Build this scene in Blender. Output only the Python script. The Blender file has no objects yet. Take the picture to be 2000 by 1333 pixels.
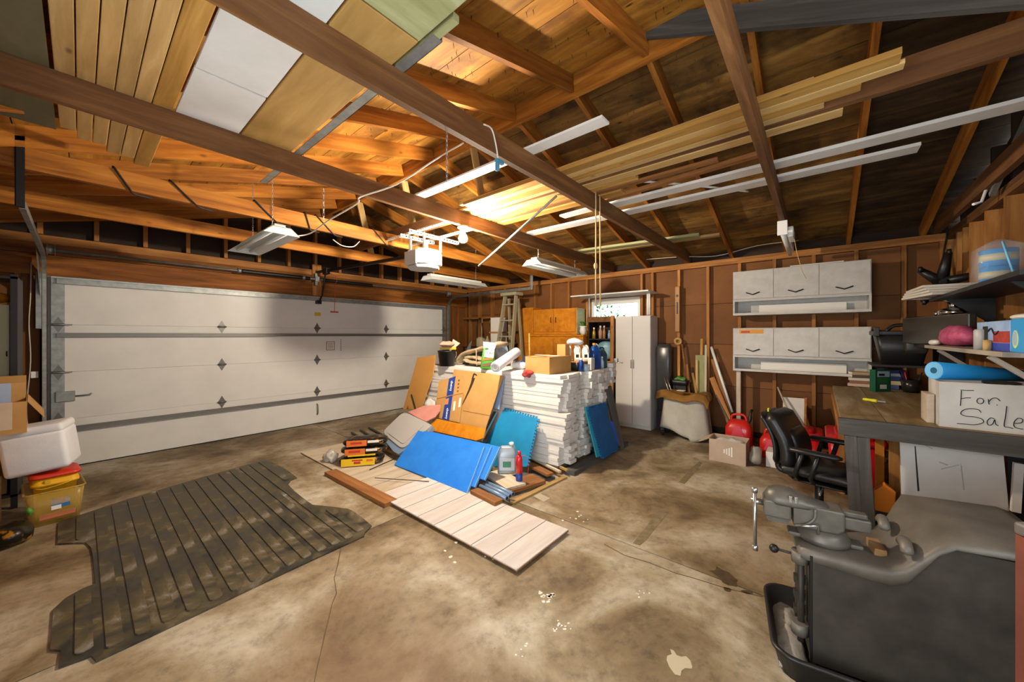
import bpy, bmesh, math, random
from mathutils import Matrix, Vector, noise as mnoise
random.seed(7)
S = bpy.context.scene
C = S.collection
PI = math.pi
# ------------------------------------------------------------------ camera, light, exposure
EYE = 1.48                      # lens height in metres
FPX = 712.0                     # focal length in pixels of the 2000 x 1333 frame
YAW = math.atan2(600.0, FPX)    # angle between the view axis and the door wall direction (+X)
FW = (math.cos(YAW), math.sin(YAW)); RT = (math.sin(YAW), -math.cos(YAW))
cam_d = bpy.data.cameras.new('camera'); cam = bpy.data.objects.new('camera', cam_d); C.objects.link(cam)
cam_d.sensor_width = 36.0; cam_d.lens = 36.0 * FPX / 2000.0; cam_d.shift_y = -0.00575
cam_d.clip_start = 0.02; cam_d.clip_end = 200
cam.location = (0, 0, EYE); cam.rotation_euler = (PI/2, 0, YAW - PI/2)
S.camera = cam
vs = S.view_settings
vs.view_transform = 'Standard'; vs.look = 'None'; vs.gamma = 1.0; vs.use_curve_mapping = False
vs.exposure = 0.0
S.cycles.use_denoising = True
S.cycles.max_bounces = 10; S.cycles.diffuse_bounces = 7; S.cycles.glossy_bounces = 4
S.cycles.transmission_bounces = 6; S.cycles.transparent_max_bounces = 8
S.cycles.sample_clamp_indirect = 6.0
W = bpy.data.worlds.new('daylight'); S.world = W; W.use_nodes = True
bg = W.node_tree.nodes['Background']; bg.inputs[0].default_value = (0.80, 0.90, 1.0, 1); bg.inputs[1].default_value = 6.0
def area_light(name, loc, rot, sx, sy, power, col):
    d = bpy.data.lights.new(name, 'AREA'); d.shape = 'RECTANGLE'; d.size = sx; d.size_y = sy
    d.energy = power; d.color = col
    o = bpy.data.objects.new(name, d); C.objects.link(o); o.location = loc; o.rotation_euler = rot
    return o
# added fill lights in an assumed side door and rear window behind the camera
area_light('side_door_fill', (-0.60, 0.62, 1.12), (0, -PI/2, 0), 2.0, 1.5, 36, (1.0, 0.98, 0.94))
area_light('rear_window_fill', (0.95, -1.05, 1.66), (PI/2, 0, 0), 1.6, 0.9, 21, (1.0, 0.99, 0.97))
BULB_EMIT = 4000.0
# ------------------------------------------------------------------ helpers
def ray(u, v):
    a = (u - 1000.0) / FPX
    return Vector((FW[0] + a*RT[0], FW[1] + a*RT[1], (655.0 - v) / FPX))
def onz(u, v, z):
    d = ray(u, v); return Vector((0, 0, EYE)) + d * ((z - EYE) / d.z)
def onx(u, v, x):
    d = ray(u, v); return Vector((0, 0, EYE)) + d * (x / d.x)
def ony(u, v, y):
    d = ray(u, v); return Vector((0, 0, EYE)) + d * (y / d.y)
def lin(c):
    if isinstance(c, str): c = tuple(int(c[i:i+2], 16) for i in (0, 2, 4))
    return tuple(((x/255.0)/12.92 if x/255.0 <= 0.04045 else ((x/255.0 + 0.055)/1.055)**2.4) for x in c[:3]) + (1.0,)
WM = {}
MATS = {}
def _bsdf(name):
    m = bpy.data.materials.new(name); m.use_nodes = True
    nt = m.node_tree; b = nt.nodes['Principled BSDF']
    MATS[name] = m
    return m, nt, b
def _n(nt, t, **k):
    n = nt.nodes.new(t)
    for a, v in k.items():
        if a.startswith('i_'): n.inputs[a[2:].replace('_', ' ')].default_value = v
        else: setattr(n, a, v)
    return n
def _ramp(nt, stops):
    r = nt.nodes.new('ShaderNodeValToRGB'); e = r.color_ramp.elements
    while len(e) < len(stops): e.new(0.5)
    for el, (p, c) in zip(e, stops): el.position = p; el.color = c
    return r
def mat(name, col, rough=0.6, metal=0.0, col2=None, vscale=6.0, bump=0.0, bscale=40.0, lo=0.35, hi=0.65, trans=0.0, alpha=1.0, emit=0.0, spec=0.5, ecol=None, coat=0.0, ior=1.45):
    """plain surface: one colour, or two colours mixed by a noise; optional fine relief"""
    if name in MATS: return MATS[name]
    m, nt, b = _bsdf(name)
    b.inputs['Base Color'].default_value = lin(col); b.inputs['Roughness'].default_value = rough
    b.inputs['Metallic'].default_value = metal; b.inputs['Specular IOR Level'].default_value = spec
    b.inputs['Transmission Weight'].default_value = trans; b.inputs['Alpha'].default_value = alpha
    b.inputs['Coat Weight'].default_value = coat; b.inputs['IOR'].default_value = ior
    if emit:
        b.inputs['Emission Color'].default_value = lin(ecol or col); b.inputs['Emission Strength'].default_value = emit
    tc = None
    if col2:
        tc = _n(nt, 'ShaderNodeTexCoord'); n = _n(nt, 'ShaderNodeTexNoise', i_Scale=vscale, i_Detail=6.0, i_Roughness=0.6)
        nt.links.new(tc.outputs['Object'], n.inputs['Vector'])
        r = _ramp(nt, [(lo, lin(col)), (hi, lin(col2))])
        nt.links.new(n.outputs['Fac'], r.inputs['Fac']); nt.links.new(r.outputs['Color'], b.inputs['Base Color'])
    if bump:
        tc = tc or _n(nt, 'ShaderNodeTexCoord'); n = _n(nt, 'ShaderNodeTexNoise', i_Scale=bscale, i_Detail=4.0)
        nt.links.new(tc.outputs['Object'], n.inputs['Vector'])
        bp = _n(nt, 'ShaderNodeBump', i_Strength=bump, i_Distance=0.01)
        nt.links.new(n.outputs['Fac'], bp.inputs['Height']); nt.links.new(bp.outputs['Normal'], b.inputs['Normal'])
    return m
def wood(name, cols, rough=0.7, sx=0.8, sc=14.0, rnd=0.35, knots=0.5, stain=None, bump=0.25):
    """timber with the grain along local X, each piece with its own tone"""
    if name in MATS: return MATS[name]
    m, nt, b = _bsdf(name)
    b.inputs['Roughness'].default_value = rough; b.inputs['Specular IOR Level'].default_value = 0.3
    tc = _n(nt, 'ShaderNodeTexCoord'); oi = _n(nt, 'ShaderNodeObjectInfo')
    off = _n(nt, 'ShaderNodeVectorMath', operation='MULTIPLY_ADD'); nt.links.new(oi.outputs['Random'], off.inputs[0])
    off.inputs[1].default_value = (37.0, 53.0, 71.0); nt.links.new(tc.outputs['Object'], off.inputs[2])
    mp = _n(nt, 'ShaderNodeMapping'); mp.inputs['Scale'].default_value = (sx, sc, sc); nt.links.new(off.outputs[0], mp.inputs['Vector'])
    n1 = _n(nt, 'ShaderNodeTexNoise', i_Scale=1.6, i_Detail=7.0, i_Roughness=0.62, i_Distortion=0.6); nt.links.new(mp.outputs[0], n1.inputs['Vector'])
    r1 = _ramp(nt, [(0.28, lin(cols[0])), (0.52, lin(cols[1])), (0.74, lin(cols[2]))]); nt.links.new(n1.outputs['Fac'], r1.inputs['Fac'])
    # knots and blotches
    n2 = _n(nt, 'ShaderNodeTexVoronoi', i_Scale=3.1, i_Randomness=1.0); mp2 = _n(nt, 'ShaderNodeMapping'); mp2.inputs['Scale'].default_value = (1.0, 2.2, 2.2)
    nt.links.new(off.outputs[0], mp2.inputs['Vector']); nt.links.new(mp2.outputs[0], n2.inputs['Vector'])
    r2 = _ramp(nt, [(0.035, (knots,)*3 + (1,)), (0.10, (0, 0, 0, 1))]); nt.links.new(n2.outputs['Distance'], r2.inputs['Fac'])
    mx = _n(nt, 'ShaderNodeMix', data_type='RGBA'); nt.links.new(r2.outputs['Color'], mx.inputs['Factor']); nt.links.new(r1.outputs['Color'], mx.inputs['A'])
    mx.inputs['B'].default_value = lin(tuple(int(x*0.35) for x in bytes.fromhex(cols[0])))
    last = mx.outputs['Result']
    if stain:
        n3 = _n(nt, 'ShaderNodeTexNoise', i_Scale=2.3, i_Detail=5.0, i_Roughness=0.65); nt.links.new(off.outputs[0], n3.inputs['Vector'])
        r3 = _ramp(nt, [(0.50, (0, 0, 0, 1)), (0.66, (0.85, 0.85, 0.85, 1))]); nt.links.new(n3.outputs['Fac'], r3.inputs['Fac'])
        mx2 = _n(nt, 'ShaderNodeMix', data_type='RGBA'); nt.links.new(r3.outputs['Color'], mx2.inputs['Factor']); nt.links.new(last, mx2.inputs['A'])
        mx2.inputs['B'].default_value = lin(stain); last = mx2.outputs['Result']
    hs = _n(nt, 'ShaderNodeHueSaturation'); nt.links.new(last, hs.inputs['Color'])
    mr = _n(nt, 'ShaderNodeMapRange', i_To_Min=1.0 - rnd, i_To_Max=1.0 + rnd*0.6); nt.links.new(oi.outputs['Random'], mr.inputs['Value']); nt.links.new(mr.outputs[0], hs.inputs['Value'])
    nt.links.new(hs.outputs['Color'], b.inputs['Base Color'])
    bp = _n(nt, 'ShaderNodeBump', i_Strength=bump, i_Distance=0.004); nt.links.new(n1.outputs['Fac'], bp.inputs['Height']); nt.links.new(bp.outputs['Normal'], b.inputs['Normal'])
    return m
class MB:
    """collects shapes into one mesh"""
    def __init__(s): s.v = []; s.f = []; s.sm = []
    def add(s, vs, fs, smooth=False):
        k = len(s.v); s.v += [tuple(p) for p in vs]
        for f in fs: s.f.append(tuple(i + k for i in f)); s.sm.append(smooth)
        return s
    def box(s, x0, x1, y0, y1, z0, z1, M=None, bev=0.0):
        if x0 > x1: x0, x1 = x1, x0
        if y0 > y1: y0, y1 = y1, y0
        if z0 > z1: z0, z1 = z1, z0
        if bev <= 0:
            vs = [Vector((x, y, z)) for x in (x0, x1) for y in (y0, y1) for z in (z0, z1)]
            fs = [(0,1,3,2), (4,6,7,5), (0,4,5,1), (2,3,7,6), (0,2,6,4), (1,5,7,3)]
        else:
            bm = bmesh.new(); bmesh.ops.create_cube(bm, size=1.0)
            for p in bm.verts: p.co = Vector(((x0+x1)/2 + p.co.x*(x1-x0), (y0+y1)/2 + p.co.y*(y1-y0), (z0+z1)/2 + p.co.z*(z1-z0)))
            bmesh.ops.bevel(bm, geom=bm.edges[:], offset=min(bev, 0.49*min(x1-x0, y1-y0, z1-z0)), segments=2 if bev < 0.02 else 4, profile=0.5, affect='EDGES')
            bm.verts.index_update(); vs = [p.co.copy() for p in bm.verts]; fs = [tuple(q.index for q in f.verts) for f in bm.faces]; bm.free()
        if M is not None: vs = [M @ p for p in vs]
        return s.add(vs, fs, bev >= 0.02)
    def prism(s, pts, z0, z1, M=None, smooth=False):
        """outline in local XY extruded along local Z"""
        n = len(pts); a = sum(pts[i][0]*pts[(i+1) % n][1] - pts[(i+1) % n][0]*pts[i][1] for i in range(n))
        if a < 0: pts = pts[::-1]
        vs = [Vector((p[0], p[1], z0)) for p in pts] + [Vector((p[0], p[1], z1)) for p in pts]
        if M is not None: vs = [M @ p for p in vs]
        fs = [tuple(range(n))[::-1], tuple(range(n, 2*n))] + [(i, (i+1) % n, (i+1) % n + n, i + n) for i in range(n)]
        return s.add(vs, fs, smooth)
    def tube(s, pts, r, seg=8, caps=True, closed=False):
        pts = [Vector(p) for p in pts]; n = len(pts)
        rr = r if isinstance(r, (list, tuple)) else [r]*n
        up = None; vs = []
        for i, p in enumerate(pts):
            if closed: t = pts[(i+1) % n] - pts[i-1]
            else: t = pts[min(i+1, n-1)] - pts[max(i-1, 0)]
            t = t.normalized() if t.length > 1e-9 else Vector((0, 0, 1))
            if up is None: up = t.orthogonal().normalized()
            else:
                up = up - t*up.dot(t); up = up.normalized() if up.length > 1e-6 else t.orthogonal().normalized()
            sd = t.cross(up)
            for k in range(seg):
                a = 2*PI*k/seg; vs.append(p + (up*math.cos(a) + sd*math.sin(a))*rr[i])
        fs = []
        for i in range(n if closed else n-1):
            j = (i+1) % n
            for k in range(seg): fs.append((i*seg+k, i*seg+(k+1) % seg, j*seg+(k+1) % seg, j*seg+k))
        s.add(vs, fs, True)
        if caps and not closed:
            k = len(s.v) - n*seg
            s.f.append(tuple(k + i for i in range(seg))[::-1]); s.sm.append(False)
            s.f.append(tuple(k + (n-1)*seg + i for i in range(seg))); s.sm.append(False)
        return s
    def cyl(s, p0, p1, r0, r1=None, seg=16): return s.tube([p0, p1], [r0, r0 if r1 is None else r1], seg)
    def lathe(s, prof, M=None, seg=20):
        """profile of (radius, height) turned about local Z; starts and ends are closed"""
        vs = []; fs = []; n = len(prof)
        for (r, z) in prof:
            for k in range(seg):
                a = 2*PI*k/seg; vs.append(Vector((max(r, 1e-4)*math.cos(a), max(r, 1e-4)*math.sin(a), z)))
        for i in range(n-1):
            for k in range(seg): fs.append((i*seg+k, i*seg+(k+1) % seg, (i+1)*seg+(k+1) % seg, (i+1)*seg+k))
        fs.append(tuple(range(seg))[::-1]); fs.append(tuple((n-1)*seg + k for k in range(seg)))
        if M is not None: vs = [M @ p for p in vs]
        return s.add(vs, fs, True)
    def loft(s, rings, smooth=True, caps=True):
        m = len(rings[0]); vs = [Vector(p) for r in rings for p in r]; fs = []
        for i in range(len(rings)-1):
            for k in range(m): fs.append((i*m+k, i*m+(k+1) % m, (i+1)*m+(k+1) % m, (i+1)*m+k))
        if caps: fs.append(tuple(range(m))[::-1]); fs.append(tuple((len(rings)-1)*m + k for k in range(m)))
        return s.add(vs, fs, smooth)
    def grid(s, fn, nu, nv, thick=None, smooth=True):
        """a sheet fn(a, b) over the unit square; a thickness closes it into a solid"""
        g = [[Vector(fn(i/nu, j/nv)) for j in range(nv+1)] for i in range(nu+1)]
        top = [p for row in g for p in row]; w = nv + 1
        fs = [(i*w+j, (i+1)*w+j, (i+1)*w+j+1, i*w+j+1) for i in range(nu) for j in range(nv)]
        if not thick: return s.add(top, fs, smooth)
        nor = []
        for i in range(nu+1):
            for j in range(nv+1):
                du = g[min(i+1, nu)][j] - g[max(i-1, 0)][j]; dv = g[i][min(j+1, nv)] - g[i][max(j-1, 0)]
                nn = du.cross(dv); nor.append(nn.normalized() if nn.length > 1e-12 else Vector((0, 0, 1)))
        bot = [p - q*thick for p, q in zip(top, nor)]; k = len(top)
        fs2 = fs + [tuple(i + k for i in f)[::-1] for f in fs]
        rim = [i*w for i in range(nu+1)] + [nu*w + j for j in range(1, nv+1)] + [i*w + nv for i in range(nu-1, -1, -1)] + [j for j in range(nv-1, 0, -1)]
        for a in range(len(rim)): p, q = rim[a], rim[(a+1) % len(rim)]; fs2.append((q, p, p + k, q + k))
        return s.add(top + bot, fs2, smooth)
def tag(o, label=None, cat=None, group=None, kind=None):
    if label: o['label'] = label
    if cat: o['category'] = cat
    if group: o['group'] = group
    if kind: o['kind'] = kind
    return o
def link(o, parent, M):
    C.objects.link(o); WM[o] = M
    if parent is not None: o.parent = parent; o.matrix_basis = WM[parent].inverted() @ M
    else: o.matrix_basis = M
    return o
def thing(name, loc, label, cat, group=None, rz=0.0, kind=None):
    o = bpy.data.objects.new(name, None); o.empty_display_size = 0.1
    link(o, None, Matrix.Translation(Vector(loc)) @ Matrix.Rotation(rz, 4, 'Z'))
    return tag(o, label, cat, group, kind)
def structure(name):
    return thing(name, (0, 0, 0), None, None, kind='structure')
def mk(name, mb, m, parent=None, M=None, label=None, cat=None, group=None, kind=None, bevel=0.0):
    """one mesh object from an MB; without a matrix the shape is in world coordinates and gets its origin at its base"""
    vs = mb.v
    if M is None:
        if parent is None or True:
            lo = [min(p[i] for p in vs) for i in range(3)]; hi = [max(p[i] for p in vs) for i in range(3)]
            c = Vector(((lo[0]+hi[0])/2, (lo[1]+hi[1])/2, lo[2]))
            vs = [(p[0]-c.x, p[1]-c.y, p[2]-c.z) for p in vs]; M = Matrix.Translation(c)
    me = bpy.data.meshes.new(name); me.from_pydata([tuple(p) for p in vs], [], mb.f)
    me.polygons.foreach_set('use_smooth', mb.sm); me.validate(); me.update()
    if m is not None: me.materials.append(m if not isinstance(m, str) else MATS[m])
    o = bpy.data.objects.new(name, me); link(o, parent, M)
    if bevel:
        b = o.modifiers.new('edge', 'BEVEL'); b.width = bevel; b.segments = 2; b.limit_method = 'ANGLE'
    return tag(o, label, cat, group, kind)
def frame(p0, p1, up=(0, 0, 1)):
    """matrix with local X from p0 to p1, local Z as near to up as it goes"""
    p0 = Vector(p0); x = (Vector(p1) - p0).normalized(); z = Vector(up)
    if abs(x.dot(z.normalized())) > 0.999: z = Vector((1, 0, 0))
    y = z.cross(x).normalized(); z = x.cross(y).normalized()
    M = Matrix((x, y, z)).transposed().to_4x4(); M.translation = p0
    return M
def plank(name, p0, p1, w, h, m, parent=None, up=(0, 0, 1), bev=0.0, anchor=(0.5, 0.0), label=None, cat=None, group=None, sag=0.0):
    """a straight timber: w across (local Y), h high (local Z); anchor says where p0-p1 runs in the section"""
    L = (Vector(p1) - Vector(p0)).length
    mb = MB().box(0, L, -w*anchor[0], w*(1-anchor[0]), -h*anchor[1], h*(1-anchor[1]), bev=bev)
    return mk(name, mb, m, parent, frame(p0, p1, up), label, cat, group)
def dup(o, M, parent=None, label=None, group=None):
    """copy of a thing with its parts and sub-parts; M moves the copy in the world"""
    c = o.copy(); link(c, parent, M)
    if label: c['label'] = label
    if group: c['group'] = group
    base = WM[o].inverted()
    for ch in [q for q in list(WM) if q.parent is o]:
        dup(ch, M @ base @ WM[ch], c)
    return c
def T(x, y, z): return Matrix.Translation(Vector((x, y, z)))
def RZ(a): return Matrix.Rotation(a, 4, 'Z')
def RX(a): return Matrix.Rotation(a, 4, 'X')
def RY(a): return Matrix.Rotation(a, 4, 'Y')
def text(name, s, size, m, parent, M, align='CENTER', ext=0.0004, bold=0.0, sx=1.0, shear=0.0):
    cu = bpy.data.curves.new(name, 'FONT'); cu.body = s; cu.size = size; cu.align_x = align; cu.align_y = 'CENTER'; cu.extrude = ext; cu.offset = bold; cu.resolution_u = 3; cu.shear = shear
    t = bpy.data.objects.new(name + '_tmp', cu); C.objects.link(t)
    dg = bpy.context.evaluated_depsgraph_get(); me = bpy.data.meshes.new_from_object(t.evaluated_get(dg))
    bpy.data.objects.remove(t); bpy.data.curves.remove(cu)
    if sx != 1.0: me.transform(Matrix.Diagonal((sx, 1, 1, 1)))
    me.name = name; me.materials.clear(); me.materials.append(m)
    o = bpy.data.objects.new(name, me); link(o, parent, M); return o
def blob(fn, seg=24, rings=14):
    """closed surface from fn(unit direction) -> point"""
    mb = MB(); rs = []
    for i in range(1, rings):
        a = PI*i/rings; rs.append([Vector(fn(Vector((math.sin(a)*math.cos(2*PI*k/seg), math.sin(a)*math.sin(2*PI*k/seg), -math.cos(a))))) for k in range(seg)])
    mb.loft(rs, True, True); return mb
def catmull(pts, n=8, closed=False):
    pts = [Vector(p) for p in pts]; out = []; m = len(pts)
    for i in range(m if closed else m-1):
        if closed: p = [pts[(i-1) % m], pts[i], pts[(i+1) % m], pts[(i+2) % m]]
        else: p = [pts[max(i-1, 0)], pts[i], pts[i+1], pts[min(i+2, m-1)]]
        for k in range(n):
            t = k/n; out.append(0.5*((2*p[1]) + (p[2]-p[0])*t + (2*p[0]-5*p[1]+4*p[2]-p[3])*t*t + (3*p[1]-p[0]-3*p[2]+p[3])*t**3))
    if not closed: out.append(pts[-1])
    return out
# ------------------------------------------------------------------ materials
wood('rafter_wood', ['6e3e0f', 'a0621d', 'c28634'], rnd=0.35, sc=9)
wood('beam_wood', ['4c3016', '694524', '866038'], rnd=0.2, sc=9)
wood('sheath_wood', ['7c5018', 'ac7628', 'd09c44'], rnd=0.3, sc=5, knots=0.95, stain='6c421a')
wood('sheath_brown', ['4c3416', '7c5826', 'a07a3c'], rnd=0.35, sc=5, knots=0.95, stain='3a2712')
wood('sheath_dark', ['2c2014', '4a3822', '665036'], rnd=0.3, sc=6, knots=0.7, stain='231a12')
wood('header_wood', ['5c3210', '88501a', 'a46c2c'], rnd=0.2, sc=9)
wood('stud_wood', ['7c4c20', 'a26c34', 'be8a4c'], rnd=0.25, sc=10)
wood('fibre_board', ['6a431f', '7a4e26', '88592e'], rnd=0.12, sc=1.2, knots=0.15, sx=1.0, bump=0.1)
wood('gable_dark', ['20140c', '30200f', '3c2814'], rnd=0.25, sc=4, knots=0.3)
wood('pine', ['9c7c48', 'b6945c', 'caac76'], rnd=0.25, sc=10, knots=0.6)
wood('pine_yellow', ['8c642a', 'aa803c', 'c49a54'], rnd=0.2, sc=10, knots=0.6)
wood('plywood', ['8a6a36', '9e7c44', 'b08e54'], rnd=0.15, sc=4, knots=0.3)
wood('greenish_wood', ['7e8050', '98986a', 'acac84'], rnd=0.15, sc=5, knots=0.3)
wood('brown_board', ['6a4420', '87592e', '9c6e3e'], rnd=0.1, sc=10)
wood('orange_wood', ['a85e10', 'c27a18', 'cf8c28'], rough=0.45, rnd=0.08, sc=5, knots=0.1, bump=0.05)
wood('grey_wood', ['3c3a36', '524f4a', '6c6861'], rnd=0.15, sc=9, knots=0.3)
wood('bench_top', ['6a5230', '8a744e', 'a89a80'], rough=0.6, rnd=0.05, sc=7, knots=0.2)
wood('siding', ['a8987e', 'c0b29c', 'cfc4b2'], rnd=0.12, sc=6, knots=0.2)
wood('siding_grey', ['b4aca4', 'c6beb8', 'd4cec8'], rnd=0.05, sc=6, knots=0.1)
mat('white_paint', 'd8d5cc', 0.5, col2='c9c6bd', vscale=3)
mat('door_white', 'd8d6d0', 0.45, col2='cfcdc7', vscale=2)
mat('galvanised', '9fa29e', 0.5, 0.7, col2='868a87', vscale=14)
mat('steel', 'b8b8b4', 0.3, 0.95)
mat('dark_steel', '2a2826', 0.45, 0.6)
mat('black_paint', '141312', 0.5)
mat('black_plastic', '1c1b1a', 0.42, bump=0.05)
mat('white_plastic', 'e8e6e0', 0.35)
mat('enamel', 'c6c3bb', 0.4, col2='b2aea4', vscale=9, lo=0.3, hi=0.75)
mat('cardboard', 'b98d52', 0.8, col2='ad8148', vscale=4)
mat('cardboard_pale', 'b8a490', 0.8, col2='ac9884', vscale=4)
mat('paper', 'e6e2d8', 0.7)
mat('ink', '1a1816', 0.7)
mat('rope', 'b89a6c', 0.9)
mat('cable_white', 'c8c0b0', 0.6)
mat('cable_black', '17130f', 0.6)
# ------------------------------------------------------------------ the building
XA, XB, YR, YD = -0.72, 6.09, -1.10, 6.50      # inner faces of the sheathing
XR, ZR = 2.64, 3.48                            # ridge
ZP = 2.58                                      # top of the wall plates
SL = (ZR - ZP) / (6.0 - XR)
def concrete(name, seed):
    m, nt, b = _bsdf(name)
    b.inputs['Roughness'].default_value = 0.62; b.inputs['Specular IOR Level'].default_value = 0.35
    tc = _n(nt, 'ShaderNodeTexCoord'); mp = _n(nt, 'ShaderNodeMapping'); mp.inputs['Location'].default_value = (seed*3.1, seed*1.7, 0)
    nt.links.new(tc.outputs['Object'], mp.inputs['Vector'])
    a = _n(nt, 'ShaderNodeTexNoise', i_Scale=1.3, i_Detail=9.0, i_Roughness=0.62, i_Distortion=0.4); nt.links.new(mp.outputs[0], a.inputs['Vector'])
    r = _ramp(nt, [(0.33, lin('564630')), (0.43, lin('76654a')), (0.51, lin('8f8066')), (0.59, lin('a59a84')), (0.70, lin('bab2a2'))]); nt.links.new(a.outputs['Fac'], r.inputs['Fac'])
    c = _n(nt, 'ShaderNodeTexNoise', i_Scale=11.0, i_Detail=10.0, i_Roughness=0.74); nt.links.new(mp.outputs[0], c.inputs['Vector'])
    r2 = _ramp(nt, [(0.30, (0.42, 0.40, 0.36, 1)), (0.50, (1, 1, 1, 1)), (0.70, (1.18, 1.18, 1.16, 1))]); nt.links.new(c.outputs['Fac'], r2.inputs['Fac'])
    mx = _n(nt, 'ShaderNodeMix', data_type='RGBA', blend_type='MULTIPLY'); mx.inputs['Factor'].default_value = 0.75
    nt.links.new(r.outputs['Color'], mx.inputs['A']); nt.links.new(r2.outputs['Color'], mx.inputs['B'])
    # sparse dark spots and pale flecks
    d = _n(nt, 'ShaderNodeTexVoronoi', i_Scale=7.0); nt.links.new(mp.outputs[0], d.inputs['Vector'])
    r3 = _ramp(nt, [(0.02, (0.8, 0.8, 0.8, 1)), (0.05, (0, 0, 0, 1))]); nt.links.new(d.outputs['Distance'], r3.inputs['Fac'])
    m2 = _n(nt, 'ShaderNodeMix', data_type='RGBA'); nt.links.new(r3.outputs['Color'], m2.inputs['Factor']); nt.links.new(mx.outputs['Result'], m2.inputs['A']); m2.inputs['B'].default_value = lin('4a3a26')
    e = _n(nt, 'ShaderNodeTexNoise', i_Scale=0.9, i_Detail=3.0); mp2 = _n(nt, 'ShaderNodeMapping'); mp2.inputs['Location'].default_value = (9.3, seed*2.2, 4)
    nt.links.new(tc.outputs['Object'], mp2.inputs['Vector']); nt.links.new(mp2.outputs[0], e.inputs['Vector'])
    r4 = _ramp(nt, [(0.55, (0, 0, 0, 1)), (0.72, (0.5, 0.5, 0.5, 1))]); nt.links.new(e.outputs['Fac'], r4.inputs['Fac'])
    m3 = _n(nt, 'ShaderNodeMix', data_type='RGBA'); nt.links.new(r4.outputs['Color'], m3.inputs['Factor']); nt.links.new(m2.outputs['Result'], m3.inputs['A']); m3.inputs['B'].default_value = lin('76583c')
    nt.links.new(m3.outputs['Result'], b.inputs['Base Color'])
    bp = _n(nt, 'ShaderNodeBump', i_Strength=0.25, i_Distance=0.004); nt.links.new(c.outputs['Fac'], bp.inputs['Height']); nt.links.new(bp.outputs['Normal'], b.inputs['Normal'])
    return m
mat('soil', '2a2016', 0.9)
floor = mk('floor', MB().box(XA - 0.3, XB + 0.3, YR - 0.3, YD + 0.3, -0.16, -0.10), 'soil', kind='structure')
JX, JY = 2.50, 2.62
k = 0
for (x0, x1) in ((XA - 0.1, JX - 0.004), (JX + 0.004, XB + 0.05)):
    for (y0, y1) in ((YR - 0.06, JY - 0.004), (JY + 0.004, YD + 0.05)):
        mk('slab', MB().box(x0, x1, y0, y1, -0.10, 0.0), concrete('concrete_%d' % k, k + 1), floor); k += 1
mat('crack_dirt', '564830', 0.9); mat('oil_black', '3e3222', 0.5, col2='54452f', vscale=20); mat('tyre_mark', '66593f', 0.8, col2='7e7056', vscale=18); mat('old_paint', 'b0a488', 0.7); mat('white_fleck', 'd8d2c4', 0.8); mat('grey_patch', 'a39a86', 0.8)
def flat(name, pts, m, parent, h=0.0012):
    pp = [onz(u, v, 0) for u, v in pts]
    return mk(name, MB().prism([(p.x, p.y) for p in pp], 0.0002, h), m, parent)
def ragged(cx, cy, rx, ry, n=14, seed=1, rot=0.0):
    rd = random.Random(seed); out = []
    for i in range(n):
        a = 2*PI*i/n; q = 0.7 + 0.5*rd.random(); x, y = rx*q*math.cos(a), ry*q*math.sin(a)
        out.append((cx + x*math.cos(rot) - y*math.sin(rot), cy + x*math.sin(rot) + y*math.cos(rot)))
    return out
cr = [(665, 1072), (660, 1100), (652, 1130), (657, 1160), (648, 1180), (640, 1215), (634, 1240), (625, 1280), (620, 1300), (612, 1340)]
flat('crack', [(u + random.uniform(-1, 1), v) for u, v in cr] + [(u + 1.3, v) for u, v in cr[::-1]], 'crack_dirt', floor)
cr = [(1180, 1063), (1220, 1085), (1270, 1100), (1320, 1120), (1350, 1128), (1420, 1150), (1490, 1166)]
flat('crack', cr + [(u, v + 1.2) for u, v in cr[::-1]], 'crack_dirt', floor)
flat('oil_stain', ragged(1417, 1129, 32, 11, 16, 3, 0.55), 'oil_black', floor)
flat('oil_stain', ragged(1460, 1158, 14, 3.5, 10, 4, 0.15), 'oil_black', floor)
flat('oil_stain', ragged(1421, 1152, 8, 4, 9, 5, 0.4), 'oil_black', floor)
flat('tyre_mark', [(1236, 1062), (1250, 1066), (1262, 1056), (1306, 1000), (1300, 992), (1285, 998), (1262, 1030)], 'tyre_mark', floor)
flat('tyre_mark', [(1326, 942), (1337, 946), (1352, 930), (1372, 905), (1366, 902), (1350, 915)], 'tyre_mark', floor)
flat('paint_patch', [(1309, 1269), (1316, 1272), (1322, 1281), (1330, 1284), (1340, 1283), (1348, 1291), (1352, 1303), (1351, 1307), (1338, 1306), (1331, 1311), (1329, 1321), (1318, 1318), (1307, 1303), (1302, 1290), (1303, 1282), (1312, 1279)], 'old_paint', floor)
flat('grey_patch', [(1042, 970), (1054, 964), (1074, 974), (1062, 981)], 'grey_patch', floor)
rd = random.Random(5)
for (cu, cv, n, sp, sz) in ((1065, 1165, 16, 14, 5), (1090, 1224, 12, 16, 4), (960, 1090, 6, 25, 4), (1130, 1012, 8, 14, 3), (1250, 1160, 6, 12, 2.5), (900, 1075, 5, 30, 4), (1020, 1270, 5, 25, 3)):
    for i in range(n):
        u, v = cu + rd.gauss(0, sp*0.6), cv + rd.gauss(0, sp*0.35); s_ = sz*rd.uniform(0.4, 1.0)
        flat('paint_fleck', ragged(u, v, s_, s_*0.6, 7, i + int(cu)), 'white_fleck', floor, 0.0015)
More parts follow.
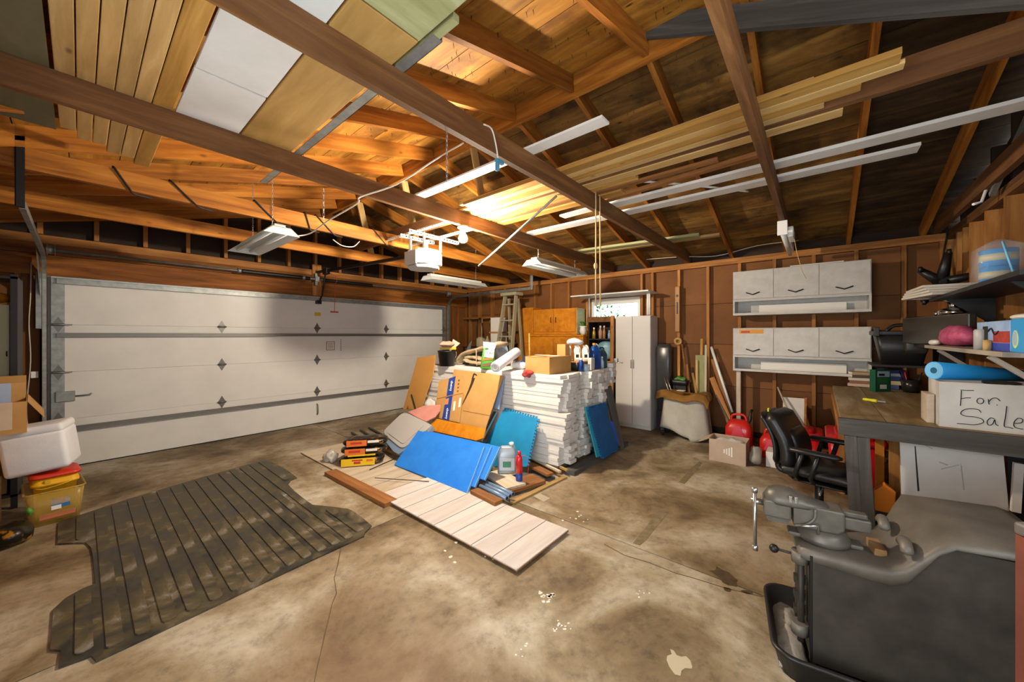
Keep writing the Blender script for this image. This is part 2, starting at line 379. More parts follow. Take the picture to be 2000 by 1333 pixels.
# ---- wall with the cabinets (back)
WY0, WY1, WZ0, WZ1 = 2.30, 3.20, 1.60, 2.13
wb = MB()
for (y0, y1, z0, z1) in ((YR - 0.15, WY0, 0, ZP), (WY1, YD + 0.15, 0, ZP), (WY0, WY1, 0, WZ0), (WY0, WY1, WZ1, ZP)):
    wb.box(XB + 0.02, XB + 0.07, y0, y1, z0, z1)
wall_back = mk('wall_back', wb, 'gable_dark', kind='structure')
rows = (0.12, 0.74, 1.345, 1.945, ZP - 0.08); cols = (YR, 0.05, 1.26, WY0, WY1, 4.45, 5.27, YD)
for i in range(4):
    for j in range(7):
        z0, z1, y0, y1 = rows[i] + 0.003, rows[i+1] - 0.003, cols[j] + 0.003, cols[j+1] - 0.003
        spans = [(z0, z1)]
        if j == 3: spans = [q for q in ((z0, min(z1, WZ0)), (max(z0, WZ1), z1)) if q[1] - q[0] > 0.02]
        for (a, c) in spans: mk('sheathing_panel', MB().box(0, y1 - y0, -0.009, 0.009, 0, c - a), 'fibre_board', wall_back, T(XB + 0.011, y0, a) @ RZ(PI/2))
STY = [-1.02, -0.733, -0.341, 0.053, 0.459, 0.860, 1.262, 1.67, 2.075, 2.25, 3.26, 3.65, 4.05, 4.45, 4.86, 5.27, 5.67, 6.08, 6.40]
for y in STY: plank('stud', (XB - 0.045, y, 0.05), (XB - 0.045, y, ZP - 0.085), 0.038, 0.088, 'stud_wood', wall_back, up=(1, 0, 0), anchor=(0.5, 0.5))
for z in (ZP - 0.083, ZP - 0.042): plank('top_plate', (XB - 0.046, YR, z), (XB - 0.046, YD, z), 0.09, 0.04, 'stud_wood', wall_back)
plank('sill_plate', (XB - 0.046, YR, 0.005), (XB - 0.046, YD, 0.005), 0.09, 0.04, 'beam_wood', wall_back)
for z in (WZ0 - 0.09, WZ1 + 0.005): plank('window_header', (XB - 0.045, WY0 - 0.03, z), (XB - 0.045, WY1 + 0.04, z), 0.088, 0.088, 'stud_wood', wall_back)
plank('wall_ledge', (XB - 0.17, 5.36, 1.85), (XB - 0.17, 6.42, 1.85), 0.16, 0.04, 'stud_wood', wall_back)
mat('window_white', 'dcdad2', 0.4); mat('glass', 'ffffff', 0.0, trans=1.0, ior=1.02, spec=0.2)
win = structure('window_1')
fr = MB(); t_ = 0.045
for (y0, y1, z0, z1) in ((WY0, WY1, WZ1 - t_, WZ1), (WY0, WY1, WZ0, WZ0 + t_), (WY0, WY0 + t_, WZ0 + t_, WZ1 - t_), (WY1 - t_, WY1, WZ0 + t_, WZ1 - t_)): fr.box(XB - 0.02, XB + 0.08, y0, y1, z0, z1)
mk('window_frame', fr, 'window_white', win); mk('sash_rail', MB().box(XB + 0.01, XB + 0.04, WY0 + t_, WY1 - t_, WZ1 - 0.10, WZ1 - 0.045), 'window_white', win)
mk('pane', MB().box(XB + 0.022, XB + 0.027, WY0 + t_, WY1 - t_, WZ0 + t_, WZ1 - 0.10), 'glass', win)
# ---- wall with the overhead door (left)
DX0, DX1, DZ = -0.20, 5.30, 2.12
def roof_z(x): return ZP + SL*(6.0 - x) if x > XR else ZR - SL*(XR - x)
ol = [(XA - 0.1, 0.0), (DX0, 0.0), (DX0, DZ), (DX1, DZ), (DX1, 0.0), (XB + 0.1, 0.0), (XB + 0.1, roof_z(XB + 0.1) + 0.1), (XR, ZR + 0.13), (XA - 0.1, roof_z(XA - 0.1) + 0.1)]
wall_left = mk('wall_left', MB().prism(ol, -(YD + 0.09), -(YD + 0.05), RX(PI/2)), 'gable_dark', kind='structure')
for (x0, x1) in ((XA, -0.28), (5.38, XB)):
    mk('sheathing_panel', MB().box(0, x1 - x0, -0.009, 0.009, 0.05, ZP - 0.3), 'fibre_board', wall_left, T(x0, YD + 0.03, 0))
for x in (-0.68, -0.42, -0.245, 5.345, 5.55, 5.72, 5.96): plank('stud', (x, YD, 0.0), (x, YD, 2.2), 0.038, 0.088, 'header_wood', wall_left, up=(0, 1, 0), anchor=(0.5, 0.5))
plank('door_header', (XA, YD - 0.005, DZ + 0.015), (XB - 0.1, YD - 0.005, DZ + 0.015), 0.08, 0.225, 'header_wood', wall_left)
plank('door_header', (XA, YD - 0.002, DZ + 0.245), (XB - 0.1, YD - 0.002, DZ + 0.245), 0.08, 0.115, 'header_wood', wall_left)
plank('top_plate', (XA, YD, DZ + 0.362), (XB - 0.1, YD, DZ + 0.362), 0.09, 0.09, 'stud_wood', wall_left)
x = 0.13 - 0.405*2
while x < XB - 0.15:
    if abs(x - XR) > 0.05: plank('gable_stud', (x, YD, ZP), (x, YD, roof_z(x) + 0.02), 0.04, 0.088, 'stud_wood', wall_left, up=(0, 1, 0), anchor=(0.5, 0.5))
    x += 0.405
# ---- wall with the workbench (right); its window behind the camera is assumed, added for fill light
RWX0, RWX1, RWZ0, RWZ1 = 0.15, 1.75, 1.20, 2.12
wr = MB()
for (x0, x1, z0, z1) in ((XA - 0.1, RWX0, 0, ZP), (RWX1, XB + 0.1, 0, ZP), (RWX0, RWX1, 0, RWZ0), (RWX0, RWX1, RWZ1, ZP)): wr.box(x0, x1, YR - 0.09, YR - 0.05, z0, z1)
wr.prism([(XA - 0.1, ZP), (XB + 0.1, ZP), (XB + 0.1, roof_z(XB + 0.1) + 0.1), (XR, ZR + 0.13), (XA - 0.1, roof_z(XA - 0.1) + 0.1)], 0.05 - YR, 0.09 - YR, RX(PI/2))
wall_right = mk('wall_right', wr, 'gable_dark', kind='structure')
wood('wall_plank', ['3a2414', '5c3c22', '7a5636'], rnd=0.45, sc=8, knots=0.9, stain='2a1c12')
xx = 2.2; rd = random.Random(3)
while xx < XB - 0.1:
    w_ = rd.choice((0.19, 0.24, 0.29)); w_ = min(w_, XB - xx)
    mk('wall_plank', MB().box(0, ZP - 0.1, 0, w_ - 0.008, 0, 0.02), 'wall_plank', wall_right, T(xx, YR - 0.05, 0.02) @ Matrix(((0, 1, 0, 0), (0, 0, 1, 0), (1, 0, 0, 0), (0, 0, 0, 1))))
    xx += w_
for x in (2.35, 2.76, 3.16, 3.57, 3.98, 4.38, 4.79, 5.19, 5.40, 5.60, 5.98): plank('stud', (x, YR + 0.015, 0.05), (x, YR + 0.015, ZP - 0.08), 0.038, 0.088, 'stud_wood', wall_right, up=(0, 1, 0), anchor=(0.5, 0.5))
for z in (ZP - 0.083, ZP - 0.042): plank('top_plate', (XA, YR + 0.015, z), (XB - 0.095, YR + 0.015, z), 0.09, 0.04, 'beam_wood', wall_right)
x = 0.6
while x < XB - 0.4:
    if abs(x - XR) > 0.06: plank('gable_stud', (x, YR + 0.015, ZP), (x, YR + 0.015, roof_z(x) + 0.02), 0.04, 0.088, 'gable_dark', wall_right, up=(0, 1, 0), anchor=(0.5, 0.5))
    x += 0.405
# ---- wall behind the camera with a side door opening added for fill light
wf = MB()
for (y0, y1, z0, z1) in ((YR - 0.1, -0.13, 0, ZP), (1.37, YD + 0.1, 0, ZP), (-0.13, 1.37, 2.12, ZP)): wf.box(XA - 0.06, XA - 0.02, y0, y1, z0, z1)
wall_front = mk('wall_front', wf, 'fibre_board', kind='structure')
for i in range(19):
    y = YR + 0.1 + i*0.405
    if not -0.13 < y < 1.37: plank('stud', (XA + 0.025, y, 0), (XA + 0.025, y, ZP - 0.08), 0.038, 0.088, 'stud_wood', wall_front, up=(1, 0, 0), anchor=(0.5, 0.5))
plank('top_plate', (XA + 0.025, YR + 0.07, ZP - 0.08), (XA + 0.025, YD - 0.06, ZP - 0.08), 0.09, 0.08, 'beam_wood', wall_front)
# ---- roof
ceiling = structure('ceiling')
RY_ = [-0.88, -0.27, 0.34, 0.95, 1.56, 2.17, 2.78, 3.39, 4.00, 4.61, 5.22, 5.83, 6.42]
for y in RY_:
    plank('rafter', (XR + 0.02, y, ZR), (6.38, y, roof_z(6.38)), 0.040, 0.14, 'rafter_wood', ceiling)
    plank('rafter', (XR - 0.02, y, ZR), (-1.0, y, roof_z(-1.0)), 0.040, 0.14, 'rafter_wood', ceiling)
plank('ridge_board', (XR, YR - 0.05, ZR - 0.03), (XR, YD + 0.05, ZR - 0.03), 0.038, 0.19, 'rafter_wood', ceiling)
TIE = [0.27, 1.52, 2.75, 4.03, 5.19]
for y in TIE: plank('tie_beam', (XA + 0.05, y, ZP), (6.02, y, ZP), 0.040, 0.14, 'rafter_wood' if y > 3.5 else 'beam_wood', ceiling)  # far beams take the orange wood, painting in the bulb's warm glow
plank('tie_beam', (XA + 0.05, -0.97, ZP), (6.02, -0.97, ZP), 0.040, 0.14, 'beam_wood', ceiling)
plank('strongback', (2.66, YR + 0.02, 2.722), (2.66, 5.3, 2.722), 0.04, 0.14, 'beam_wood', ceiling)
plank('ridge_brace', (2.58, 0.99, 3.60), (2.58, YR + 0.05, 2.70), 0.04, 0.14, 'grey_wood', ceiling)
for y in (2.79, 4.07, 5.23): plank('web_post', (XR + 0.25, y, 2.68), (XR + 0.05, y, ZR - 0.02), 0.09, 0.02, 'pine', ceiling, up=(0, 1, 0))
def slope(side, off0):
    sgn = 1 if side > 0 else -1
    n = Vector((SL*sgn, 0, 1)).normalized(); d = Vector((sgn, 0, -SL)).normalized()
    s = 0.0; k = 0
    while s < 3.78:
        w_ = (0.235, 0.285, 0.19, 0.285)[(k + (side < 0)) % 4]
        y = YR - 0.2; rd = random.Random(100*k + side)
        cuts = [YR - 0.2, -0.27, RY_[rd.choice((4, 5, 6))], RY_[rd.choice((8, 9, 10))], YD + 0.2]
        for a, b in zip(cuts[:-1], cuts[1:]):
            o = Vector((XR, 0, ZR)) + n*0.141 + d*(s + w_/2)
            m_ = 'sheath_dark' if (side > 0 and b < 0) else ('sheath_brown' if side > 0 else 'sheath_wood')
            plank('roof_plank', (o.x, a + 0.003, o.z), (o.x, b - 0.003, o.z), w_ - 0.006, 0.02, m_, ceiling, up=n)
        s += w_; k += 1
    o = Vector((XR, 0, ZR)) + n*0.17
    q = [o, o + d*3.9, o + d*3.9 + n*0.02, o + n*0.02]
    mb = MB(); mb.add([(p.x, YR - 0.4, p.z) for p in q] + [(p.x, YD + 0.4, p.z) for p in q], [(0, 1, 2, 3), (7, 6, 5, 4), (0, 4, 5, 1), (1, 5, 6, 2), (2, 6, 7, 3), (3, 7, 4, 0)])
    mk('roof_felt', mb, 'black_paint', ceiling)
slope(1, 0); slope(-1, 0)
for x in (XB + 0.03, XA - 0.03): plank('eave_board', (x, YR - 0.05, ZP), (x, YD + 0.05, ZP), 0.03, 0.14, 'gable_dark', ceiling)
mk('ridge_cap', MB().box(XR - 0.3, XR + 0.3, YR - 0.4, YD + 0.4, ZR + 0.22, ZR + 0.25), 'black_paint', ceiling)
# roofing nails coming through the boards
rd = random.Random(11); nl = MB()
for side in (1, -1):
    for i in range(260):
        s_ = rd.uniform(0.15, 2.2); y = rd.uniform(0.4, 4.2)
        o = Vector((XR + side*s_, y, ZR - SL*s_ + 0.148)); nl.cyl(o, o - Vector((side*SL*0.03 + rd.uniform(-.006, .006), rd.uniform(-.006, .006), 0.030)), 0.0022, 0.0006, 5)
mk('roofing_nails', nl, 'dark_steel', ceiling, kind='stuff')
# ------------------------------------------------------------------ ceiling bulb
mat('porcelain', 'e6e2d6', 0.25)
m_, nt_, b_ = _bsdf('bulb_glow'); b_.inputs['Base Color'].default_value = (1, 0.95, 0.85, 1)
b_.inputs['Emission Color'].default_value = (1.0, 0.86, 0.68, 1); b_.inputs['Emission Strength'].default_value = BULB_EMIT
BX, BY = 2.50, 2.755
bl = thing('ceiling_bulb', (BX, BY, ZP - 0.2), 'bare glowing bulb in a white holder under the ceiling beam', 'light bulb')
mk('lamp_holder', MB().lathe([(0.0, 0.0), (0.055, 0.0), (0.055, -0.015), (0.030, -0.030), (0.024, -0.055), (0.0, -0.055)][::-1], T(BX, BY, ZP)), 'porcelain', bl)
mk('bulb', MB().lathe([(0.0, -0.165), (0.022, -0.162), (0.040, -0.148), (0.046, -0.125), (0.040, -0.10), (0.025, -0.075), (0.018, -0.056), (0.0, -0.056)], T(BX, BY, ZP)), 'bulb_glow', bl)
# ------------------------------------------------------------------ overhead door and its gear
YF = 6.42                                     # inner face of the door
mat('strut_grey', '77756e', 0.45, 0.4); mat('hinge_grey', '6c6b67', 0.4, 0.5)
door = structure('door_1')
for i in range(4):
    z0 = 0.012 + i*0.528; mk('door_section', MB().box(DX0 + 0.0, DX1, YF, YF + 0.045, z0 + 0.0005, z0 + 0.5275, bev=0.0025), 'door_white', door)
mk('light_backing', MB().box(DX0 - 0.05, DX1 + 0.05, YF + 0.047, YF + 0.056, 0.0, 2.16), 'strut_grey', door)  # unseen backing added to block light leaking through the section seams
mk('bottom_seal', MB().box(DX0, DX1, YF + 0.005, YF + 0.045, 0.0, 0.012), 'black_paint', door)
def strut(z0, z1, d=0.035):
    return MB().box(DX0 + 0.04, DX1 - 0.04, YF - d, YF, z0, z1).box(DX0 + 0.04, DX1 - 0.04, YF - d - 0.012, YF - d, z0 - 0.008, z0 + 0.006).box(DX0 + 0.04, DX1 - 0.04, YF - d - 0.012, YF - d, z1 - 0.006, z1 + 0.008)
mk('strut', strut(2.055, 2.105), 'galvanised', door); mk('strut', strut(1.468, 1.498), 'strut_grey', door); mk('strut', strut(0.415, 0.455), 'strut_grey', door)
for x0 in (DX0, DX1 - 0.095): mk('end_stile', MB().box(x0, x0 + 0.095, YF - 0.004, YF, 0.02, 2.115), 'galvanised', door)
HZ = [0.012 + 0.528*i for i in (1, 2, 3)]
def hinge(x, z):
    h = MB().prism([(0, 0.088), (0.040, 0.010), (-0.040, 0.010)], -0.0, 0.006, T(x, YF, z) @ RX(PI/2)).prism([(0, -0.088), (0.040, -0.010), (-0.040, -0.010)], -0.0, 0.006, T(x, YF, z) @ RX(PI/2))
    h.cyl((x - 0.048, YF - 0.014, z), (x + 0.048, YF - 0.014, z), 0.012, seg=8)
    return mk('hinge', h, 'hinge_grey', door)
for z in HZ:
    for x in (1.29, 2.56, 3.83): hinge(x, z)
    for x in (DX0 + 0.05, DX1 - 0.05):
        hinge(x, z); mk('roller', MB().cyl((x - 0.10, YF - 0.03, z), (x + 0.10, YF - 0.03, z), 0.006, seg=8), 'galvanised', door)
mk('lock_box', MB().box(-0.17, -0.03, YF - 0.022, YF, 0.74, 0.855, bev=0.004), 'galvanised', door)
mk('lock_bar', MB().tube([(-0.03, YF - 0.018, 0.795), (0.08, YF - 0.018, 0.795), (0.09, YF - 0.018, 0.815)], 0.008), 'galvanised', door)
mk('door_handle', MB().tube([(2.56, YF, 0.33), (2.56, YF - 0.035, 0.31), (2.56, YF - 0.04, 0.24), (2.56, YF - 0.035, 0.17), (2.56, YF, 0.15)], 0.009), 'strut_grey', door)
mat('sticker_yellow', 'c8b23c', 0.6); mat('sticker_white', 'd4d0c4', 0.6); mat('frame_brown', '6a5a48', 0.6)
mk('sticker', MB().box(2.52, 2.62, YF - 0.001, YF, 1.80, 1.86), 'sticker_yellow', door)
st_ = mk('warning_label', MB().box(2.71, 2.85, YF - 0.001, YF, 1.22, 1.37), 'frame_brown', door)
mk('label_paper', MB().box(2.72, 2.84, YF - 0.002, YF - 0.001, 1.23, 1.36), 'sticker_white', st_)
for j in range(5): mk('printed_line', MB().box(2.735, 2.825, YF - 0.0026, YF - 0.002, 1.25 + j*0.02, 1.256 + j*0.02), 'frame_brown', st_)
for j in range(7): mk('pressed_slot', MB().box(2.95, 2.965, YF - 0.0015, YF, 1.21 + j*0.03, 1.228 + j*0.03), 'strut_grey', door)
def ctrack(name, pts, lab):
    """rolled steel door track: a thin channel swept along a path in a plane of constant X"""
    t = thing(name, (pts[0][0], pts[0][1], 0), lab, 'door track', 'garage door tracks')
    rs = []
    pts = [Vector(p) for p in pts]
    sec = [(-0.025, -0.012), (-0.025, 0.016), (0.025, 0.016), (0.025, -0.012), (0.022, -0.012), (0.022, 0.013), (-0.022, 0.013), (-0.022, -0.012)]
    for i, p in enumerate(pts):
        d = (pts[min(i+1, len(pts)-1)] - pts[max(i-1, 0)]).normalized(); n = Vector((1, 0, 0)).cross(d)
        rs.append([p + n*a + Vector((1, 0, 0))*b*lab_s for a, b in sec])
    mk('rail', MB().loft(rs, False), 'galvanised', t); return t
def trackpath(x, yend):
    pts = [(x, YF - 0.03, 0.0), (x, YF - 0.03, 1.0), (x, YF - 0.03, 2.03)]
    r = 0.30
    for i in range(1, 9): a = PI/2*i/8; pts.append((x, YF - 0.03 - r*(1 - math.cos(a)), 2.03 + r*math.sin(a)))
    pts.append((x, (YF + yend)/2, 2.335)); pts.append((x, yend, 2.34)); return pts
lab_s = 1.0
tl = ctrack('door_track', trackpath(DX0 - 0.045, 4.02), 'pale steel door track at the left edge of the white overhead door')
mk('hanger', MB().box(-0.27, -0.266, 3.98, 4.02, 2.32, 2.86).box(-0.27, -0.23, 3.98, 3.984, 2.32, 2.86), 'dark_steel', tl)
mk('gusset', MB().add([(-0.275, 6.38, 1.9), (-0.275, 6.38, 2.32), (-0.275, 5.86, 2.34), (-0.272, 6.38, 1.9), (-0.272, 6.38, 2.32), (-0.272, 5.86, 2.34)], [(0, 1, 2), (5, 4, 3), (0, 3, 4, 1), (1, 4, 5, 2), (2, 5, 3, 0)]), 'galvanised', tl)
mk('jamb_angle', MB().box(DX0 - 0.10, DX0 - 0.06, YF - 0.045, YF + 0.02, 1.55, 2.16), 'galvanised', tl)
lab_s = -1.0
tr_ = ctrack('door_track', trackpath(DX1 + 0.045, 4.05), 'curved steel door track right of the white overhead door')
mk('hanger', MB().box(5.366, 5.37, 4.02, 4.06, 2.32, 2.72).box(5.33, 5.37, 4.056, 4.06, 2.32, 2.72), 'galvanised', tr_)
mk('jamb_angle', MB().box(DX1 + 0.065, DX1 + 0.10, YF - 0.045, YF + 0.02, 0.05, 2.16), 'strut_grey', tr_)
# torsion shaft with springs
ts = thing('torsion_shaft', (2.56, 6.33, 2.40), 'steel torsion shaft with black springs above the overhead door', 'torsion spring')
mk('shaft', MB().cyl((-0.26, 6.33, 2.40), (5.36, 6.33, 2.40), 0.016, seg=12), 'galvanised', ts)
for (x0, x1) in ((1.50, 2.42), (2.62, 3.50)):
    prof = []; n = 46
    for i in range(n): z = (x1 - x0)*i/n; prof += [(0.027, z), (0.031, z + 0.5*(x1-x0)/n)]
    mk('spring', MB().lathe(prof, T(x0, 6.33, 2.40) @ RY(PI/2), 10), 'black_paint', ts)
for x in (-0.20, 5.30): mk('cable_drum', MB().lathe([(0.0, 0), (0.062, 0), (0.062, 0.008), (0.045, 0.014), (0.045, 0.05), (0.058, 0.058), (0.058, 0.064), (0.0, 0.064)], T(x - 0.03, 6.33, 2.40) @ RY(PI/2), 18), 'galvanised', ts)
mk('anchor_bracket', MB().box(2.49, 2.55, 6.30, 6.45, 2.36, 2.44).box(2.50, 2.54, 6.34, 6.45, 2.30, 2.50), 'galvanised', ts)
plank('anchor_board', (2.56, 6.452, 2.14), (2.56, 6.452, 2.66), 0.14, 0.03, 'stud_wood', ts, up=(0, -1, 0))
for x, z in ((1.20, 2.40), (2.05, 2.40)): mk('winding_cone', MB().lathe([(0.0, 0), (0.036, 0), (0.03, 0.04), (0.018, 0.05), (0.0, 0.05)], T(x + 0.25, 6.33, 2.40) @ RY(PI/2), 12), 'galvanised', ts)
# opener
op = thing('garage_door_opener', (2.56, 3.46, 2.25), 'white garage door opener motor hanging from perforated steel straps', 'door opener')
mat('opener_white', 'e4e2da', 0.35); mat('opener_grey', 'a6a49e', 0.4)
def rbox(x0, x1, y0, y1, z0, z1, c):
    return [(x0 + c, y0), (x1 - c, y0), (x1, y0 + c), (x1, y1 - c), (x1 - c, y1), (x0 + c, y1), (x0, y1 - c), (x0, y0 + c)]
mk('motor_housing', MB().prism(rbox(2.39, 2.73, 3.30, 3.68, 0, 0, 0.07), 2.28, 2.42).prism(rbox(2.41, 2.71, 3.32, 3.66, 0, 0, 0.07), 2.42, 2.45), 'opener_white', op, bevel=0.012)
mk('lamp_cover', MB().prism(rbox(2.40, 2.72, 3.31, 3.67, 0, 0, 0.09), 2.235, 2.28), 'opener_grey', op, bevel=0.02)
mk('lens', MB().prism(rbox(2.375, 2.392, 3.38, 3.60, 0, 0, 0.004), 2.27, 2.42), 'opener_grey', op)
mk('rail', MB().box(0, 2.80, -0.014, 0.014, -0.02, 0.02), 'dark_steel', op, frame((2.56, 3.6, 2.42), (2.56, 6.40, 2.53)))
mk('trolley', MB().box(2.53, 2.59, 6.0, 6.14, 2.46, 2.55), 'dark_steel', op)
mk('door_arm', MB().tube([(2.56, 6.10, 2.47), (2.57, 6.18, 2.30), (2.57, 6.24, 2.14), (2.57, 6.36, 2.03)], 0.013), 'black_paint', op)
mk('door_bracket', MB().box(2.53, 2.61, 6.36, 6.42, 2.0, 2.06), 'black_paint', op)
def perf(p0, p1, w=0.035):
    """perforated steel angle"""
    p0 = Vector(p0); p1 = Vector(p1); L = (p1 - p0).length; mb = MB(); n = max(2, int(L/0.04))
    mb.box(0, L, 0, 0.003, 0, 0.010).box(0, L, 0, 0.003, w - 0.010, w).box(0, L, 0, w, 0, 0.003)
    for i in range(n + 1): q = min(i*L/n, L - 0.012); mb.box(q, q + 0.012, 0, 0.003, 0.010, w - 0.010)
    return mk('strap', mb, 'opener_white', op, frame(p0, p1))
perf((2.28, 3.36, 2.585), (2.98, 3.36, 2.585)); perf((2.33, 3.60, 2.59), (2.80, 3.60, 2.59))
perf((2.45, 3.36, 2.44), (2.45, 3.36, 2.62)); perf((2.68, 3.36, 2.44), (2.68, 3.36, 2.62)); perf((2.45, 3.62, 2.44), (2.45, 3.62, 2.62)); perf((2.68, 3.62, 2.44), (2.68, 3.62, 2.62))
perf((2.42, 2.76, 2.62), (2.42, 4.02, 2.62)); perf((2.76, 2.76, 2.62), (2.76, 4.02, 2.62))
mat('red_cord', 'b8442c', 0.7)
rc = thing('release_cord', (2.66, 6.02, 1.9), 'red emergency release cord hanging in front of the overhead door', 'pull cord')
mk('cord', MB().tube([(2.56, 6.07, 2.50), (2.68, 6.0, 2.44), (2.70, 6.0, 2.36), (2.665, 6.0, 2.30), (2.66, 6.0, 1.86)], 0.004, 6), 'red_cord', rc)
mk('pull_handle', MB().cyl((2.60, 6.0, 1.855), (2.72, 6.0, 1.855), 0.011, seg=10), 'red_cord', rc)
# ------------------------------------------------------------------ shop lights
mat('shop_white', 'c8cbc4', 0.35); mat('tube_glass', 'dfe2de', 0.25)
mat('chain_steel', 'b4b2a8', 0.35, 0.8)
def chain(name, p0, p1, parent, n=None):
    p0 = Vector(p0); p1 = Vector(p1); L = (p1-p0).length; n = n or max(3, int(L/0.024)); mb = MB()
    for i in range(n):
        c = p0 + (p1-p0)*((i+0.5)/n); h = L/n*0.66; ax = Vector((1, 0, 0)) if i % 2 else Vector((0, 1, 0))
        d = (p1-p0).normalized(); mb.tube([c + d*h*math.cos(a) + ax*0.006*math.sin(a) for a in [2*PI*q/10 for q in range(10)]], 0.0016, 4, closed=True)
    return mk(name, mb, 'chain_steel', parent)
def shop_light(p0, p1, lab, top=(), hood=True, group='fluorescent shop lights'):
    p0 = Vector(p0); p1 = Vector(p1); F_ = frame(p0, p1); L = (p1-p0).length
    t = thing('shop_light', (p0+p1)/2, lab, 'shop light', group)
    if hood:
        sec = [(-0.15, 0.0), (-0.075, 0.065), (0.075, 0.065), (0.15, 0.0), (0.147, 0.0), (0.073, 0.061), (-0.073, 0.061), (-0.147, 0.0)]
        mk('reflector', MB().loft([[F_ @ Vector((x, y, z)) for y, z in sec] for x in (0, L)], False), 'shop_white', t)
        mk('ballast_housing', MB().box(0.05, L - 0.05, -0.045, 0.045, 0.066, 0.10, F_), 'shop_white', t)
        for x in (0.0, L - 0.004): mk('end_plate', MB().prism([(-0.15, 0.0), (-0.075, 0.067), (0.075, 0.067), (0.15, 0.0)], x, x + 0.004, F_ @ Matrix(((0, 0, 1, 0), (1, 0, 0, 0), (0, 1, 0, 0), (0, 0, 0, 1)))), 'shop_white', t)
        for y in (-0.06, 0.06): mk('fluorescent_tube', MB().cyl(F_ @ Vector((0.02, y, 0.03)), F_ @ Vector((L - 0.02, y, 0.03)), 0.017, seg=12), 'tube_glass', t)
    if top:
        for q, zt in top:
            a = F_ @ Vector((L*q, 0, 0.10)); chain('chain', a, (a.x, a.y, zt), t)
    return t
def beam_z(): return ZP
shop_light((1.19, 3.74, 2.40), (1.19, 4.94, 2.40), 'shop light hanging over the rubber mat, left of the door opener', ((0.217, roof_z(1.19)), (0.725, roof_z(1.19))))
shop_light((3.43, 4.61, 2.33), (4.63, 4.61, 2.33), 'shop light hanging behind the door opener, close to the overhead door', ((0.12, roof_z(3.574)), (0.88, roof_z(4.486))))
shop_light((3.64, 2.75, 2.36), (4.84, 2.75, 2.36), 'shop light hanging right of the glowing bulb, above the orange cabinets', ((0.12, ZP), (0.88, ZP)))
sl = thing('shop_light', (5.1, 0.27, 2.45), 'narrow white strip light seen end-on under the rightmost ceiling beam', 'shop light', 'fluorescent shop lights')
mk('channel', MB().box(4.35, 5.60, 0.235, 0.305, 2.50, 2.575, bev=0.004), 'white_plastic', sl)
mk('end_cap', MB().box(4.335, 4.35, 0.23, 0.31, 2.44, 2.578, bev=0.004), 'white_plastic', sl)
mk('fluorescent_tube', MB().cyl((4.36, 0.27, 2.462), (5.58, 0.27, 2.462), 0.019, seg=12), 'tube_glass', sl)
mk('starter_cover', MB().box(4.45, 4.75, 0.19, 0.236, 2.44, 2.54, bev=0.01), 'white_plastic', sl)
mat('pull_yellow', 'c8a868', 0.8)
mk('pull_chain', MB().tube([(4.6, 0.19, 2.44), (4.62, 0.17, 2.30), (4.7, 0.13, 2.12), (4.72, 0.10, 2.05)], 0.003, 5), 'pull_yellow', sl)
# ------------------------------------------------------------------ lumber and panels resting on the tie beams
ZT = ZP + 0.141
ed = [-0.078, -0.011, 0.052, 0.116, 0.183, 0.250, 0.335]
for i in range(6):
    y1 = 3.46 + 0.055*i + (0.06 if i % 2 else 0)
    lab = ('leftmost pale plank in the row lying on the beams beside the dark panel', 'second plank in the row lying on the beams from the dark panel', 'third plank in the row lying on the beams from the dark panel',
           'knotty fourth plank in the row lying on the beams', 'fifth plank in the row lying on the beams, next to the wide golden one', 'wide golden plank lying on the beams beside the white panels')[i]
    plank('lumber_plank', ((ed[i] + ed[i+1])/2, 0.55, ZT), ((ed[i] + ed[i+1])/2, y1, ZT), ed[i+1] - ed[i] - 0.004, 0.038, 'pine_yellow' if i == 5 else 'pine', bev=0.003, label=lab, cat='plank', group='planks stored on the ceiling beams')
wood('dark_ply', ['4a4632', '5e5a42', '6e6a50'], rnd=0.05, sc=3, knots=0.2)
plank('plywood_sheet', (-0.195, 0.6, ZT), (-0.195, 3.52, ZT), 0.21, 0.012, 'dark_ply', label='dark grey plywood sheet lying on the beams in the upper left corner', cat='plywood')
mat('panel_white', 'd6d6d4', 0.5, col2='c6c8c4', vscale=2.5)
mk('drywall_sheet', MB().box(0.345, 0.632, 1.0, 2.205, ZT, ZT + 0.02), 'panel_white', label='larger white panel lying across the beams overhead', cat='panel', group='white panels on the beams')
mk('drywall_sheet', MB().box(0.345, 0.632, 2.225, 2.86, ZT, ZT + 0.02), 'panel_white', label='smaller white panel overhead, below the joint line', cat='panel', group='white panels on the beams')
plank('lumber_plank', (0.785, 1.30, ZT), (0.785, 2.95, ZT), 0.282, 0.05, 'plywood', bev=0.003, label='wide tan plank overhead between the white panels and the steel channel', cat='plank', group='planks stored on the ceiling beams')
mk('greenish_block', MB().box(0.645, 0.925, 0.98, 1.292, ZT - 0.0, ZT + 0.09, bev=0.003), 'greenish_wood', label='greenish timber end beside the white panel overhead', cat='plank')  # end piece in a greener tone than the tan plank
sc_ = MB().box(0, 2.25, 0, 0.003, 0, 0.06).box(0, 2.25, 0, 0.05, 0, 0.003)
mk('steel_channel', sc_, 'galvanised', None, frame((0.990, 1.22, ZT), (0.990, 3.47, ZT)), label='long grey steel angle lying along the tan plank overhead', cat='steel angle')
plank('lumber_plank', (0.962, 1.10, ZT + 0.004), (0.962, 1.60, ZT + 0.004), 0.03, 0.03, 'greenish_wood', label='short grey stick poking out of the steel angle overhead', cat='stick')
plank('trim_strip', (0.36, 3.20, ZT + 0.042), (0.74, 3.20, ZT + 0.042), 0.012, 0.012, 'white_paint', label='thin white trim stick above the left ceiling beam', cat='trim')
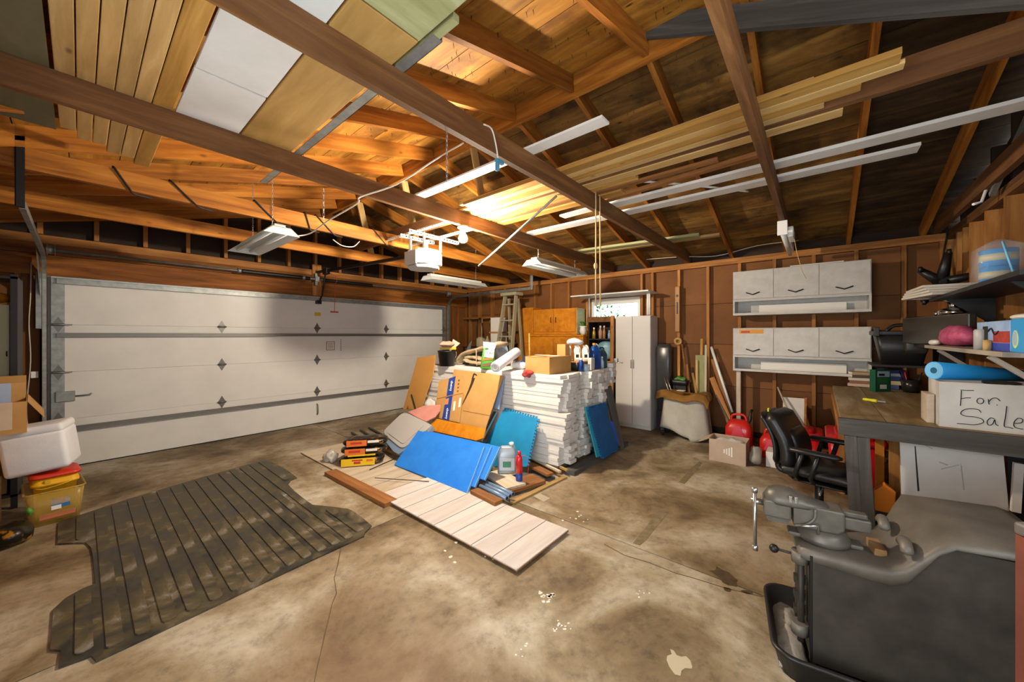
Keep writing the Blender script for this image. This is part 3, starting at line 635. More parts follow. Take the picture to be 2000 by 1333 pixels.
# timber bundle under the ridge
bun = [(2.372, -0.28, 2.60, 0.085, 0.030, 0.0, 'pine_yellow', 'topmost golden plank of the long bundle under the ridge'), (2.448, -0.30, 2.86, 0.060, 0.020, 0.0, 'pine', 'pale thin plank of the bundle under the ridge, reaching furthest right'),
       (2.52, -0.16, 2.92, 0.075, 0.032, 0.0, 'pine_yellow', 'third plank of the long bundle under the ridge'), (2.592, -0.02, 2.80, 0.055, 0.028, 0.0, 'pine', 'narrow plank of the bundle under the ridge, beside the long centre beam'),
       (2.40, 0.02, 2.70, 0.06, 0.025, 0.032, 'pine', 'short pale plank lying on top of the bundle under the ridge'), (2.49, 0.10, 3.02, 0.09, 0.02, 0.034, 'pine_yellow', 'wide plank on top of the bundle under the ridge, ending near the bulb')]
for (x, y0, y1, w_, h_, dz, m_, lab) in bun: plank('lumber_plank', (x, y0, ZT + dz), (x + 0.03, y1, ZT + dz), w_, h_, m_, bev=0.002, label=lab, cat='plank', group='planks stored on the ceiling beams')
for (x, y0, y1, w_, h_, dz, m_, lab) in [(2.74, -0.10, 2.90, 0.09, 0.02, 0.0, 'pine', 'flat pale plank right beside the long centre beam'), (2.84, 1.10, 3.0, 0.07, 0.03, 0.0, 'pine_yellow', 'golden plank above the bulb, right of the centre beam'),
        (2.93, 0.55, 2.95, 0.06, 0.02, 0.0, 'brown_board', 'brown plank between the golden plank and the white boards overhead'), (3.04, 1.3, 3.15, 0.10, 0.03, 0.0, 'pine_yellow', 'broad golden plank ending left of the hanging ropes')]:
    plank('lumber_plank', (x, y0, ZT + dz), (x, y1, ZT + dz), w_, h_, m_, bev=0.002, label=lab, cat='plank', group='planks stored on the ceiling beams')
plank('trim_board', onz(1183, 236, ZT), onz(812, 388, ZT), 0.095, 0.014, 'white_paint', label='white trim board lying across the beams above the bulb', cat='trim board', group='white boards on the beams')
plank('trim_board', onz(1795, 291, ZT), onz(1034, 459, ZT), 0.13, 0.022, 'white_paint', label='lower of two long white boards across the beams, ending above the wall cabinets', cat='trim board', group='white boards on the beams')
a_ = onz(2000, 206, ZT); a2 = onz(1192, 404, ZT); dv_ = (a_ - a2).normalized()
plank('trim_board', a2, a2 + dv_*min(2.62, (a2.y - YR - 0.07)/abs(dv_.y)), 0.13, 0.022, 'white_paint', label='upper of two long white boards across the beams, running out at the right edge', cat='trim board', group='white boards on the beams')
plank('trim_board', onz(1098, 425, ZT + 0.024), onz(1185, 402, ZT + 0.024), 0.10, 0.016, 'white_paint', label='short white offcut on the lower white board near the hanging ropes', cat='trim board', group='white boards on the beams')
plank('lumber_plank', onz(1500, 300, ZT) + Vector((0, 0, 0)), onz(1180, 395, ZT), 0.05, 0.03, 'brown_board', label='brown lath beside the upper long white board overhead', cat='plank', group='planks stored on the ceiling beams')
plank('lumber_plank', (5.02, 1.15, ZT), (4.80, 3.0, ZT), 0.14, 0.030, 'greenish_wood', label='greenish treated board lying over the beams near the back wall', cat='plank', group='planks stored on the ceiling beams')
plank('lumber_plank', (5.16, 0.95, ZT), (5.0, 2.9, ZT), 0.09, 0.030, 'pine', label='pale board beside the greenish treated board near the back wall', cat='plank', group='planks stored on the ceiling beams')
sp = catmull([onz(u, v, ZT + 0.06) for u, v in ((1130, 362), (1200, 353), (1290, 357), (1380, 365), (1462, 374))], 6)
mk('plastic_trim', MB().tube(sp, 0.010, 6), 'white_plastic', label='thin bowed white plastic strip lying over the lumber', cat='plastic strip')
p0_ = onz(1087, 383, ZT - 0.01); p1_ = Vector((0, 0, EYE)) + ray(935, 520)*4.1
mk('metal_rod', MB().cyl(p0_, p1_, 0.011, seg=8), 'galvanised', label='slanting grey metal rod hanging down right of the bulb', cat='rod')
# ------------------------------------------------------------------ ropes, chains and cables overhead
for u, lab in ((1163.5, 'left of the two hanging ropes in front of the window'), (1171.5, 'right of the two hanging ropes in front of the window')):
    a = ony(u, 392, TIE[1] - 0.028); b = ony(u + (1 if u > 1168 else 0), 598, TIE[1] - 0.028)
    pts = [Vector((a.x, TIE[1] + 0.03, ZP + 0.146)), Vector((a.x, TIE[1] - 0.028, ZP + 0.146)), a, a + (b-a)*0.35 + Vector((0.003, 0, 0)), a + (b-a)*0.7, b]
    r_ = thing('hanging_rope', (b.x, b.y, b.z), lab, 'rope', 'ropes hanging from the beam')
    mk('strand', MB().tube(pts, 0.0065, 6), 'rope', r_)
    if u < 1168:
        q = a + (b-a)*0.62; mk('knot', blob(lambda d: q + Vector((d.x*0.018, d.y*0.018, d.z*0.03)), 10, 8), 'rope', r_)
ch = thing('hook_chain', ony(873, 340, TIE[1] + 0.03), 'steel chain hanging from the middle ceiling beam', 'chain', 'loose ceiling chains'); chain('links', ony(873, 258, TIE[1] + 0.03), ony(873, 362, TIE[1] + 0.03), ch)
ch = thing('hook_chain', ony(632, 420, TIE[2] + 0.02), 'steel chain hanging left of the door opener', 'chain', 'loose ceiling chains'); chain('links', ony(632, 368, TIE[2] + 0.03), ony(632, 430, TIE[2] + 0.03), ch)
yb = TIE[1] - 0.026
cl = thing('cord_clamp', ony(975, 320, yb), 'blue clamp hanging on a grey cord over the middle ceiling beam', 'clamp')
mk('cord', MB().tube(catmull([ony(945, 243, yb), ony(960, 252, yb), ony(968, 280, yb), ony(973, 312, yb)], 5), 0.005, 6), 'cable_white', cl)
mat('clamp_blue', '3f7f9a', 0.4)
q = ony(976, 320, yb - 0.01); mk('clamp_body', MB().box(q.x - 0.035, q.x + 0.03, q.y - 0.012, q.y + 0.012, q.z + 0.0, q.z + 0.022, bev=0.004).box(q.x - 0.03, q.x - 0.012, q.y - 0.012, q.y + 0.012, q.z - 0.05, q.z, bev=0.004), 'clamp_blue', cl)
y2 = TIE[2] - 0.026
cw = catmull([ony(906, 279, 2.0), ony(850, 312, 2.2), ony(775, 360, 2.5), ony(704, 385, y2), ony(697, 398, y2), ony(640, 432, 3.3), ony(606, 456, 3.9), ony(575, 462, 3.98)], 6)
mk('power_cable', MB().tube(cw, 0.006, 6), 'cable_white', label='pale power cable drooping between beams left of the bulb', cat='cable')
y3 = TIE[3] - 0.026; ec = thing('extension_cord', (1.6, TIE[3], ZP), 'black cord wound around the orange-lit ceiling beam', 'cord')
for (ua, ub) in ((222, 262), (333, 390), (498, 545), (596, 607), (618, 655), (728, 758)):
    la = []
    a = Vector(ony(ua, 500, y3)); b = Vector(ony(ub, 500, y3))
    la = [Vector((a.x, TIE[3] + 0.024, ZP + 0.15)), Vector((a.x, y3, ZP + 0.15)), Vector((a.x + (b.x-a.x)*0.35, y3, ZP + 0.085)), Vector((a.x + (b.x-a.x)*0.75, y3, ZP + 0.015)), Vector((b.x, y3, ZP - 0.02)), Vector((b.x + 0.10, y3 + 0.05, ZP - 0.012))]
    mk('cord_turn', MB().tube(catmull(la, 4), 0.007, 6), 'cable_black', ec)
mb = MB().tube(catmull([ony(650, 468, y3), ony(668, 480, y3 - 0.03), ony(690, 482, y3 - 0.03), ony(702, 472, y3)], 5), 0.005, 6)
mk('cable_loop', mb, 'cable_white', label='white cable loop hanging below the orange-lit beam', cat='cable')
mk('wall_cable', MB().tube(catmull([onx(1250, 508, 5.94), onx(1330, 502, 5.94), onx(1400, 500, 5.93), onx(1480, 480, 5.92), onx(1560, 470, 5.92)], 6), 0.006, 6), 'cable_white', label='thin white cable along the top of the back wall', cat='cable')
mk('sensor_wire', MB().tube(catmull([Vector((-0.33, 6.40, 2.25)), Vector((-0.335, 6.41, 1.9)), Vector((-0.345, 6.41, 1.6)), Vector((-0.335, 6.41, 1.2)), Vector((-0.36, 6.41, 0.7)), Vector((-0.34, 6.41, 0.3))], 5), 0.005, 6), 'cable_white', label='white sensor wire running down beside the left door track', cat='cable')
mk('wall_outlet', MB().box(-0.335, -0.285, 6.425, 6.455, 1.02, 1.09, bev=0.004), 'white_plastic', label='small white socket on the dark post left of the overhead door', cat='outlet')
# ------------------------------------------------------------------ more helpers
def plane_x(xb, zb, xt, zt):
    """plane parallel to Y through (xb, zb) and (xt, zt) in the XZ section"""
    d = Vector((xt - xb, 0, zt - zb)).normalized(); return Vector((xb, 0, zb)), Vector((-d.z, 0, d.x))
def plane_y(yb, zb, yt, zt):
    d = Vector((0, yt - yb, zt - zb)).normalized(); return Vector((0, yb, zb)), Vector((0, -d.z, d.y))
def onp(u, v, pl):
    d = ray(u, v); o = Vector((0, 0, EYE)); return o + d*((pl[0] - o).dot(pl[1]) / d.dot(pl[1]))
def slab_pts(pts, n, th):
    """polygon in space thickened along -n"""
    k = len(pts); a = [Vector(p) for p in pts]; nn = Vector((0, 0, 0))
    for i in range(k): nn += (a[i] - a[0]).cross(a[(i+1) % k] - a[0])
    if nn.dot(n) < 0: a = a[::-1]
    b = [p - n*th for p in a]
    return MB().add(a + b, [tuple(range(k)), tuple(range(k, 2*k))[::-1]] + [((i+1) % k, i, i + k, (i+1) % k + k) for i in range(k)])
def sheet(name, px, pl, th, m, parent=None, label=None, cat=None, group=None, off=0.0):
    pts = [onp(u, v, (pl[0] + pl[1]*off, pl[1])) for u, v in px]
    return mk(name, slab_pts(pts, pl[1], th), m, parent, None, label, cat, group)
def rounded(pts, r=0.25, n=4):
    """cut the corners of a pixel outline into short arcs"""
    out = []; k = len(pts)
    for i in range(k):
        p = Vector(pts[i]); a = p + (Vector(pts[i-1]) - p)*r; b = p + (Vector(pts[(i+1) % k]) - p)*r
        for j in range(n + 1): t = j/n; out.append(tuple((1-t)**2*a + 2*t*(1-t)*p + t*t*b))
    return out
def sbox(x0, x1, y0, y1, z0, z1, r, seg=3, taper=0.0, M=None, levels=None):
    """rounded-rectangle loft (tubs, jugs, bottles): levels are (height, inset, corner radius)"""
    mb = MB(); rs = []
    for (z, ins, rr) in (levels or [(z0, taper, r), (z1, 0, r)]):
        a0, a1, b0, b1 = x0 + ins, x1 - ins, y0 + ins, y1 - ins; rr = min(rr, (a1-a0)/2.01, (b1-b0)/2.01); ring = []
        for (cx, cy, s0) in ((a1-rr, b1-rr, 0), (a0+rr, b1-rr, PI/2), (a0+rr, b0+rr, PI), (a1-rr, b0+rr, 1.5*PI)):
            for j in range(seg + 1): an = s0 + PI/2*j/seg; ring.append(Vector((cx + rr*math.cos(an), cy + rr*math.sin(an), z)))
        rs.append([M @ p for p in ring] if M is not None else ring)
    return mb.loft(rs, True)
def tub(x0, x1, y0, y1, z0, z1, r, wall, taper, M=None, seg=3):
    """open tub with wall thickness"""
    return sbox(x0, x1, y0, y1, z0, z1, r, seg, M=M, levels=[(z0, taper, r), (z1, 0, r), (z1, wall, r), (z0 + wall, taper + wall, r)])
def lumps(seed, amp, sc):
    def f(p): return amp*mnoise.noise(Vector((p.x*sc + seed*7.3, p.y*sc - seed*3.1, p.z*sc + seed)))
    return f
def pillow(c, sx, sy, sz, M=None, seed=1, amp=0.015, sq=2.6, seg=28, rings=14, sc=9.0):
    """soft bag: a superellipsoid with dents"""
    nz = lumps(seed, amp, sc); c = Vector(c); M = M or Matrix.Identity(3)
    def f(d):
        q = (abs(d.x)**sq + abs(d.y)**sq + abs(d.z)**sq)**(-1.0/sq); p = Vector((d.x*q*sx, d.y*q*sy, d.z*q*sz))
        return c + M @ (p + d*nz(p))
    return blob(f, seg, rings)
# ------------------------------------------------------------------ rubber mat
m, nt, b = _bsdf('mat_rubber'); b.inputs['Roughness'].default_value = 0.48; b.inputs['Specular IOR Level'].default_value = 0.4
tc = _n(nt, 'ShaderNodeTexCoord'); n1 = _n(nt, 'ShaderNodeTexNoise', i_Scale=3.0, i_Detail=10.0, i_Roughness=0.72, i_Distortion=0.8); nt.links.new(tc.outputs['Object'], n1.inputs['Vector'])
r1 = _ramp(nt, [(0.34, lin('191816')), (0.43, lin('302e28')), (0.50, lin('454030')), (0.56, lin('594e36')), (0.63, lin('716d63')), (0.72, lin('a5a39b'))]); nt.links.new(n1.outputs['Fac'], r1.inputs['Fac']); nt.links.new(r1.outputs['Color'], b.inputs['Base Color'])
rr_ = _ramp(nt, [(0.35, (0.30, 0.30, 0.30, 1)), (0.65, (0.7, 0.7, 0.7, 1))]); nt.links.new(n1.outputs['Fac'], rr_.inputs['Fac']); nt.links.new(rr_.outputs['Color'], b.inputs['Roughness'])
outl = [(112, 1062), (150, 1060), (168, 1060), (178, 1070), (182, 1090), (186, 1140), (160, 1150), (128, 1168), (104, 1190), (98, 1268), (119, 1270), (114, 1303), (178, 1280), (188, 1291), (400, 1192), (560, 1116), (711, 1047), (713, 1040), (726, 1027), (712, 1015), (692, 1000), (680, 994), (640, 989), (610, 986), (600, 979), (578, 962), (562, 946), (568, 938), (580, 933), (560, 918), (532, 903), (518, 898), (400, 931), (250, 975), (114, 1020)]
mo = [onz(u, v, 0.012) for u, v in outl]; cx_ = sum(p.x for p in mo)/len(mo); cy_ = sum(p.y for p in mo)/len(mo)
mt = thing('rubber_mat', (cx_, cy_, 0), 'worn dark ribbed rubber truck bed mat lying on the concrete floor', 'mat')
mk('mat_base', MB().prism([(p.x, p.y) for p in mo], 0.0005, 0.011), 'mat_rubber', mt)
def xspan(poly, x):
    ys = []
    for i in range(len(poly)):
        a, c = poly[i], poly[(i+1) % len(poly)]
        if (a.x - x)*(c.x - x) < 0: t = (x - a.x)/(c.x - a.x); ys.append(a.y + t*(c.y - a.y))
    return sorted(ys)
x = -0.115
while x < 1.5:
    ys = [xspan(mo, x + q) for q in (0.033, 0.008, 0.058)]
    if len(ys[0]) >= 2 and len(ys[0]) % 2 == 0:
        for j in range(0, len(ys[0]), 2):
            y0, y1 = ys[0][j] + 0.045, ys[0][j+1] - 0.045; mid = (y0 + y1)/2
            for o in ys[1:]:
                hit = [(o[i], o[i+1]) for i in range(0, len(o) - 1, 2) if o[i] < mid < o[i+1]]
                if hit: y0 = max(y0, hit[0][0] + 0.03); y1 = min(y1, hit[0][1] - 0.03)
                else: y1 = y0
            if y1 - y0 > 0.05:
                ou = [(x + 0.033 + 0.029*math.cos(a), y1 - 0.02 + 0.02*math.sin(a)) for a in [PI*q/4 for q in range(5)]] + [(x + 0.033 - 0.029*math.cos(a), y0 + 0.02 - 0.02*math.sin(a)) for a in [PI*q/4 for q in range(5)]]
                mk('rib', MB().prism(ou, 0.011, 0.0175), 'mat_rubber', mt)
    x += 0.096
# ------------------------------------------------------------------ big stack of white foam strips
mat('foam_white', 'dedbd4', 0.75, col2='d2cec6', vscale=5, bump=0.08, bscale=160)
mat('foam_grey', 'b6b0a8', 0.85)
SX0, SX1, SY0, SY1 = 3.31, 4.66, 2.13, 4.44
ORD = 'first second third fourth fifth sixth seventh eighth ninth tenth eleventh twelfth thirteenth fourteenth fifteenth sixteenth seventeenth eighteenth nineteenth twentieth twenty-first twenty-second twenty-third twenty-fourth'.split()
rd = random.Random(21); zrow = 0.075; row = 0
for bnd in range(5):
    n_in = (5, 5, 4, 5, 5)[bnd]; xs = [SX0]
    while xs[-1] < SX1 - 0.09: xs.append(xs[-1] + rd.choice((0.10, 0.112, 0.12, 0.13)))
    xs[-1] = SX1 + rd.uniform(-0.02, 0.03)
    offs = [rd.uniform(-0.075, 0.06) for _ in xs]
    for q in range(n_in):
        h = 0.0405
        for i in range(len(xs) - 1):
            o = offs[i] + rd.uniform(-0.022, 0.022); sx = (rd.uniform(-0.014, 0.014) if i == 0 else 0)
            if bnd < 2 and 4.0 < xs[i] + 0.1 < 4.6: o = max(o, -0.005)
            lab = 'white foam strip of the big stack, %s layer up, %s in from the long side' % (ORD[row], ORD[i])
            mk('foam_strip', MB().box(xs[i] + sx + 0.0015, xs[i+1] - 0.0015, SY0 + o, SY1 + rd.uniform(-0.03, 0.03), zrow + 0.0004, zrow + h - 0.0022), 'foam_white', label=lab, cat='foam strip', group='foam strips of the big white stack')
        zrow += h; row += 1
STK = zrow
for i, x in enumerate((3.36, 3.85, 4.34)): plank('skid_board', (x, SY0 - 0.04, 0.0), (x, SY1, 0.0), 0.16, 0.036, 'brown_board', label='%s brown board under the white foam stack' % ('nearest', 'middle', 'furthest')[i], cat='board', group='boards under the foam stack')
for i, y in enumerate((2.2, 3.0, 3.7, 4.3)): plank('skid_board', (SX0 - 0.02, y, 0.037), (SX1, y, 0.037), 0.14, 0.036, 'grey_wood', label='%s grey cross board under the white foam stack' % ('frontmost', 'second', 'third', 'rearmost')[i], cat='board', group='cross boards under the foam stack')
plank('skid_board', (3.34, 2.02, 0.0), (4.75, 2.02, 0.0), 0.12, 0.05, 'grey_wood', label='weathered grey sill board along the front end of the foam stack', cat='board')
# ------------------------------------------------------------------ grooved siding sheets on the floor
def siding(name, x0, x1, y0, y1, z0, m, lab, rz=0.0, pitch=0.205):
    t = thing(name, ((x0+x1)/2, (y0+y1)/2, z0), lab, 'siding sheet', 'grooved siding sheets on the floor')
    mk('backing', MB().box(x0, x1, y0, y1, z0, z0 + 0.008), 'brown_board', t)
    y = y0
    while y < y1 - 0.01:
        e = min(y + pitch, y1); mk('plank', MB().box(0, x1 - x0, 0, e - y - 0.008, 0, 0.008), m, t, T(x0, y + 0.004, z0 + 0.008)); y = e
    return t
siding('siding_sheet', 1.74, 2.345, 1.425, 3.05, 0.017, 'siding_grey', 'pale grooved siding sheet on the floor, nearest the camera')
siding('siding_sheet', 1.78, 2.36, 2.90, 4.95, 0.0, 'siding', 'tan grooved siding sheet on the floor under the charcoal bags')
plank('loose_board', onz(645, 926, 0), onz(764, 988, 0), 0.12, 0.036, 'brown_board', label='reddish brown board lying on the floor left of the siding sheets', cat='board')
plank('lath', onz(772, 984, 0), onz(858, 1020, 0), 0.04, 0.01, 'grey_wood', label='thin lath on the floor along the edge of the siding', cat='lath')
mk('wire_rod', MB().cyl(onz(732, 934, 0.040), onz(838, 941, 0.040), 0.004, seg=6), 'dark_steel', label='thin dark rod lying across the siding sheet', cat='rod')
mk('wire_rod', MB().cyl(onz(722, 918, 0.022), onz(772, 896, 0.022), 0.005, seg=6), 'dark_steel', label='short dark rod on the siding beside the charcoal bags', cat='rod')
for i, (a, b, lab) in enumerate((((687, 846), (742, 880), 'lower'), ((704, 841), (760, 874), 'middle'), ((721, 836), (778, 868), 'upper'))):
    plank('metal_strip', onz(*a, 0.018), onz(*b, 0.018), 0.03, 0.012, 'dark_steel', label='%s dark strip lying behind the charcoal bags' % lab, cat='strip', group='dark strips behind the charcoal bags')
plank('loose_board', onz(722, 866, 0.031), onz(790, 893, 0.031), 0.06, 0.03, 'brown_board', label='brown stick lying by the foot of the grey tote lid', cat='board')
# ------------------------------------------------------------------ charcoal bags
mat('bag_black', '15120d', 0.35, bump=0.2, bscale=25, col2='9a6a18', vscale=13, lo=0.56, hi=0.62); mat('bag_yellow', 'd8b414', 0.35); mat('bag_orange', 'cf6a14', 0.4); mat('bag_red', 'b02c14', 0.4); mat('bag_white', 'dcd6c8', 0.5)
cb = onz(697, 911, 0.018)
for k, (z, dx, lab) in enumerate(((0.018, 0.0, 'bottom'), (0.122, 0.03, 'middle'), (0.212, 0.05, 'top'))):
    yaw = -0.62; R3 = Matrix.Rotation(yaw, 3, 'Z'); c = Vector((cb.x + 0.10 + dx, cb.y + 0.07, z + 0.050)); hx = 0.047 if k == 0 else 0.040
    t = thing('charcoal_bag', (c.x, c.y, z), '%s black and yellow charcoal bag of the stack on the tan siding' % lab, 'charcoal bag', 'charcoal bags')
    mk('sack', pillow(c, 0.245, 0.13, hx, R3, 5 + k, 0.012, 3.2), 'bag_black', t)
    F_ = Matrix.Translation(c) @ R3.to_4x4() @ T(0, -0.1335, 0) @ RX(PI/2)
    if k == 0:
        mk('label_panel', MB().box(-0.20, 0.15, -0.040, 0.040, 0.0, 0.004, F_), 'bag_yellow', t)
        mk('label_text', MB().box(-0.09, 0.02, 0.012, 0.028, 0.004, 0.0046, F_).box(-0.07, 0.0, -0.02, 0.006, 0.004, 0.0046, F_), 'bag_red', t); mk('label_mark', MB().box(0.06, 0.13, 0.0, 0.025, 0.004, 0.0046, F_), 'bag_orange', t)
    else:
        mk('label_panel', MB().box(-0.19, 0.02, -0.028, 0.038, 0.0, 0.004, F_), 'bag_orange', t); mk('label_text', MB().box(-0.15, -0.03, -0.004, 0.022, 0.004, 0.0046, F_), 'bag_red', t)
        mk('label_stripe', MB().box(0.03, 0.15, 0.004, 0.03, 0.001, 0.005, F_), 'bag_white', t)
        if k == 1: mk('lower_stripe', MB().box(-0.16, 0.13, -0.045, -0.028, 0.0, 0.004, F_), 'bag_yellow', t)
q = onz(652, 905, 0.0); mk('crumpled_wrapper', pillow((q.x - 0.02, q.y + 0.04, 0.07), 0.05, 0.08, 0.055, None, 3, 0.06, 2.2, sc=22), mat('film_grey', 'b8b4aa', 0.25, alpha=0.7), label='crumpled clear wrapper beside the charcoal bags', cat='plastic wrap')
# ------------------------------------------------------------------ sheets leaning on the foam stack
mat('tan_card', 'b0803e', 0.75, col2='a87636', vscale=3)
sheet('cardboard_sheet', [(815, 699), (850, 694), (846, 730), (822, 800), (787, 800)], plane_x(3.02, 0.36, 3.275, 1.19), 0.012, 'tan_card', label='tan board leaning at the far left end of the foam stack', cat='board')
for k, (ua, va, ub, vb_) in enumerate(((804, 772, 812, 800), )): plank('angle_iron', onx(ua, va, 3.0), onx(ub, vb_, 2.9), 0.03, 0.012, 'dark_steel', up=(-1, 0, 0), label='%s black iron bar by the foot of the tan leaning board' % ('taller', 'shorter')[k], cat='iron bar')
mat('film_white', 'e6e4e0', 0.25, alpha=0.75)
q = onx(838, 795, 3.2); mk('plastic_bundle', pillow((3.22, q.y, 0.45), 0.06, 0.13, 0.12, None, 8, 0.03, 2.2, sc=14), 'film_white', label='bundle of clear plastic film by the left end of the foam stack', cat='plastic wrap')
pl = plane_x(2.86, 0.10, 3.27, 1.04)
smile_card = thing('cardboard_box', onp(920, 840, pl), 'large flattened cardboard box with a black arrow print leaning on the foam stack', 'cardboard box')
sheet('panel', [(887, 722), (984, 734), (968, 778), (947, 842), (893, 828), (870, 800)], pl, 0.006, 'cardboard', smile_card)
sheet('fold_line', [(904, 802), (957, 812), (957, 813.2), (904, 803.2)], pl, 0.001, 'brown_board', smile_card, off=0.0012)
mat('print_black', '2e2218', 0.7)
arc = [(902, 792), (908, 780), (916, 763), (922, 748), (925, 738)]
for i in range(len(arc) - 1):
    a, b = arc[i], arc[i+1]; w0, w1 = 0.6 + 1.1*i, 0.6 + 1.1*(i+1)
    sheet('smile_print', [(a[0] - w0*0.6, a[1]), (b[0] - w1*0.6, b[1]), (b[0] + w1*0.6, b[1] + 1), (a[0] + w0*0.6, a[1] + 1)], pl, 0.001, 'print_black', smile_card, off=0.0014)
sheet('arrow_print', [(921, 741), (924, 731), (927, 729), (932, 733), (931, 735), (926.5, 732.5), (924, 741)], pl, 0.001, 'print_black', smile_card, off=0.0014)
pl2 = (pl[0] + pl[1]*0.02, pl[1])
chew = thing('cardboard_box', onp(870, 810, pl2), 'flattened cardboard box with blue printed tape strips in front of the arrow box', 'cardboard box')
sheet('panel', [(857, 745), (891, 735), (906, 734), (905, 770), (897, 826), (846, 815), (852, 785)], pl2, 0.006, 'cardboard', chew)
mat('tape_blue', '22408c', 0.4)
sheet('blue_tape', [(877, 740), (890, 735), (885, 771), (872, 774)], pl2, 0.001, 'tape_blue', chew, off=0.0012)
sheet('blue_tape', [(871, 777), (884, 773), (877, 822), (863, 819)], pl2, 0.001, 'tape_blue', chew, off=0.0012)
sheet('fold_line', [(853, 779), (904, 768), (904, 769), (853, 780.2)], pl2, 0.001, 'brown_board', chew, off=0.0012)
sheet('tape_patch', [(870, 780), (877, 778), (875, 790), (868, 791)], pl2, 0.001, mat('tape_orange', 'c8825a', 0.6), chew, off=0.0016)
for uv in ((886, 785), (897, 778)): sheet('clear_tape', [uv, (uv[0] + 4, uv[1] - 1), (uv[0] + 2, uv[1] + 17), (uv[0] - 2, uv[1] + 18)], pl2, 0.001, 'paper', chew, off=0.0013)
for (uv, sz) in (((881.5, 754), 0.055), ((873, 808), 0.055)):
    c = onp(uv[0], uv[1], (pl2[0] + pl2[1]*0.002, pl2[1])); d = (onp(uv[0] - 2, uv[1] + 16, pl2) - onp(uv[0] + 2, uv[1] - 16, pl2)).normalized()
    z = pl2[1]; y = z.cross(d); M_ = Matrix((d, y, z)).transposed().to_4x4(); M_.translation = c
    text('tape_print', 'chewy', sz, MATS['paper'], chew, M_, bold=0.001)
mat('card_print', '6a4c2a', 0.8)
for i, dv in enumerate((0, 7, 14, 21)): sheet('small_print', [(895 - i*0.8, 742 + dv), (898 - i*0.8, 741.5 + dv), (897.5 - i*0.8, 745 + dv), (894.5 - i*0.8, 745.5 + dv)], pl2, 0.001, 'card_print', chew, off=0.0012)
sheet('blue_board', [(962, 735), (985, 736), (975, 800), (958, 795)], plane_x(3.12, 0.3, 3.285, 1.04), 0.01, mat('pale_blue', '8fa4c8', 0.6), label='pale blue foam board standing behind the arrow box', cat='foam board')
pl = plane_x(2.62, 0.12, 2.98, 0.52)
sheet('wood_board', [(851, 818), (948, 838), (944, 856), (930, 861), (846, 842), (836, 836)], pl, 0.018, 'orange_wood', label='orange-brown wooden board leaning behind the blue boards', cat='board')
mat('pink_card', 'cc8c80', 0.7, col2='bc7c70', vscale=4)
sheet('pink_board', [(797, 805), (828, 793), (860, 791), (858, 803), (849, 815), (832, 824), (815, 816)], plane_x(2.70, 0.31, 2.96, 0.57), 0.012, 'pink_card', label='pinkish sheet lying on top of the grey tote lid', cat='board')
mat('lid_grey', 'a9a6a2', 0.45); mat('lid_blue', '71869c', 0.45)
pl = plane_x(2.42, 0.10, 2.86, 0.48)
lid = thing('tote_lid', onp(780, 850, pl), 'grey plastic tote lid with a blue rim leaning by the pink sheet', 'tote lid')
sheet('rim', rounded([(744, 851), (786, 806), (846, 832), (838, 845), (779, 888), (768, 882)], 0.18), pl, 0.05, 'lid_blue', lid)
sheet('lid_top', rounded([(746, 845), (788, 804), (843, 830), (836, 838), (786, 878)], 0.2), pl, 0.02, 'lid_grey', lid, off=0.015)
sheet('raised_panel', rounded([(756, 845), (792, 811), (830, 830), (787, 868)], 0.12), pl, 0.006, 'lid_grey', lid, off=0.022)
mat('board_blue', '1f74d4', 0.5, col2='2a80de', vscale=6); mat('board_blue_edge', '6fa6dc', 0.6)
for k, (du, lab) in enumerate(((0, 'front'), (15, 'middle'), (34, 'rear'))):
    pl = plane_x(2.30 + 0.035*k, 0.055, 2.60 + 0.035*k, 0.36)
    px_ = [(817 + du*0.75, 841.5 + du*0.07), (945 + du*0.9, 873), (911 + du, 963 - du*0.75), (770 + du*0.6, 908 - du*0.55)]
    t = thing('blue_foam_board', onp(850, 940, pl), '%s bright blue foam board of three leaning over the siding' % lab, 'foam board', 'bright blue foam boards')
    sheet('board', px_, pl, 0.022, 'board_blue', t)
    a, b, c, d = px_; sheet('cut_edge', [b, (b[0] + 1.2, b[1]), (c[0] + 1.2, c[1] + 0.4), c], pl, 0.021, 'board_blue_edge', t, off=-0.0004)
mat('teal_foam', '0f86b8', 0.65, col2='0c76a6', vscale=5); mat('blue_foam', '0f5d98', 0.65, col2='0c4f86', vscale=5); mat('teal_side', '2a9cb0', 0.65)
def toothed(p, q, n, depth, nrm):
    """puzzle edge between two points"""
    out = []; d = (q - p)/n
    for i in range(n):
        a = p + d*i; out += [a, a + d*0.12, a + d*0.05 + nrm*depth, a + d*0.62 + nrm*depth, a + d*0.55]
    return out
def puzzle(name, corners, pl, th, m, lab, teeth, off=0.0, group='interlocking foam mats'):
    c = [onp(u, v, (pl[0] + pl[1]*off, pl[1])) for u, v in corners]; ctr = sum(c, Vector())/len(c); out = []
    for i in range(len(c)):
        p, q = c[i], c[(i+1) % len(c)]
        if i in teeth:
            nr = (q - p).cross(pl[1]).normalized()
            if nr.dot((p + q)/2 - ctr) < 0: nr = -nr
            out += toothed(p, q, teeth[i], 0.022, nr)
        else: out.append(p)
    return mk(name, slab_pts(out, pl[1], th), m, label=lab, cat='foam mat', group=group)
puzzle('puzzle_mat', [(984, 800), (1050, 818), (1029, 912), (956, 912), (940, 880)], plane_x(3.03, 0.07, 3.24, 0.60), 0.014, 'teal_foam', 'large teal interlocking foam mat leaning on the long side of the stack', {0: 13, 1: 15})
plank('lath', onp(975, 806, plane_x(3.03, 0.07, 3.24, 0.60)) + Vector((-0.02, 0.03, 0)), onp(942, 862, plane_x(2.9, 0.07, 3.24, 0.60)) + Vector((-0.02, 0, 0)), 0.05, 0.02, 'steel', label='grey rolled film standing beside the teal foam mat', cat='roll')
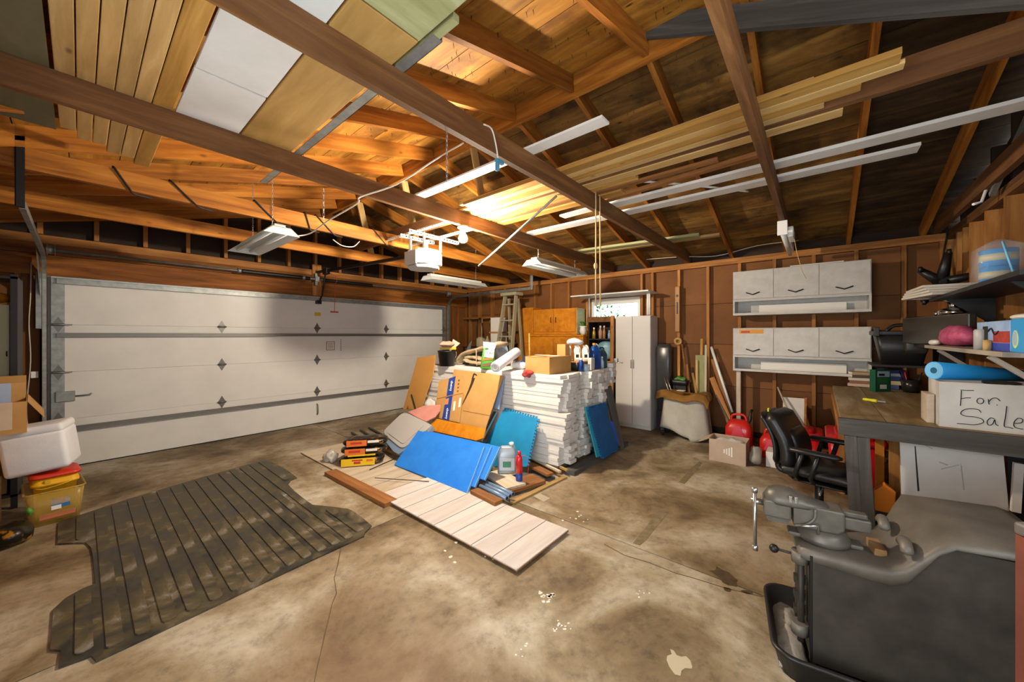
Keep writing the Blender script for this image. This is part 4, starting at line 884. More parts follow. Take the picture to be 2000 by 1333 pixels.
plr = plane_y(1.93, 0.0, 2.03, 0.66)
puzzle('puzzle_mat', [(1144, 800), (1183, 793), (1205, 882), (1166, 894)], plr, 0.014, 'teal_side', 'teal foam mat at the back of the pair leaning at the stack end', {0: 9}, off=0.0)
puzzle('puzzle_mat', [(1150, 799), (1186, 789), (1190, 820), (1208, 874), (1177, 894)], plr, 0.014, 'blue_foam', 'dark blue foam mat in front of the pair leaning at the stack end', {0: 9, 3: 9, 4: 20}, off=0.016)
sheet('blue_folder', [(1190, 820), (1199, 826), (1209, 868), (1204, 868)], plr, 0.008, mat('royal_blue', '1f5fd0', 0.5), label='royal blue sheet peeking out beside the dark blue foam mat', cat='sheet', off=-0.004)
plank('leaning_plank', ony(1213, 878, 1.965), ony(1187, 757, 2.05), 0.11, 0.03, 'grey_wood', up=(-0.3, -1, 0), anchor=(0.5, 0.5), label='grey weathered plank leaning at the front end of the foam stack', cat='plank')
# ------------------------------------------------------------------ timber and pipes by the corner of the stack
for i, (a, b, w_, h_, z, m_, lab) in enumerate((((960, 955), (1068, 927), 0.28, 0.02, 0.0, 'grey_wood', 'wide grey board flat on the floor at the corner of the pile'),
        ((1000, 985), (1104, 934), 0.05, 0.018, 0.0, 'pine', 'pale lath along the near edge of the board pile'), ((985, 958), (1052, 938), 0.22, 0.03, 0.0215, 'brown_board', 'broad brown board under the red bottle'))):
    plank('scrap_board', onz(*a, z), onz(*b, z), w_, h_, m_, label=lab, cat='board')
for i, (a, b, w_, h_, z, m_, lab) in enumerate((((962, 925), (1008, 954), 0.22, 0.022, 0.054, 'siding', 'pale short board under the grey oil jug'), ((1030, 908), (1075, 930), 0.09, 0.022, 0.054, 'brown_board', 'short brown block right of the red bottle'),
        ((1036, 896), (1094, 924), 0.03, 0.02, 0.054, 'siding', 'pale strip pointing away from the red bottle'), ((1050, 894), (1108, 921), 0.025, 0.02, 0.054, 'pine', 'thin golden stick lying nearest the stack corner'), ((926, 962), (974, 986), 0.09, 0.03, 0.034, 'brown_board', 'brown block in front of the blue pipes'))):
    plank('scrap_board', onz(*a, z), onz(*b, z), w_, h_, m_, label=lab, cat='board', group='short boards around the red bottle')
mat('pipe_blue', '7890ac', 0.4, 0.3)
for i, (a, b, lab) in enumerate((((938, 950), (990, 974), 'nearest'), ((944, 946), (998, 972), 'second'), ((950, 941), (1004, 966), 'third'))):
    p, q = onz(938, 950, 0.066) + Vector((0.042*i, 0, 0.004*i)), onz(990, 974, 0.066) + Vector((0.042*i, 0, 0.004*i)); t = thing('pipe_piece', (p + q)/2, '%s blue-grey pipe in front of the grey oil jug' % lab, 'pipe', 'blue-grey pipes')
    mk('tube', MB().tube([p, q], 0.019, 12), 'pipe_blue', t); d = (q - p).normalized(); mk('bore', MB().cyl(q - d*0.002, q + d*0.0008, 0.014, seg=12), 'black_paint', t)
# oil jug
mat('jug_silver', '9aa6b0', 0.35, 0.25); mat('label_green', '4a8a6a', 0.5); mat('label_pale', 'c4ccd2', 0.5)
def jug(name, base, w, d, h, m, lab, cat, rz=0.0, cap='white_plastic', handle=True, neck=0.2, label=None, group=None, hm=None):
    """moulded jug: shouldered body, neck, cap and a loop handle"""
    t = thing(name, base, lab, cat, group, rz); M_ = WM[t]
    mk('body', sbox(-w/2, w/2, -d/2, d/2, 0, 0, 0, 4, M=M_, levels=[(0.0, 0.006, 0.02), (0.008, 0.0, 0.025), (h*0.62, 0.0, 0.03), (h*0.74, w*0.06, 0.03), (h*0.84, min(w, d)*0.22, 0.03), (h*0.88, min(w, d)*0.30, 0.02)]), m, t)
    nx = -w*neck; r = min(w, d)*0.19
    mk('neck', MB().cyl(M_ @ Vector((nx, 0, h*0.84)), M_ @ Vector((nx, 0, h*0.925)), r*0.85, seg=14), m, t)
    mk('cap', MB().cyl(M_ @ Vector((nx, 0, h*0.915)), M_ @ Vector((nx, 0, h)), r, seg=14), cap, t)
    if handle: mk('handle', MB().tube(catmull([M_ @ Vector(p) for p in ((nx + r*0.6, 0, h*0.88), (w*0.12, 0, h*0.96), (w*0.36, 0, h*0.88), (w*0.46, 0, h*0.62), (w*0.47, 0, h*0.5))], 4), 0.011, 8), hm or m, t)
    if label:
        F_ = M_ @ T(0, -d/2 - 0.001, h*0.32) @ RX(PI/2); mk('label_panel', MB().box(-w*0.4, w*0.4, -h*0.2, h*0.2, -0.001, 0.0016, F_), label[0], t)
        mk('label_print', MB().box(-w*0.22, w*0.22, -h*0.1, h*0.1, 0.0016, 0.002, F_), label[1], t)
    return t
jb = onz(990, 922, 0.078); jug('oil_jug', jb, 0.19, 0.12, 0.30, 'jug_silver', 'silver-grey oil jug standing between the blue boards and the red bottle', 'oil jug', rz=-0.85, neck=-0.25, label=('label_pale', 'label_green'), handle=True)
mat('bottle_green', '2f9a72', 0.3); jug('green_jug', (2.80, 2.72, 0.02), 0.13, 0.10, 0.30, 'bottle_green', 'green plastic bottle half hidden behind the rear blue board', 'bottle', rz=-0.6, cap='bag_red')
mat('bottle_red', 'c81e28', 0.25, coat=0.3)
rb = onz(1014, 939, 0.0775); t = thing('red_bottle', rb, 'slim red bottle with a dark base standing on the boards', 'bottle')
mk('lower_band', MB().lathe([(0.0, 0), (0.030, 0.0), (0.033, 0.006), (0.033, 0.075), (0.0, 0.075)], T(*rb), 16), 'tape_blue', t)
mk('body', MB().lathe([(0.0, 0.075), (0.033, 0.075), (0.034, 0.20), (0.026, 0.235), (0.015, 0.245), (0.0, 0.245)], T(*rb), 16), 'bottle_red', t)
mk('cap', MB().lathe([(0.0, 0.245), (0.018, 0.245), (0.018, 0.275), (0.012, 0.285), (0.0, 0.285)], T(*rb), 14), 'bottle_red', t)
mk('straw', MB().tube(catmull([rb + Vector((0.01, -0.02, 0.24)), rb + Vector((0.05, -0.05, 0.23)), rb + Vector((0.07, -0.06, 0.14)), rb + Vector((0.065, -0.055, 0.06))], 5), 0.003, 6), 'bottle_red', t)
# ------------------------------------------------------------------ things on top of the foam stack
BILL = Matrix(((RT[0], FW[0], 0, 0), (RT[1], FW[1], 0, 0), (0, 0, 1, 0), (0, 0, 0, 1)))   # x to the right of the room view, y away from it
def box_carton(name, x0, x1, y0, y1, z0, z1, m, lab, flaps=True, M=None, cat='cardboard box', fill=None):
    M = M or Matrix.Identity(4); w = 0.004
    t = thing(name, M @ Vector(((x0+x1)/2, (y0+y1)/2, z0)), lab, cat)
    mk('carton_body', MB().box(x0, x1, y0, y1, z0, z0 + w, M).box(x0, x0 + w, y0, y1, z0 + w, z1, M).box(x1 - w, x1, y0, y1, z0 + w, z1, M).box(x0 + w, x1 - w, y0, y0 + w, z0 + w, z1, M).box(x0 + w, x1 - w, y1 - w, y1, z0 + w, z1, M), m, t)
    if flaps:
        d = (y1 - y0)*0.5; mk('flap', MB().box(x0, x1, -d, 0, 0, w, M @ T(0, y1, z1) @ RX(0.06)), m, t); mk('flap', MB().box(x0, x1, 0, d*0.92, 0, w, M @ T(0, y0, z1) @ RX(-0.05)), m, t)
    return t
bx_ = box_carton('cardboard_box', 3.325, 3.78, 2.265, 2.60, STK, STK + 0.185, 'cardboard', 'brown cardboard box on the front corner of the foam stack')
mk('tape_strip', MB().box(3.50, 3.56, 2.27, 2.595, STK + 0.196, STK + 0.1975), 'paper', bx_)
mat('rag_red', 'b04038', 0.9, col2='8a2c28', vscale=18)
q = onx(1033, 735, 3.30); mk('red_rag', pillow((3.27, q.y, STK - 0.005), 0.035, 0.075, 0.04, None, 4, 0.035, 2.0, sc=22), 'rag_red', label='red rag hanging over the stack edge under the cardboard box', cat='rag')
# tool bucket with tools
tb = onz(873, 715, STK); t = thing('tool_bucket', tb, 'black tool bucket at the left end of the foam stack', 'bucket')
mk('bucket', MB().lathe([(0.0, 0), (0.105, 0), (0.125, 0.20), (0.132, 0.20), (0.132, 0.215), (0.118, 0.215), (0.10, 0.02), (0.0, 0.02)], T(*tb), 22), 'black_plastic', t)
mk('bail', MB().tube(catmull([tb + Vector((RT[0]*a, RT[1]*a, z)) for a, z in ((-0.13, 0.2), (-0.12, 0.12), (0, 0.08), (0.12, 0.12), (0.13, 0.2))], 4), 0.004, 6), 'steel', t)
mat('handle_yellow', 'c8a018', 0.4); mat('glove_tan', 'b08c78', 0.9); mat('cloth_dark', '3a3c3e', 0.9)
mk('hand_saw', MB().box(-0.10, 0.13, -0.006, 0.006, -0.018, 0.018, T(tb.x, tb.y, tb.z + 0.245) @ BILL, bev=0.004), 'handle_yellow', label='yellow tool handle lying across the black bucket', cat='hand tool')
mk('work_glove', pillow((tb.x, tb.y, tb.z + 0.30), 0.12, 0.10, 0.035, None, 6, 0.03, 2.2, sc=15), 'glove_tan', label='pinkish tan work gloves heaped on the black bucket', cat='gloves')
rd = random.Random(4); br = thing('paint_brushes', tb + Vector((0.06, -0.06, 0.31)), 'bunch of pale brushes sticking out of the black bucket', 'brushes')
for k in range(5):
    p = tb + Vector((0.03, -0.02, 0.20)); d = Vector((RT[0]*(0.06 + 0.02*k), RT[1]*(0.06 + 0.02*k), 0.17 - 0.012*k)); mk('brush', MB().tube([p, p + d], [0.008, 0.014], 6), 'siding', br)
q = onz(897, 716, STK); mk('dark_jacket', MB().loft([[Vector((q.x + 0.045*math.cos(a)*w + 0.30, q.y + 0.16 + 0.06*math.sin(a)*w + sh, STK + z)) for a in [2*PI*k/14 for k in range(14)]] for z, w, sh in ((0.0, 1.0, 0.03), (0.10, 1.0, 0.02), (0.20, 0.75, -0.02), (0.30, 0.35, -0.06), (0.345, 0.08, -0.09))]), 'cloth_dark', label='dark cloth stuffed upright beside the black bucket', cat='cloth')
# tan canvas cover over a grey roll
mat('canvas_tan', 'a59478', 0.9, col2='968466', vscale=7, bump=0.3, bscale=60); mat('roll_grey', '9aa3ae', 0.6)
def fold(path, wx, x, th, seed):
    """padded cloth fold: pixel path on the plane X = x, a flattened wrinkled section wx deep"""
    pts = catmull([onx(u, v, x) for u, v in path], 5); nz = lumps(seed, 0.014, 11); rings = []
    for i, p in enumerate(pts):
        d = (pts[min(i+1, len(pts)-1)] - pts[max(i-1, 0)]).normalized(); n = Vector((1, 0, 0)).cross(d); ring = []
        for k in range(18):
            a = 2*PI*k/18; o = Vector((wx*(0.5 + 0.5*math.copysign(abs(math.cos(a))**0.6, math.cos(a))), 0, 0)) + n*th*math.sin(a)
            ring.append(p + o + n*nz(p*2.0 + o*3.0))
        rings.append(ring)
    return MB().loft(rings)
cv = thing('canvas_cover', onz(920, 716, STK), 'folded tan canvas cover on the foam stack, draped over a grey roll', 'canvas cover')
mk('upper_fold', fold([(888, 708), (893, 700), (901, 692), (918, 686), (942, 680), (968, 672)], 0.26, 3.50, 0.032, 2), 'canvas_tan', cv)
mk('lower_fold', fold([(904, 703), (910, 707), (926, 710), (950, 711)], 0.26, 3.47, 0.026, 5), 'canvas_tan', cv); mk('middle_fold', fold([(906, 699), (922, 699), (938, 704), (952, 710)], 0.24, 3.50, 0.024, 7), 'canvas_tan', cv)
mk('strap', fold([(929, 681), (930, 700), (931, 715)], 0.012, 3.445, 0.006, 9), 'canvas_tan', cv)
ra, rb2 = onx(982, 684, 3.80), onx(925, 698, 3.92); t = thing('foam_roll', (ra + rb2)/2, 'grey foam roll sticking out of the canvas cover', 'foam roll'); d = (rb2 - ra).normalized()
mk('roll', MB().tube([ra, ra + d*0.02, ra + d*0.5], [0.095, 0.10, 0.10], 22), 'roll_grey', t)
for k, r in enumerate((0.085, 0.065, 0.045, 0.025)): mk('roll_layer', MB().tube([ra - d*0.004 + (Vector((0, 0, 1))*math.cos(a) + d.cross(Vector((0, 0, 1))).normalized()*math.sin(a))*r for a in [2*PI*i/20 for i in range(20)]], 0.004, 5, closed=True), 'lid_blue', t)
# seed / insect bag
gb = onz(951, 722, STK); t = thing('garden_bag', gb, 'green and white garden product bag standing in front of the canvas cover', 'product bag')
F_ = T(*gb) @ BILL @ RY(0.10) @ RX(-0.12); mat('bag_green', '4f9a34', 0.4); mat('bag_wht', 'dfe2d8', 0.4); mat('bag_brown', '6a4a30', 0.5); mat('leaf_dark', '2e6a24', 0.5)
mk('pouch', sbox(-0.085, 0.085, -0.04, 0.04, 0, 0, 0, 3, M=F_, levels=[(0.0, 0.012, 0.02), (0.01, 0.0, 0.03), (0.20, 0.006, 0.03), (0.27, 0.015, 0.02)]), 'bag_green', t)
mk('pouch_top', MB().loft([[F_ @ Vector((x*w, y*d_, z)) for x, y in ((-1, -1), (1, -1), (1, 1), (-1, 1))] for z, w, d_ in ((0.262, 0.069, 0.025), (0.30, 0.078, 0.008), (0.345, 0.085, 0.003))], False), 'bag_wht', t)
mk('white_panel', MB().box(-0.05, 0.07, -0.046, -0.0405, 0.15, 0.262, F_), 'bag_wht', t); mk('orange_strip', MB().prism([(-0.06, 0.105), (0.06, 0.13), (0.06, 0.155), (-0.06, 0.13)], 0.0405, 0.0455, F_ @ RX(PI/2)), 'bag_orange', t)
mk('soil_print', MB().prism([(-0.06, 0.03), (0.02, 0.04), (0.07, 0.07), (0.07, 0.095), (-0.06, 0.06)], 0.0405, 0.0445, F_ @ RX(PI/2)), 'bag_brown', t); mk('leaf_print', MB().prism([(-0.045, 0.235), (0.01, 0.25), (-0.02, 0.268), (-0.05, 0.262)], 0.046, 0.047, F_ @ RX(PI/2)), 'leaf_dark', t)
text('bag_print', 'TRIAZ', 0.036, MATS['ink'], t, F_ @ T(0.008, -0.0465, 0.205) @ RX(PI/2), bold=0.0008)
# film roll and striped towel
mat('film_roll', 'dcdde4', 0.25, col2='c9ccd8', vscale=3)
fa, fb = onz(967, 718, STK + 0.068), onx(1009, 688, 3.62); d = (fb - fa).normalized(); t = thing('film_roll', fa, 'translucent white film roll lying slanted on the foam stack', 'film roll')
mk('roll', MB().tube([fa, fa + d*0.01, fb - d*0.01, fb], [0.058, 0.062, 0.062, 0.058], 24), 'film_roll', t)
mk('core', MB().cyl(fa - d*0.0015, fa + d*0.006, 0.022, seg=16), 'opener_grey', t)
for r in (0.034, 0.046): mk('roll_layer', MB().tube([fa - d*0.001 + (Vector((0, 0, 1)).cross(d).normalized()*math.cos(a) + d.cross(Vector((0, 0, 1)).cross(d).normalized())*math.sin(a))*r for a in [2*PI*i/20 for i in range(20)]], 0.003, 5, closed=True), 'opener_grey', t)
q = onz(1006, 722, STK); t = thing('striped_towel', q, 'white towel with blue stripes bunched behind the film roll', 'towel'); mat('towel_white', 'dcdfe6', 0.95); mat('towel_blue', '2458b8', 0.95)
mk('towel', pillow((q.x + 0.10, q.y + 0.02, STK + 0.05), 0.09, 0.10, 0.055, None, 12, 0.025, 2.2, sc=12), 'towel_white', t)
for k in (-0.05, 0.03): mk('stripe', MB().tube(catmull([(q.x + 0.02 + abs(a)*0.2, q.y + k + 0.015*a, STK + 0.01 + 0.09*(1 - a*a*0.5)) for a in (-0.6, -0.2, 0.2, 0.6)], 4), 0.007, 6), 'towel_blue', t)
mat('glove_blue', '1f5fc8', 0.6)
mk('blue_gloves', pillow((3.92, 2.86, STK + 0.13), 0.10, 0.09, 0.03, None, 15, 0.03, 2.0, sc=16), 'glove_blue', label='blue rubber gloves behind the brown cardboard box', cat='gloves')
mk('paint_can', MB().lathe([(0.0, 0), (0.07, 0), (0.07, 0.14), (0.073, 0.145), (0.073, 0.15), (0.0, 0.15)], T(3.92, 3.0, STK), 18), 'tape_blue', label='dark blue can behind the brown cardboard box', cat='can')
mk('carton_under_gloves', MB().box(3.84, 4.0, 2.76, 2.91, STK, STK + 0.10, bev=0.003), 'cardboard', label='low carton holding up the blue gloves', cat='cardboard box')
mk('dowel', MB().cyl((4.0, 3.05, STK), (4.0, 3.06, STK + 0.46), 0.011, seg=10), 'pine_yellow', label='golden wooden dowel standing behind the cardboard box', cat='dowel')
# crate, jugs and bottles at the front end of the stack
cr_ = thing('dark_crate', (4.01, 2.30, STK), 'low dark crate at the front end of the foam stack', 'crate')
mk('crate_body', tub(3.83, 4.20, 2.20, 2.52, STK, STK + 0.10, 0.02, 0.008, 0.01), 'black_plastic', cr_); mk('crate_lid', MB().box(3.835, 4.195, 2.21, 2.515, STK + 0.10, STK + 0.108), 'cardboard', cr_)
mat('can_blue', '1f3f8a', 0.35, 0.4); mat('can_pale', '9fb6c4', 0.4)
t = thing('blue_can', (3.845, 2.16, STK), 'dark blue spray can in front of the dark crate', 'can', 'cans by the crate'); mk('can_body', MB().lathe([(0.0, 0), (0.028, 0), (0.028, 0.12), (0.018, 0.135), (0.0, 0.135)], T(3.845, 2.165, STK), 14), 'can_blue', t); mk('cap', MB().lathe([(0.0, 0.135), (0.018, 0.135), (0.018, 0.16), (0.0, 0.16)], T(3.845, 2.165, STK), 12), 'paper', t)
t = thing('tin_can', (3.93, 2.15, STK), 'short pale blue tin in front of the dark crate', 'can', 'cans by the crate'); mk('can_body', MB().lathe([(0.0, 0), (0.045, 0), (0.045, 0.075), (0.0, 0.075)], T(3.935, 2.15, STK), 18), 'can_pale', t); mk('lid', MB().lathe([(0.0, 0.075), (0.047, 0.075), (0.047, 0.08), (0.0, 0.08)], T(3.935, 2.15, STK), 18), 'steel', t)
box_carton('cardboard_box', 3.84, 3.94, 2.38, 2.50, STK + 0.108, STK + 0.32, 'cardboard', 'narrow upright carton on the dark crate beside the white jugs', flaps=False)
mat('jug_white', 'd9d6cc', 0.35); mat('jug_blue', '1f57ac', 0.15, trans=0.45); mat('jug_teal', '1d4a5c', 0.2); mat('cap_orange', 'e08a14', 0.4)
for k, (x, y, lab) in enumerate(((3.995, 2.44, 'left'), (4.03, 2.33, 'middle'), (4.10, 2.25, 'right'))):
    jug('oil_bottle', (x, y, STK + 0.108), 0.085, 0.075, 0.20, 'jug_white', '%s white oil bottle of three on the dark crate' % lab, 'oil bottle', rz=YAW - PI/2, cap='jug_white', label=('paper', 'ink'), group='white oil bottles')
mk('plastic_bag', pillow((4.05, 2.37, STK + 0.345), 0.11, 0.10, 0.035, None, 19, 0.03, 2.0, sc=14), 'film_roll', label='crumpled white plastic bag lying over the oil bottles', cat='plastic bag')
mk('bottle_cap', MB().cyl((4.05, 2.37, STK + 0.375), (4.05, 2.37, STK + 0.40), 0.02, seg=12), 'cap_orange', label='orange cap lying on the crumpled white bag', cat='cap')
mk('grey_carton', MB().box(4.06, 4.15, 2.145, 2.195, STK, STK + 0.15, bev=0.003), 'enamel', label='grey and white carton in front of the right oil bottle', cat='carton')
jug('washer_jug', (4.28, 2.21, STK), 0.15, 0.10, 0.33, 'jug_blue', 'clear jug of blue washer fluid with an orange cap', 'jug', rz=-0.3, cap='cap_orange', hm='jug_white', neck=0.1)
jug('dark_jug', (4.47, 2.22, STK), 0.16, 0.11, 0.28, 'jug_teal', 'dark teal jug at the right end of the stack top', 'jug', rz=-0.2, cap='jug_teal')
t = thing('spray_bottle', (4.36, 2.16, STK), 'small clear bottle between the blue and the dark jugs', 'bottle'); mk('body', MB().lathe([(0.0, 0), (0.026, 0), (0.026, 0.09), (0.012, 0.12), (0.012, 0.135), (0.0, 0.135)], T(4.37, 2.155, STK), 14), 'can_pale', t); mk('cap', MB().cyl((4.37, 2.155, STK + 0.135), (4.37, 2.155, STK + 0.155), 0.013, seg=12), 'white_plastic', t)
mk('foam_offcut', MB().box(4.56, 4.66, 2.09, 2.30, STK, STK + 0.06, bev=0.004), 'foam_white', label='small foam offcut on the right end of the stack', cat='foam block')
t = thing('bar_clamp', (4.62, 2.07, STK - 0.03), 'small steel clamp at the right corner of the stack top', 'clamp'); mk('screw', MB().cyl((4.62, 2.12, STK + 0.068), (4.62, 1.98, STK + 0.068), 0.007, seg=8), 'steel', t); mk('jaw', MB().box(4.60, 4.64, 2.05, 2.11, STK + 0.061, STK + 0.12, bev=0.004), 'galvanised', t)
# ------------------------------------------------------------------ orange cabinets
def door_panel(t, x, y0, y1, z0, z1, m, hy=None, hz=None, hm='black_paint', hl=0.10, th=0.018):
    d = mk('door', MB().box(x - th, x, y0 + 0.002, y1 - 0.002, z0 + 0.002, z1 - 0.002, bev=0.003), m, t)
    if hy is not None: mk('handle', MB().tube([(x - th, hy, hz - hl/2), (x - th - 0.022, hy, hz - hl/2 + 0.008), (x - th - 0.022, hy, hz + hl/2 - 0.008), (x - th, hy, hz + hl/2)], 0.006, 6), hm, d)
    return d
t = thing('wooden_cabinet', (5.85, 4.46, 0), 'tall narrow orange wooden cabinet beside the ladder', 'cabinet', 'orange wooden cabinets'); mk('case', MB().box(5.70, 5.99, 4.27, 4.64, 0, 2.02, bev=0.003), 'orange_wood', t); door_panel(t, 5.70, 4.30, 4.62, 1.32, 2.0, 'orange_wood'); door_panel(t, 5.70, 4.30, 4.62, 0.1, 1.30, 'orange_wood', 4.34, 0.9)
t = thing('wooden_cabinet', (5.85, 3.78, 1.49), 'orange wooden wall cabinet with two doors and dark handles', 'cabinet', 'orange wooden cabinets'); mk('case', MB().box(5.70, 5.99, 3.30, 4.26, 1.49, 1.97, bev=0.003), 'orange_wood', t); mk('side_panel', MB().box(5.705, 5.985, 3.292, 3.30, 1.50, 1.96), 'greenish_wood', t)
door_panel(t, 5.70, 3.78, 4.25, 1.54, 1.96, 'orange_wood', 3.83, 1.76); door_panel(t, 5.70, 3.32, 3.775, 1.54, 1.96, 'orange_wood', 3.72, 1.76)
t = thing('wooden_cabinet', (5.75, 3.66, 0), 'orange wooden base cabinet behind the foam stack', 'cabinet', 'orange wooden cabinets'); mk('case', MB().box(5.56, 5.99, 3.09, 4.26, 0, 1.455, bev=0.003), 'orange_wood', t); mk('worktop', MB().box(5.53, 5.99, 3.07, 4.265, 1.455, 1.488, bev=0.004), 'orange_wood', t)
door_panel(t, 5.56, 3.70, 4.25, 0.6, 1.42, 'orange_wood', 3.75, 1.0); door_panel(t, 5.56, 3.11, 3.69, 0.6, 1.42, 'orange_wood', 3.63, 1.0)
# potted plant
mat('leaf', '3f7a2c', 0.5, col2='5a9440', vscale=20); mat('vase_white', 'dcdad4', 0.3)
vb = Vector((5.68, 3.16, 1.488)); t = thing('potted_plant', vb, 'small green plant in a white vase on the orange base cabinet', 'plant')
mk('vase', MB().lathe([(0.0, 0), (0.04, 0), (0.058, 0.06), (0.05, 0.13), (0.062, 0.15), (0.055, 0.15), (0.0, 0.13)], T(*vb), 16), 'vase_white', t)
rd = random.Random(9)
for k in range(9):
    a = rd.uniform(0, 2*PI); L = rd.uniform(0.07, 0.13); d = Vector((math.cos(a), math.sin(a), 0)); s_ = Vector((-d.y, d.x, 0)); b0 = vb + Vector((0, 0, 0.14))
    mk('leaf', MB().grid(lambda i, j: b0 + d*L*i + Vector((0, 0, 0.09*math.sin(i*2.2))) + s_*(j - 0.5)*0.05*math.sin(PI*min(1, i + 0.08)), 5, 2, 0.0015), 'leaf', t)
# ------------------------------------------------------------------ bookcase under the window
mat('book_dark', '1d1815', 0.6); t = thing('dark_bookcase', (5.82, 2.80, 0), 'dark open bookcase under the window', 'bookcase')
for y0, y1 in ((2.57, 2.59), (3.03, 3.05)): mk('side', MB().box(5.66, 5.98, y0, y1, 0, 1.76), 'book_dark', t)
for z in (0.08, 0.5, 0.95, 1.40, 1.74): mk('shelf', MB().box(5.66, 5.98, 2.59, 3.03, z, z + 0.02), 'book_dark', t)
mk('top_rail', MB().box(5.64, 5.66, 2.56, 3.06, 1.70, 1.79), 'beam_wood', t); mk('back', MB().box(5.97, 5.98, 2.59, 3.03, 0.08, 1.74), 'gable_dark', t)
mat('doll_tan', 'a87a50', 0.7); mat('gold', 'b0903c', 0.4, 0.4); mat('tube_blue', '8fb4d0', 0.4)
for k, (y, r, h, m_, lab) in enumerate(((2.98, 0.032, 0.19, 'gold', 'golden bottle at the left of the dark bookcase shelf'), (2.86, 0.03, 0.22, 'glove_tan', 'pale bottle in the middle of the dark bookcase shelf'), (2.79, 0.026, 0.22, 'doll_tan', 'brown bottle in the middle of the dark bookcase shelf'), (2.70, 0.022, 0.14, 'tube_blue', 'pale blue tube on the dark bookcase shelf'), (2.63, 0.035, 0.15, 'doll_tan', 'brown jar at the right of the dark bookcase shelf'))):
    b0 = Vector((5.74, y, 1.42)); q = thing('shelf_bottle', b0, lab, 'bottle', 'bottles in the dark bookcase'); mk('body', MB().lathe([(0.0, 0), (r, 0), (r, h*0.55), (r*0.55, h*0.72), (r*0.4, h*0.85), (0.0, h*0.85)], T(*b0), 12), m_, q); mk('cap', MB().lathe([(0.0, h*0.85), (r*0.5, h*0.85), (r*0.5, h), (0.0, h)], T(*b0), 10), 'paper', q)
mat('curtain_teal', '5fa4b8', 0.35, col2='a8c4c8', vscale=5)
mk('teal_bag', pillow((5.76, 2.76, 1.22), 0.10, 0.14, 0.16, None, 31, 0.03, 3.0, sc=9), 'curtain_teal', label='pale teal plastic bag in the dark bookcase behind the jugs', cat='plastic bag')
mk('storage_carton', MB().box(5.68, 5.94, 2.62, 2.98, 0.97, 1.045, bev=0.003), 'cardboard', label='low carton under the teal bag in the dark bookcase', cat='carton')
plank('leaning_post', (5.59, 2.60, 0.0), (5.60, 2.585, 1.80), 0.055, 0.035, 'stud_wood', up=(1, 0, 0), label='wooden post standing at the right side of the dark bookcase', cat='post')
ws = thing('window_shelf', (5.75, 2.64, 2.14), 'pale shelf board on white poles in front of the window', 'shelf')
mk('shelf_board', MB().box(5.52, 5.985, 1.97, 3.32, 2.145, 2.165), 'white_paint', ws)
for y, z0, m_ in ((3.06, 1.77, 'opener_grey'), (2.02, 1.795, 'white_plastic'), (2.05, 1.795, 'white_plastic')): mk('pole', MB().cyl((5.72, y, z0), (5.72, y, 2.145), 0.014, seg=10), m_, ws)
# leafy shrub outside the window
rd = random.Random(14); sh = thing('garden_shrub', (7.4, 3.5, 0), 'green shrub outside behind the small window', 'shrub'); mk('stem', MB().tube([(7.4, 3.5, 0), (7.35, 3.45, 1.2), (7.4, 3.4, 1.9)], 0.03, 6), 'brown_board', sh); lf = MB()
for k in range(420):
    c = Vector((7.3 + rd.gauss(0, 0.2), 3.62 + rd.gauss(0, 0.25), rd.uniform(1.3, 2.45))); R_ = Matrix.Rotation(rd.uniform(0, 6.3), 3, Vector((rd.gauss(0, 1), rd.gauss(0, 1), rd.gauss(0, 1))).normalized())
    lf.add([c + R_ @ Vector(p) for p in ((-0.05, 0, 0), (0, -0.022, 0), (0.05, 0, 0), (0, 0.022, 0))], [(0, 1, 2, 3)])
mk('foliage', lf, 'leaf', sh, kind='stuff')
mk('yard', MB().box(6.5, 14, -4, 12, -0.2, -0.12), 'soil', label='dark ground outside behind the garage', cat='ground', kind='structure')
# ------------------------------------------------------------------ tall white cabinet
mat('cabinet_white', 'cdc9c3', 0.45); t = thing('tall_cabinet', (5.82, 2.27, 0), 'tall white two-door cabinet right of the foam stack', 'cabinet')
mk('case', MB().box(5.68, 5.985, 1.985, 2.555, 0.05, 1.785, bev=0.003), 'cabinet_white', t); mk('plinth', MB().box(5.70, 5.98, 1.995, 2.545, 0, 0.05), 'cabinet_white', t)
door_panel(t, 5.68, 2.272, 2.553, 0.06, 1.78, 'cabinet_white', 2.29, 1.02, 'opener_grey', 0.13); door_panel(t, 5.68, 1.987, 2.268, 0.06, 1.78, 'cabinet_white', 2.25, 1.02, 'opener_grey', 0.13)
# ------------------------------------------------------------------ ladder and bits in the corner
t = thing('step_ladder', (5.2, 4.62, 0), 'tall tan step ladder standing before the orange cabinets', 'ladder'); mat('ladder_tan', '938d72', 0.5)
lx, ly = 5.25, 4.62; fl, fr_ = onx(966, 760, 5.10), onx(1011, 760, 5.10)
top_l, top_r = onx(987, 578, 5.30), onx(1008, 578, 5.30)
for nm, a, b in (('front_rail', Vector((5.02, top_l.y + 0.20, 0)), top_l), ('front_rail', Vector((5.02, top_r.y - 0.02, 0)), top_r), ('rear_rail', Vector((5.62, top_l.y + 0.10, 0)), top_l + Vector((0.08, -0.02, -0.05))), ('rear_rail', Vector((5.62, top_r.y, 0)), top_r + Vector((0.08, 0.02, -0.05)))):
    plank(nm, a, b, 0.03, 0.075 if nm[0] == 'f' else 0.05, 'ladder_tan', t, up=(1, 0, 0), anchor=(0.5, 0.5))
for k in range(7):
    f_ = (k + 0.8)/7.4; a = Vector((5.02, top_l.y + 0.20, 0)).lerp(top_l, f_); b = Vector((5.02, top_r.y - 0.02, 0)).lerp(top_r, f_); mk('step', MB().box(a.x - 0.045, a.x + 0.045, b.y, a.y, a.z - 0.01, a.z + 0.012), 'ladder_tan', t)
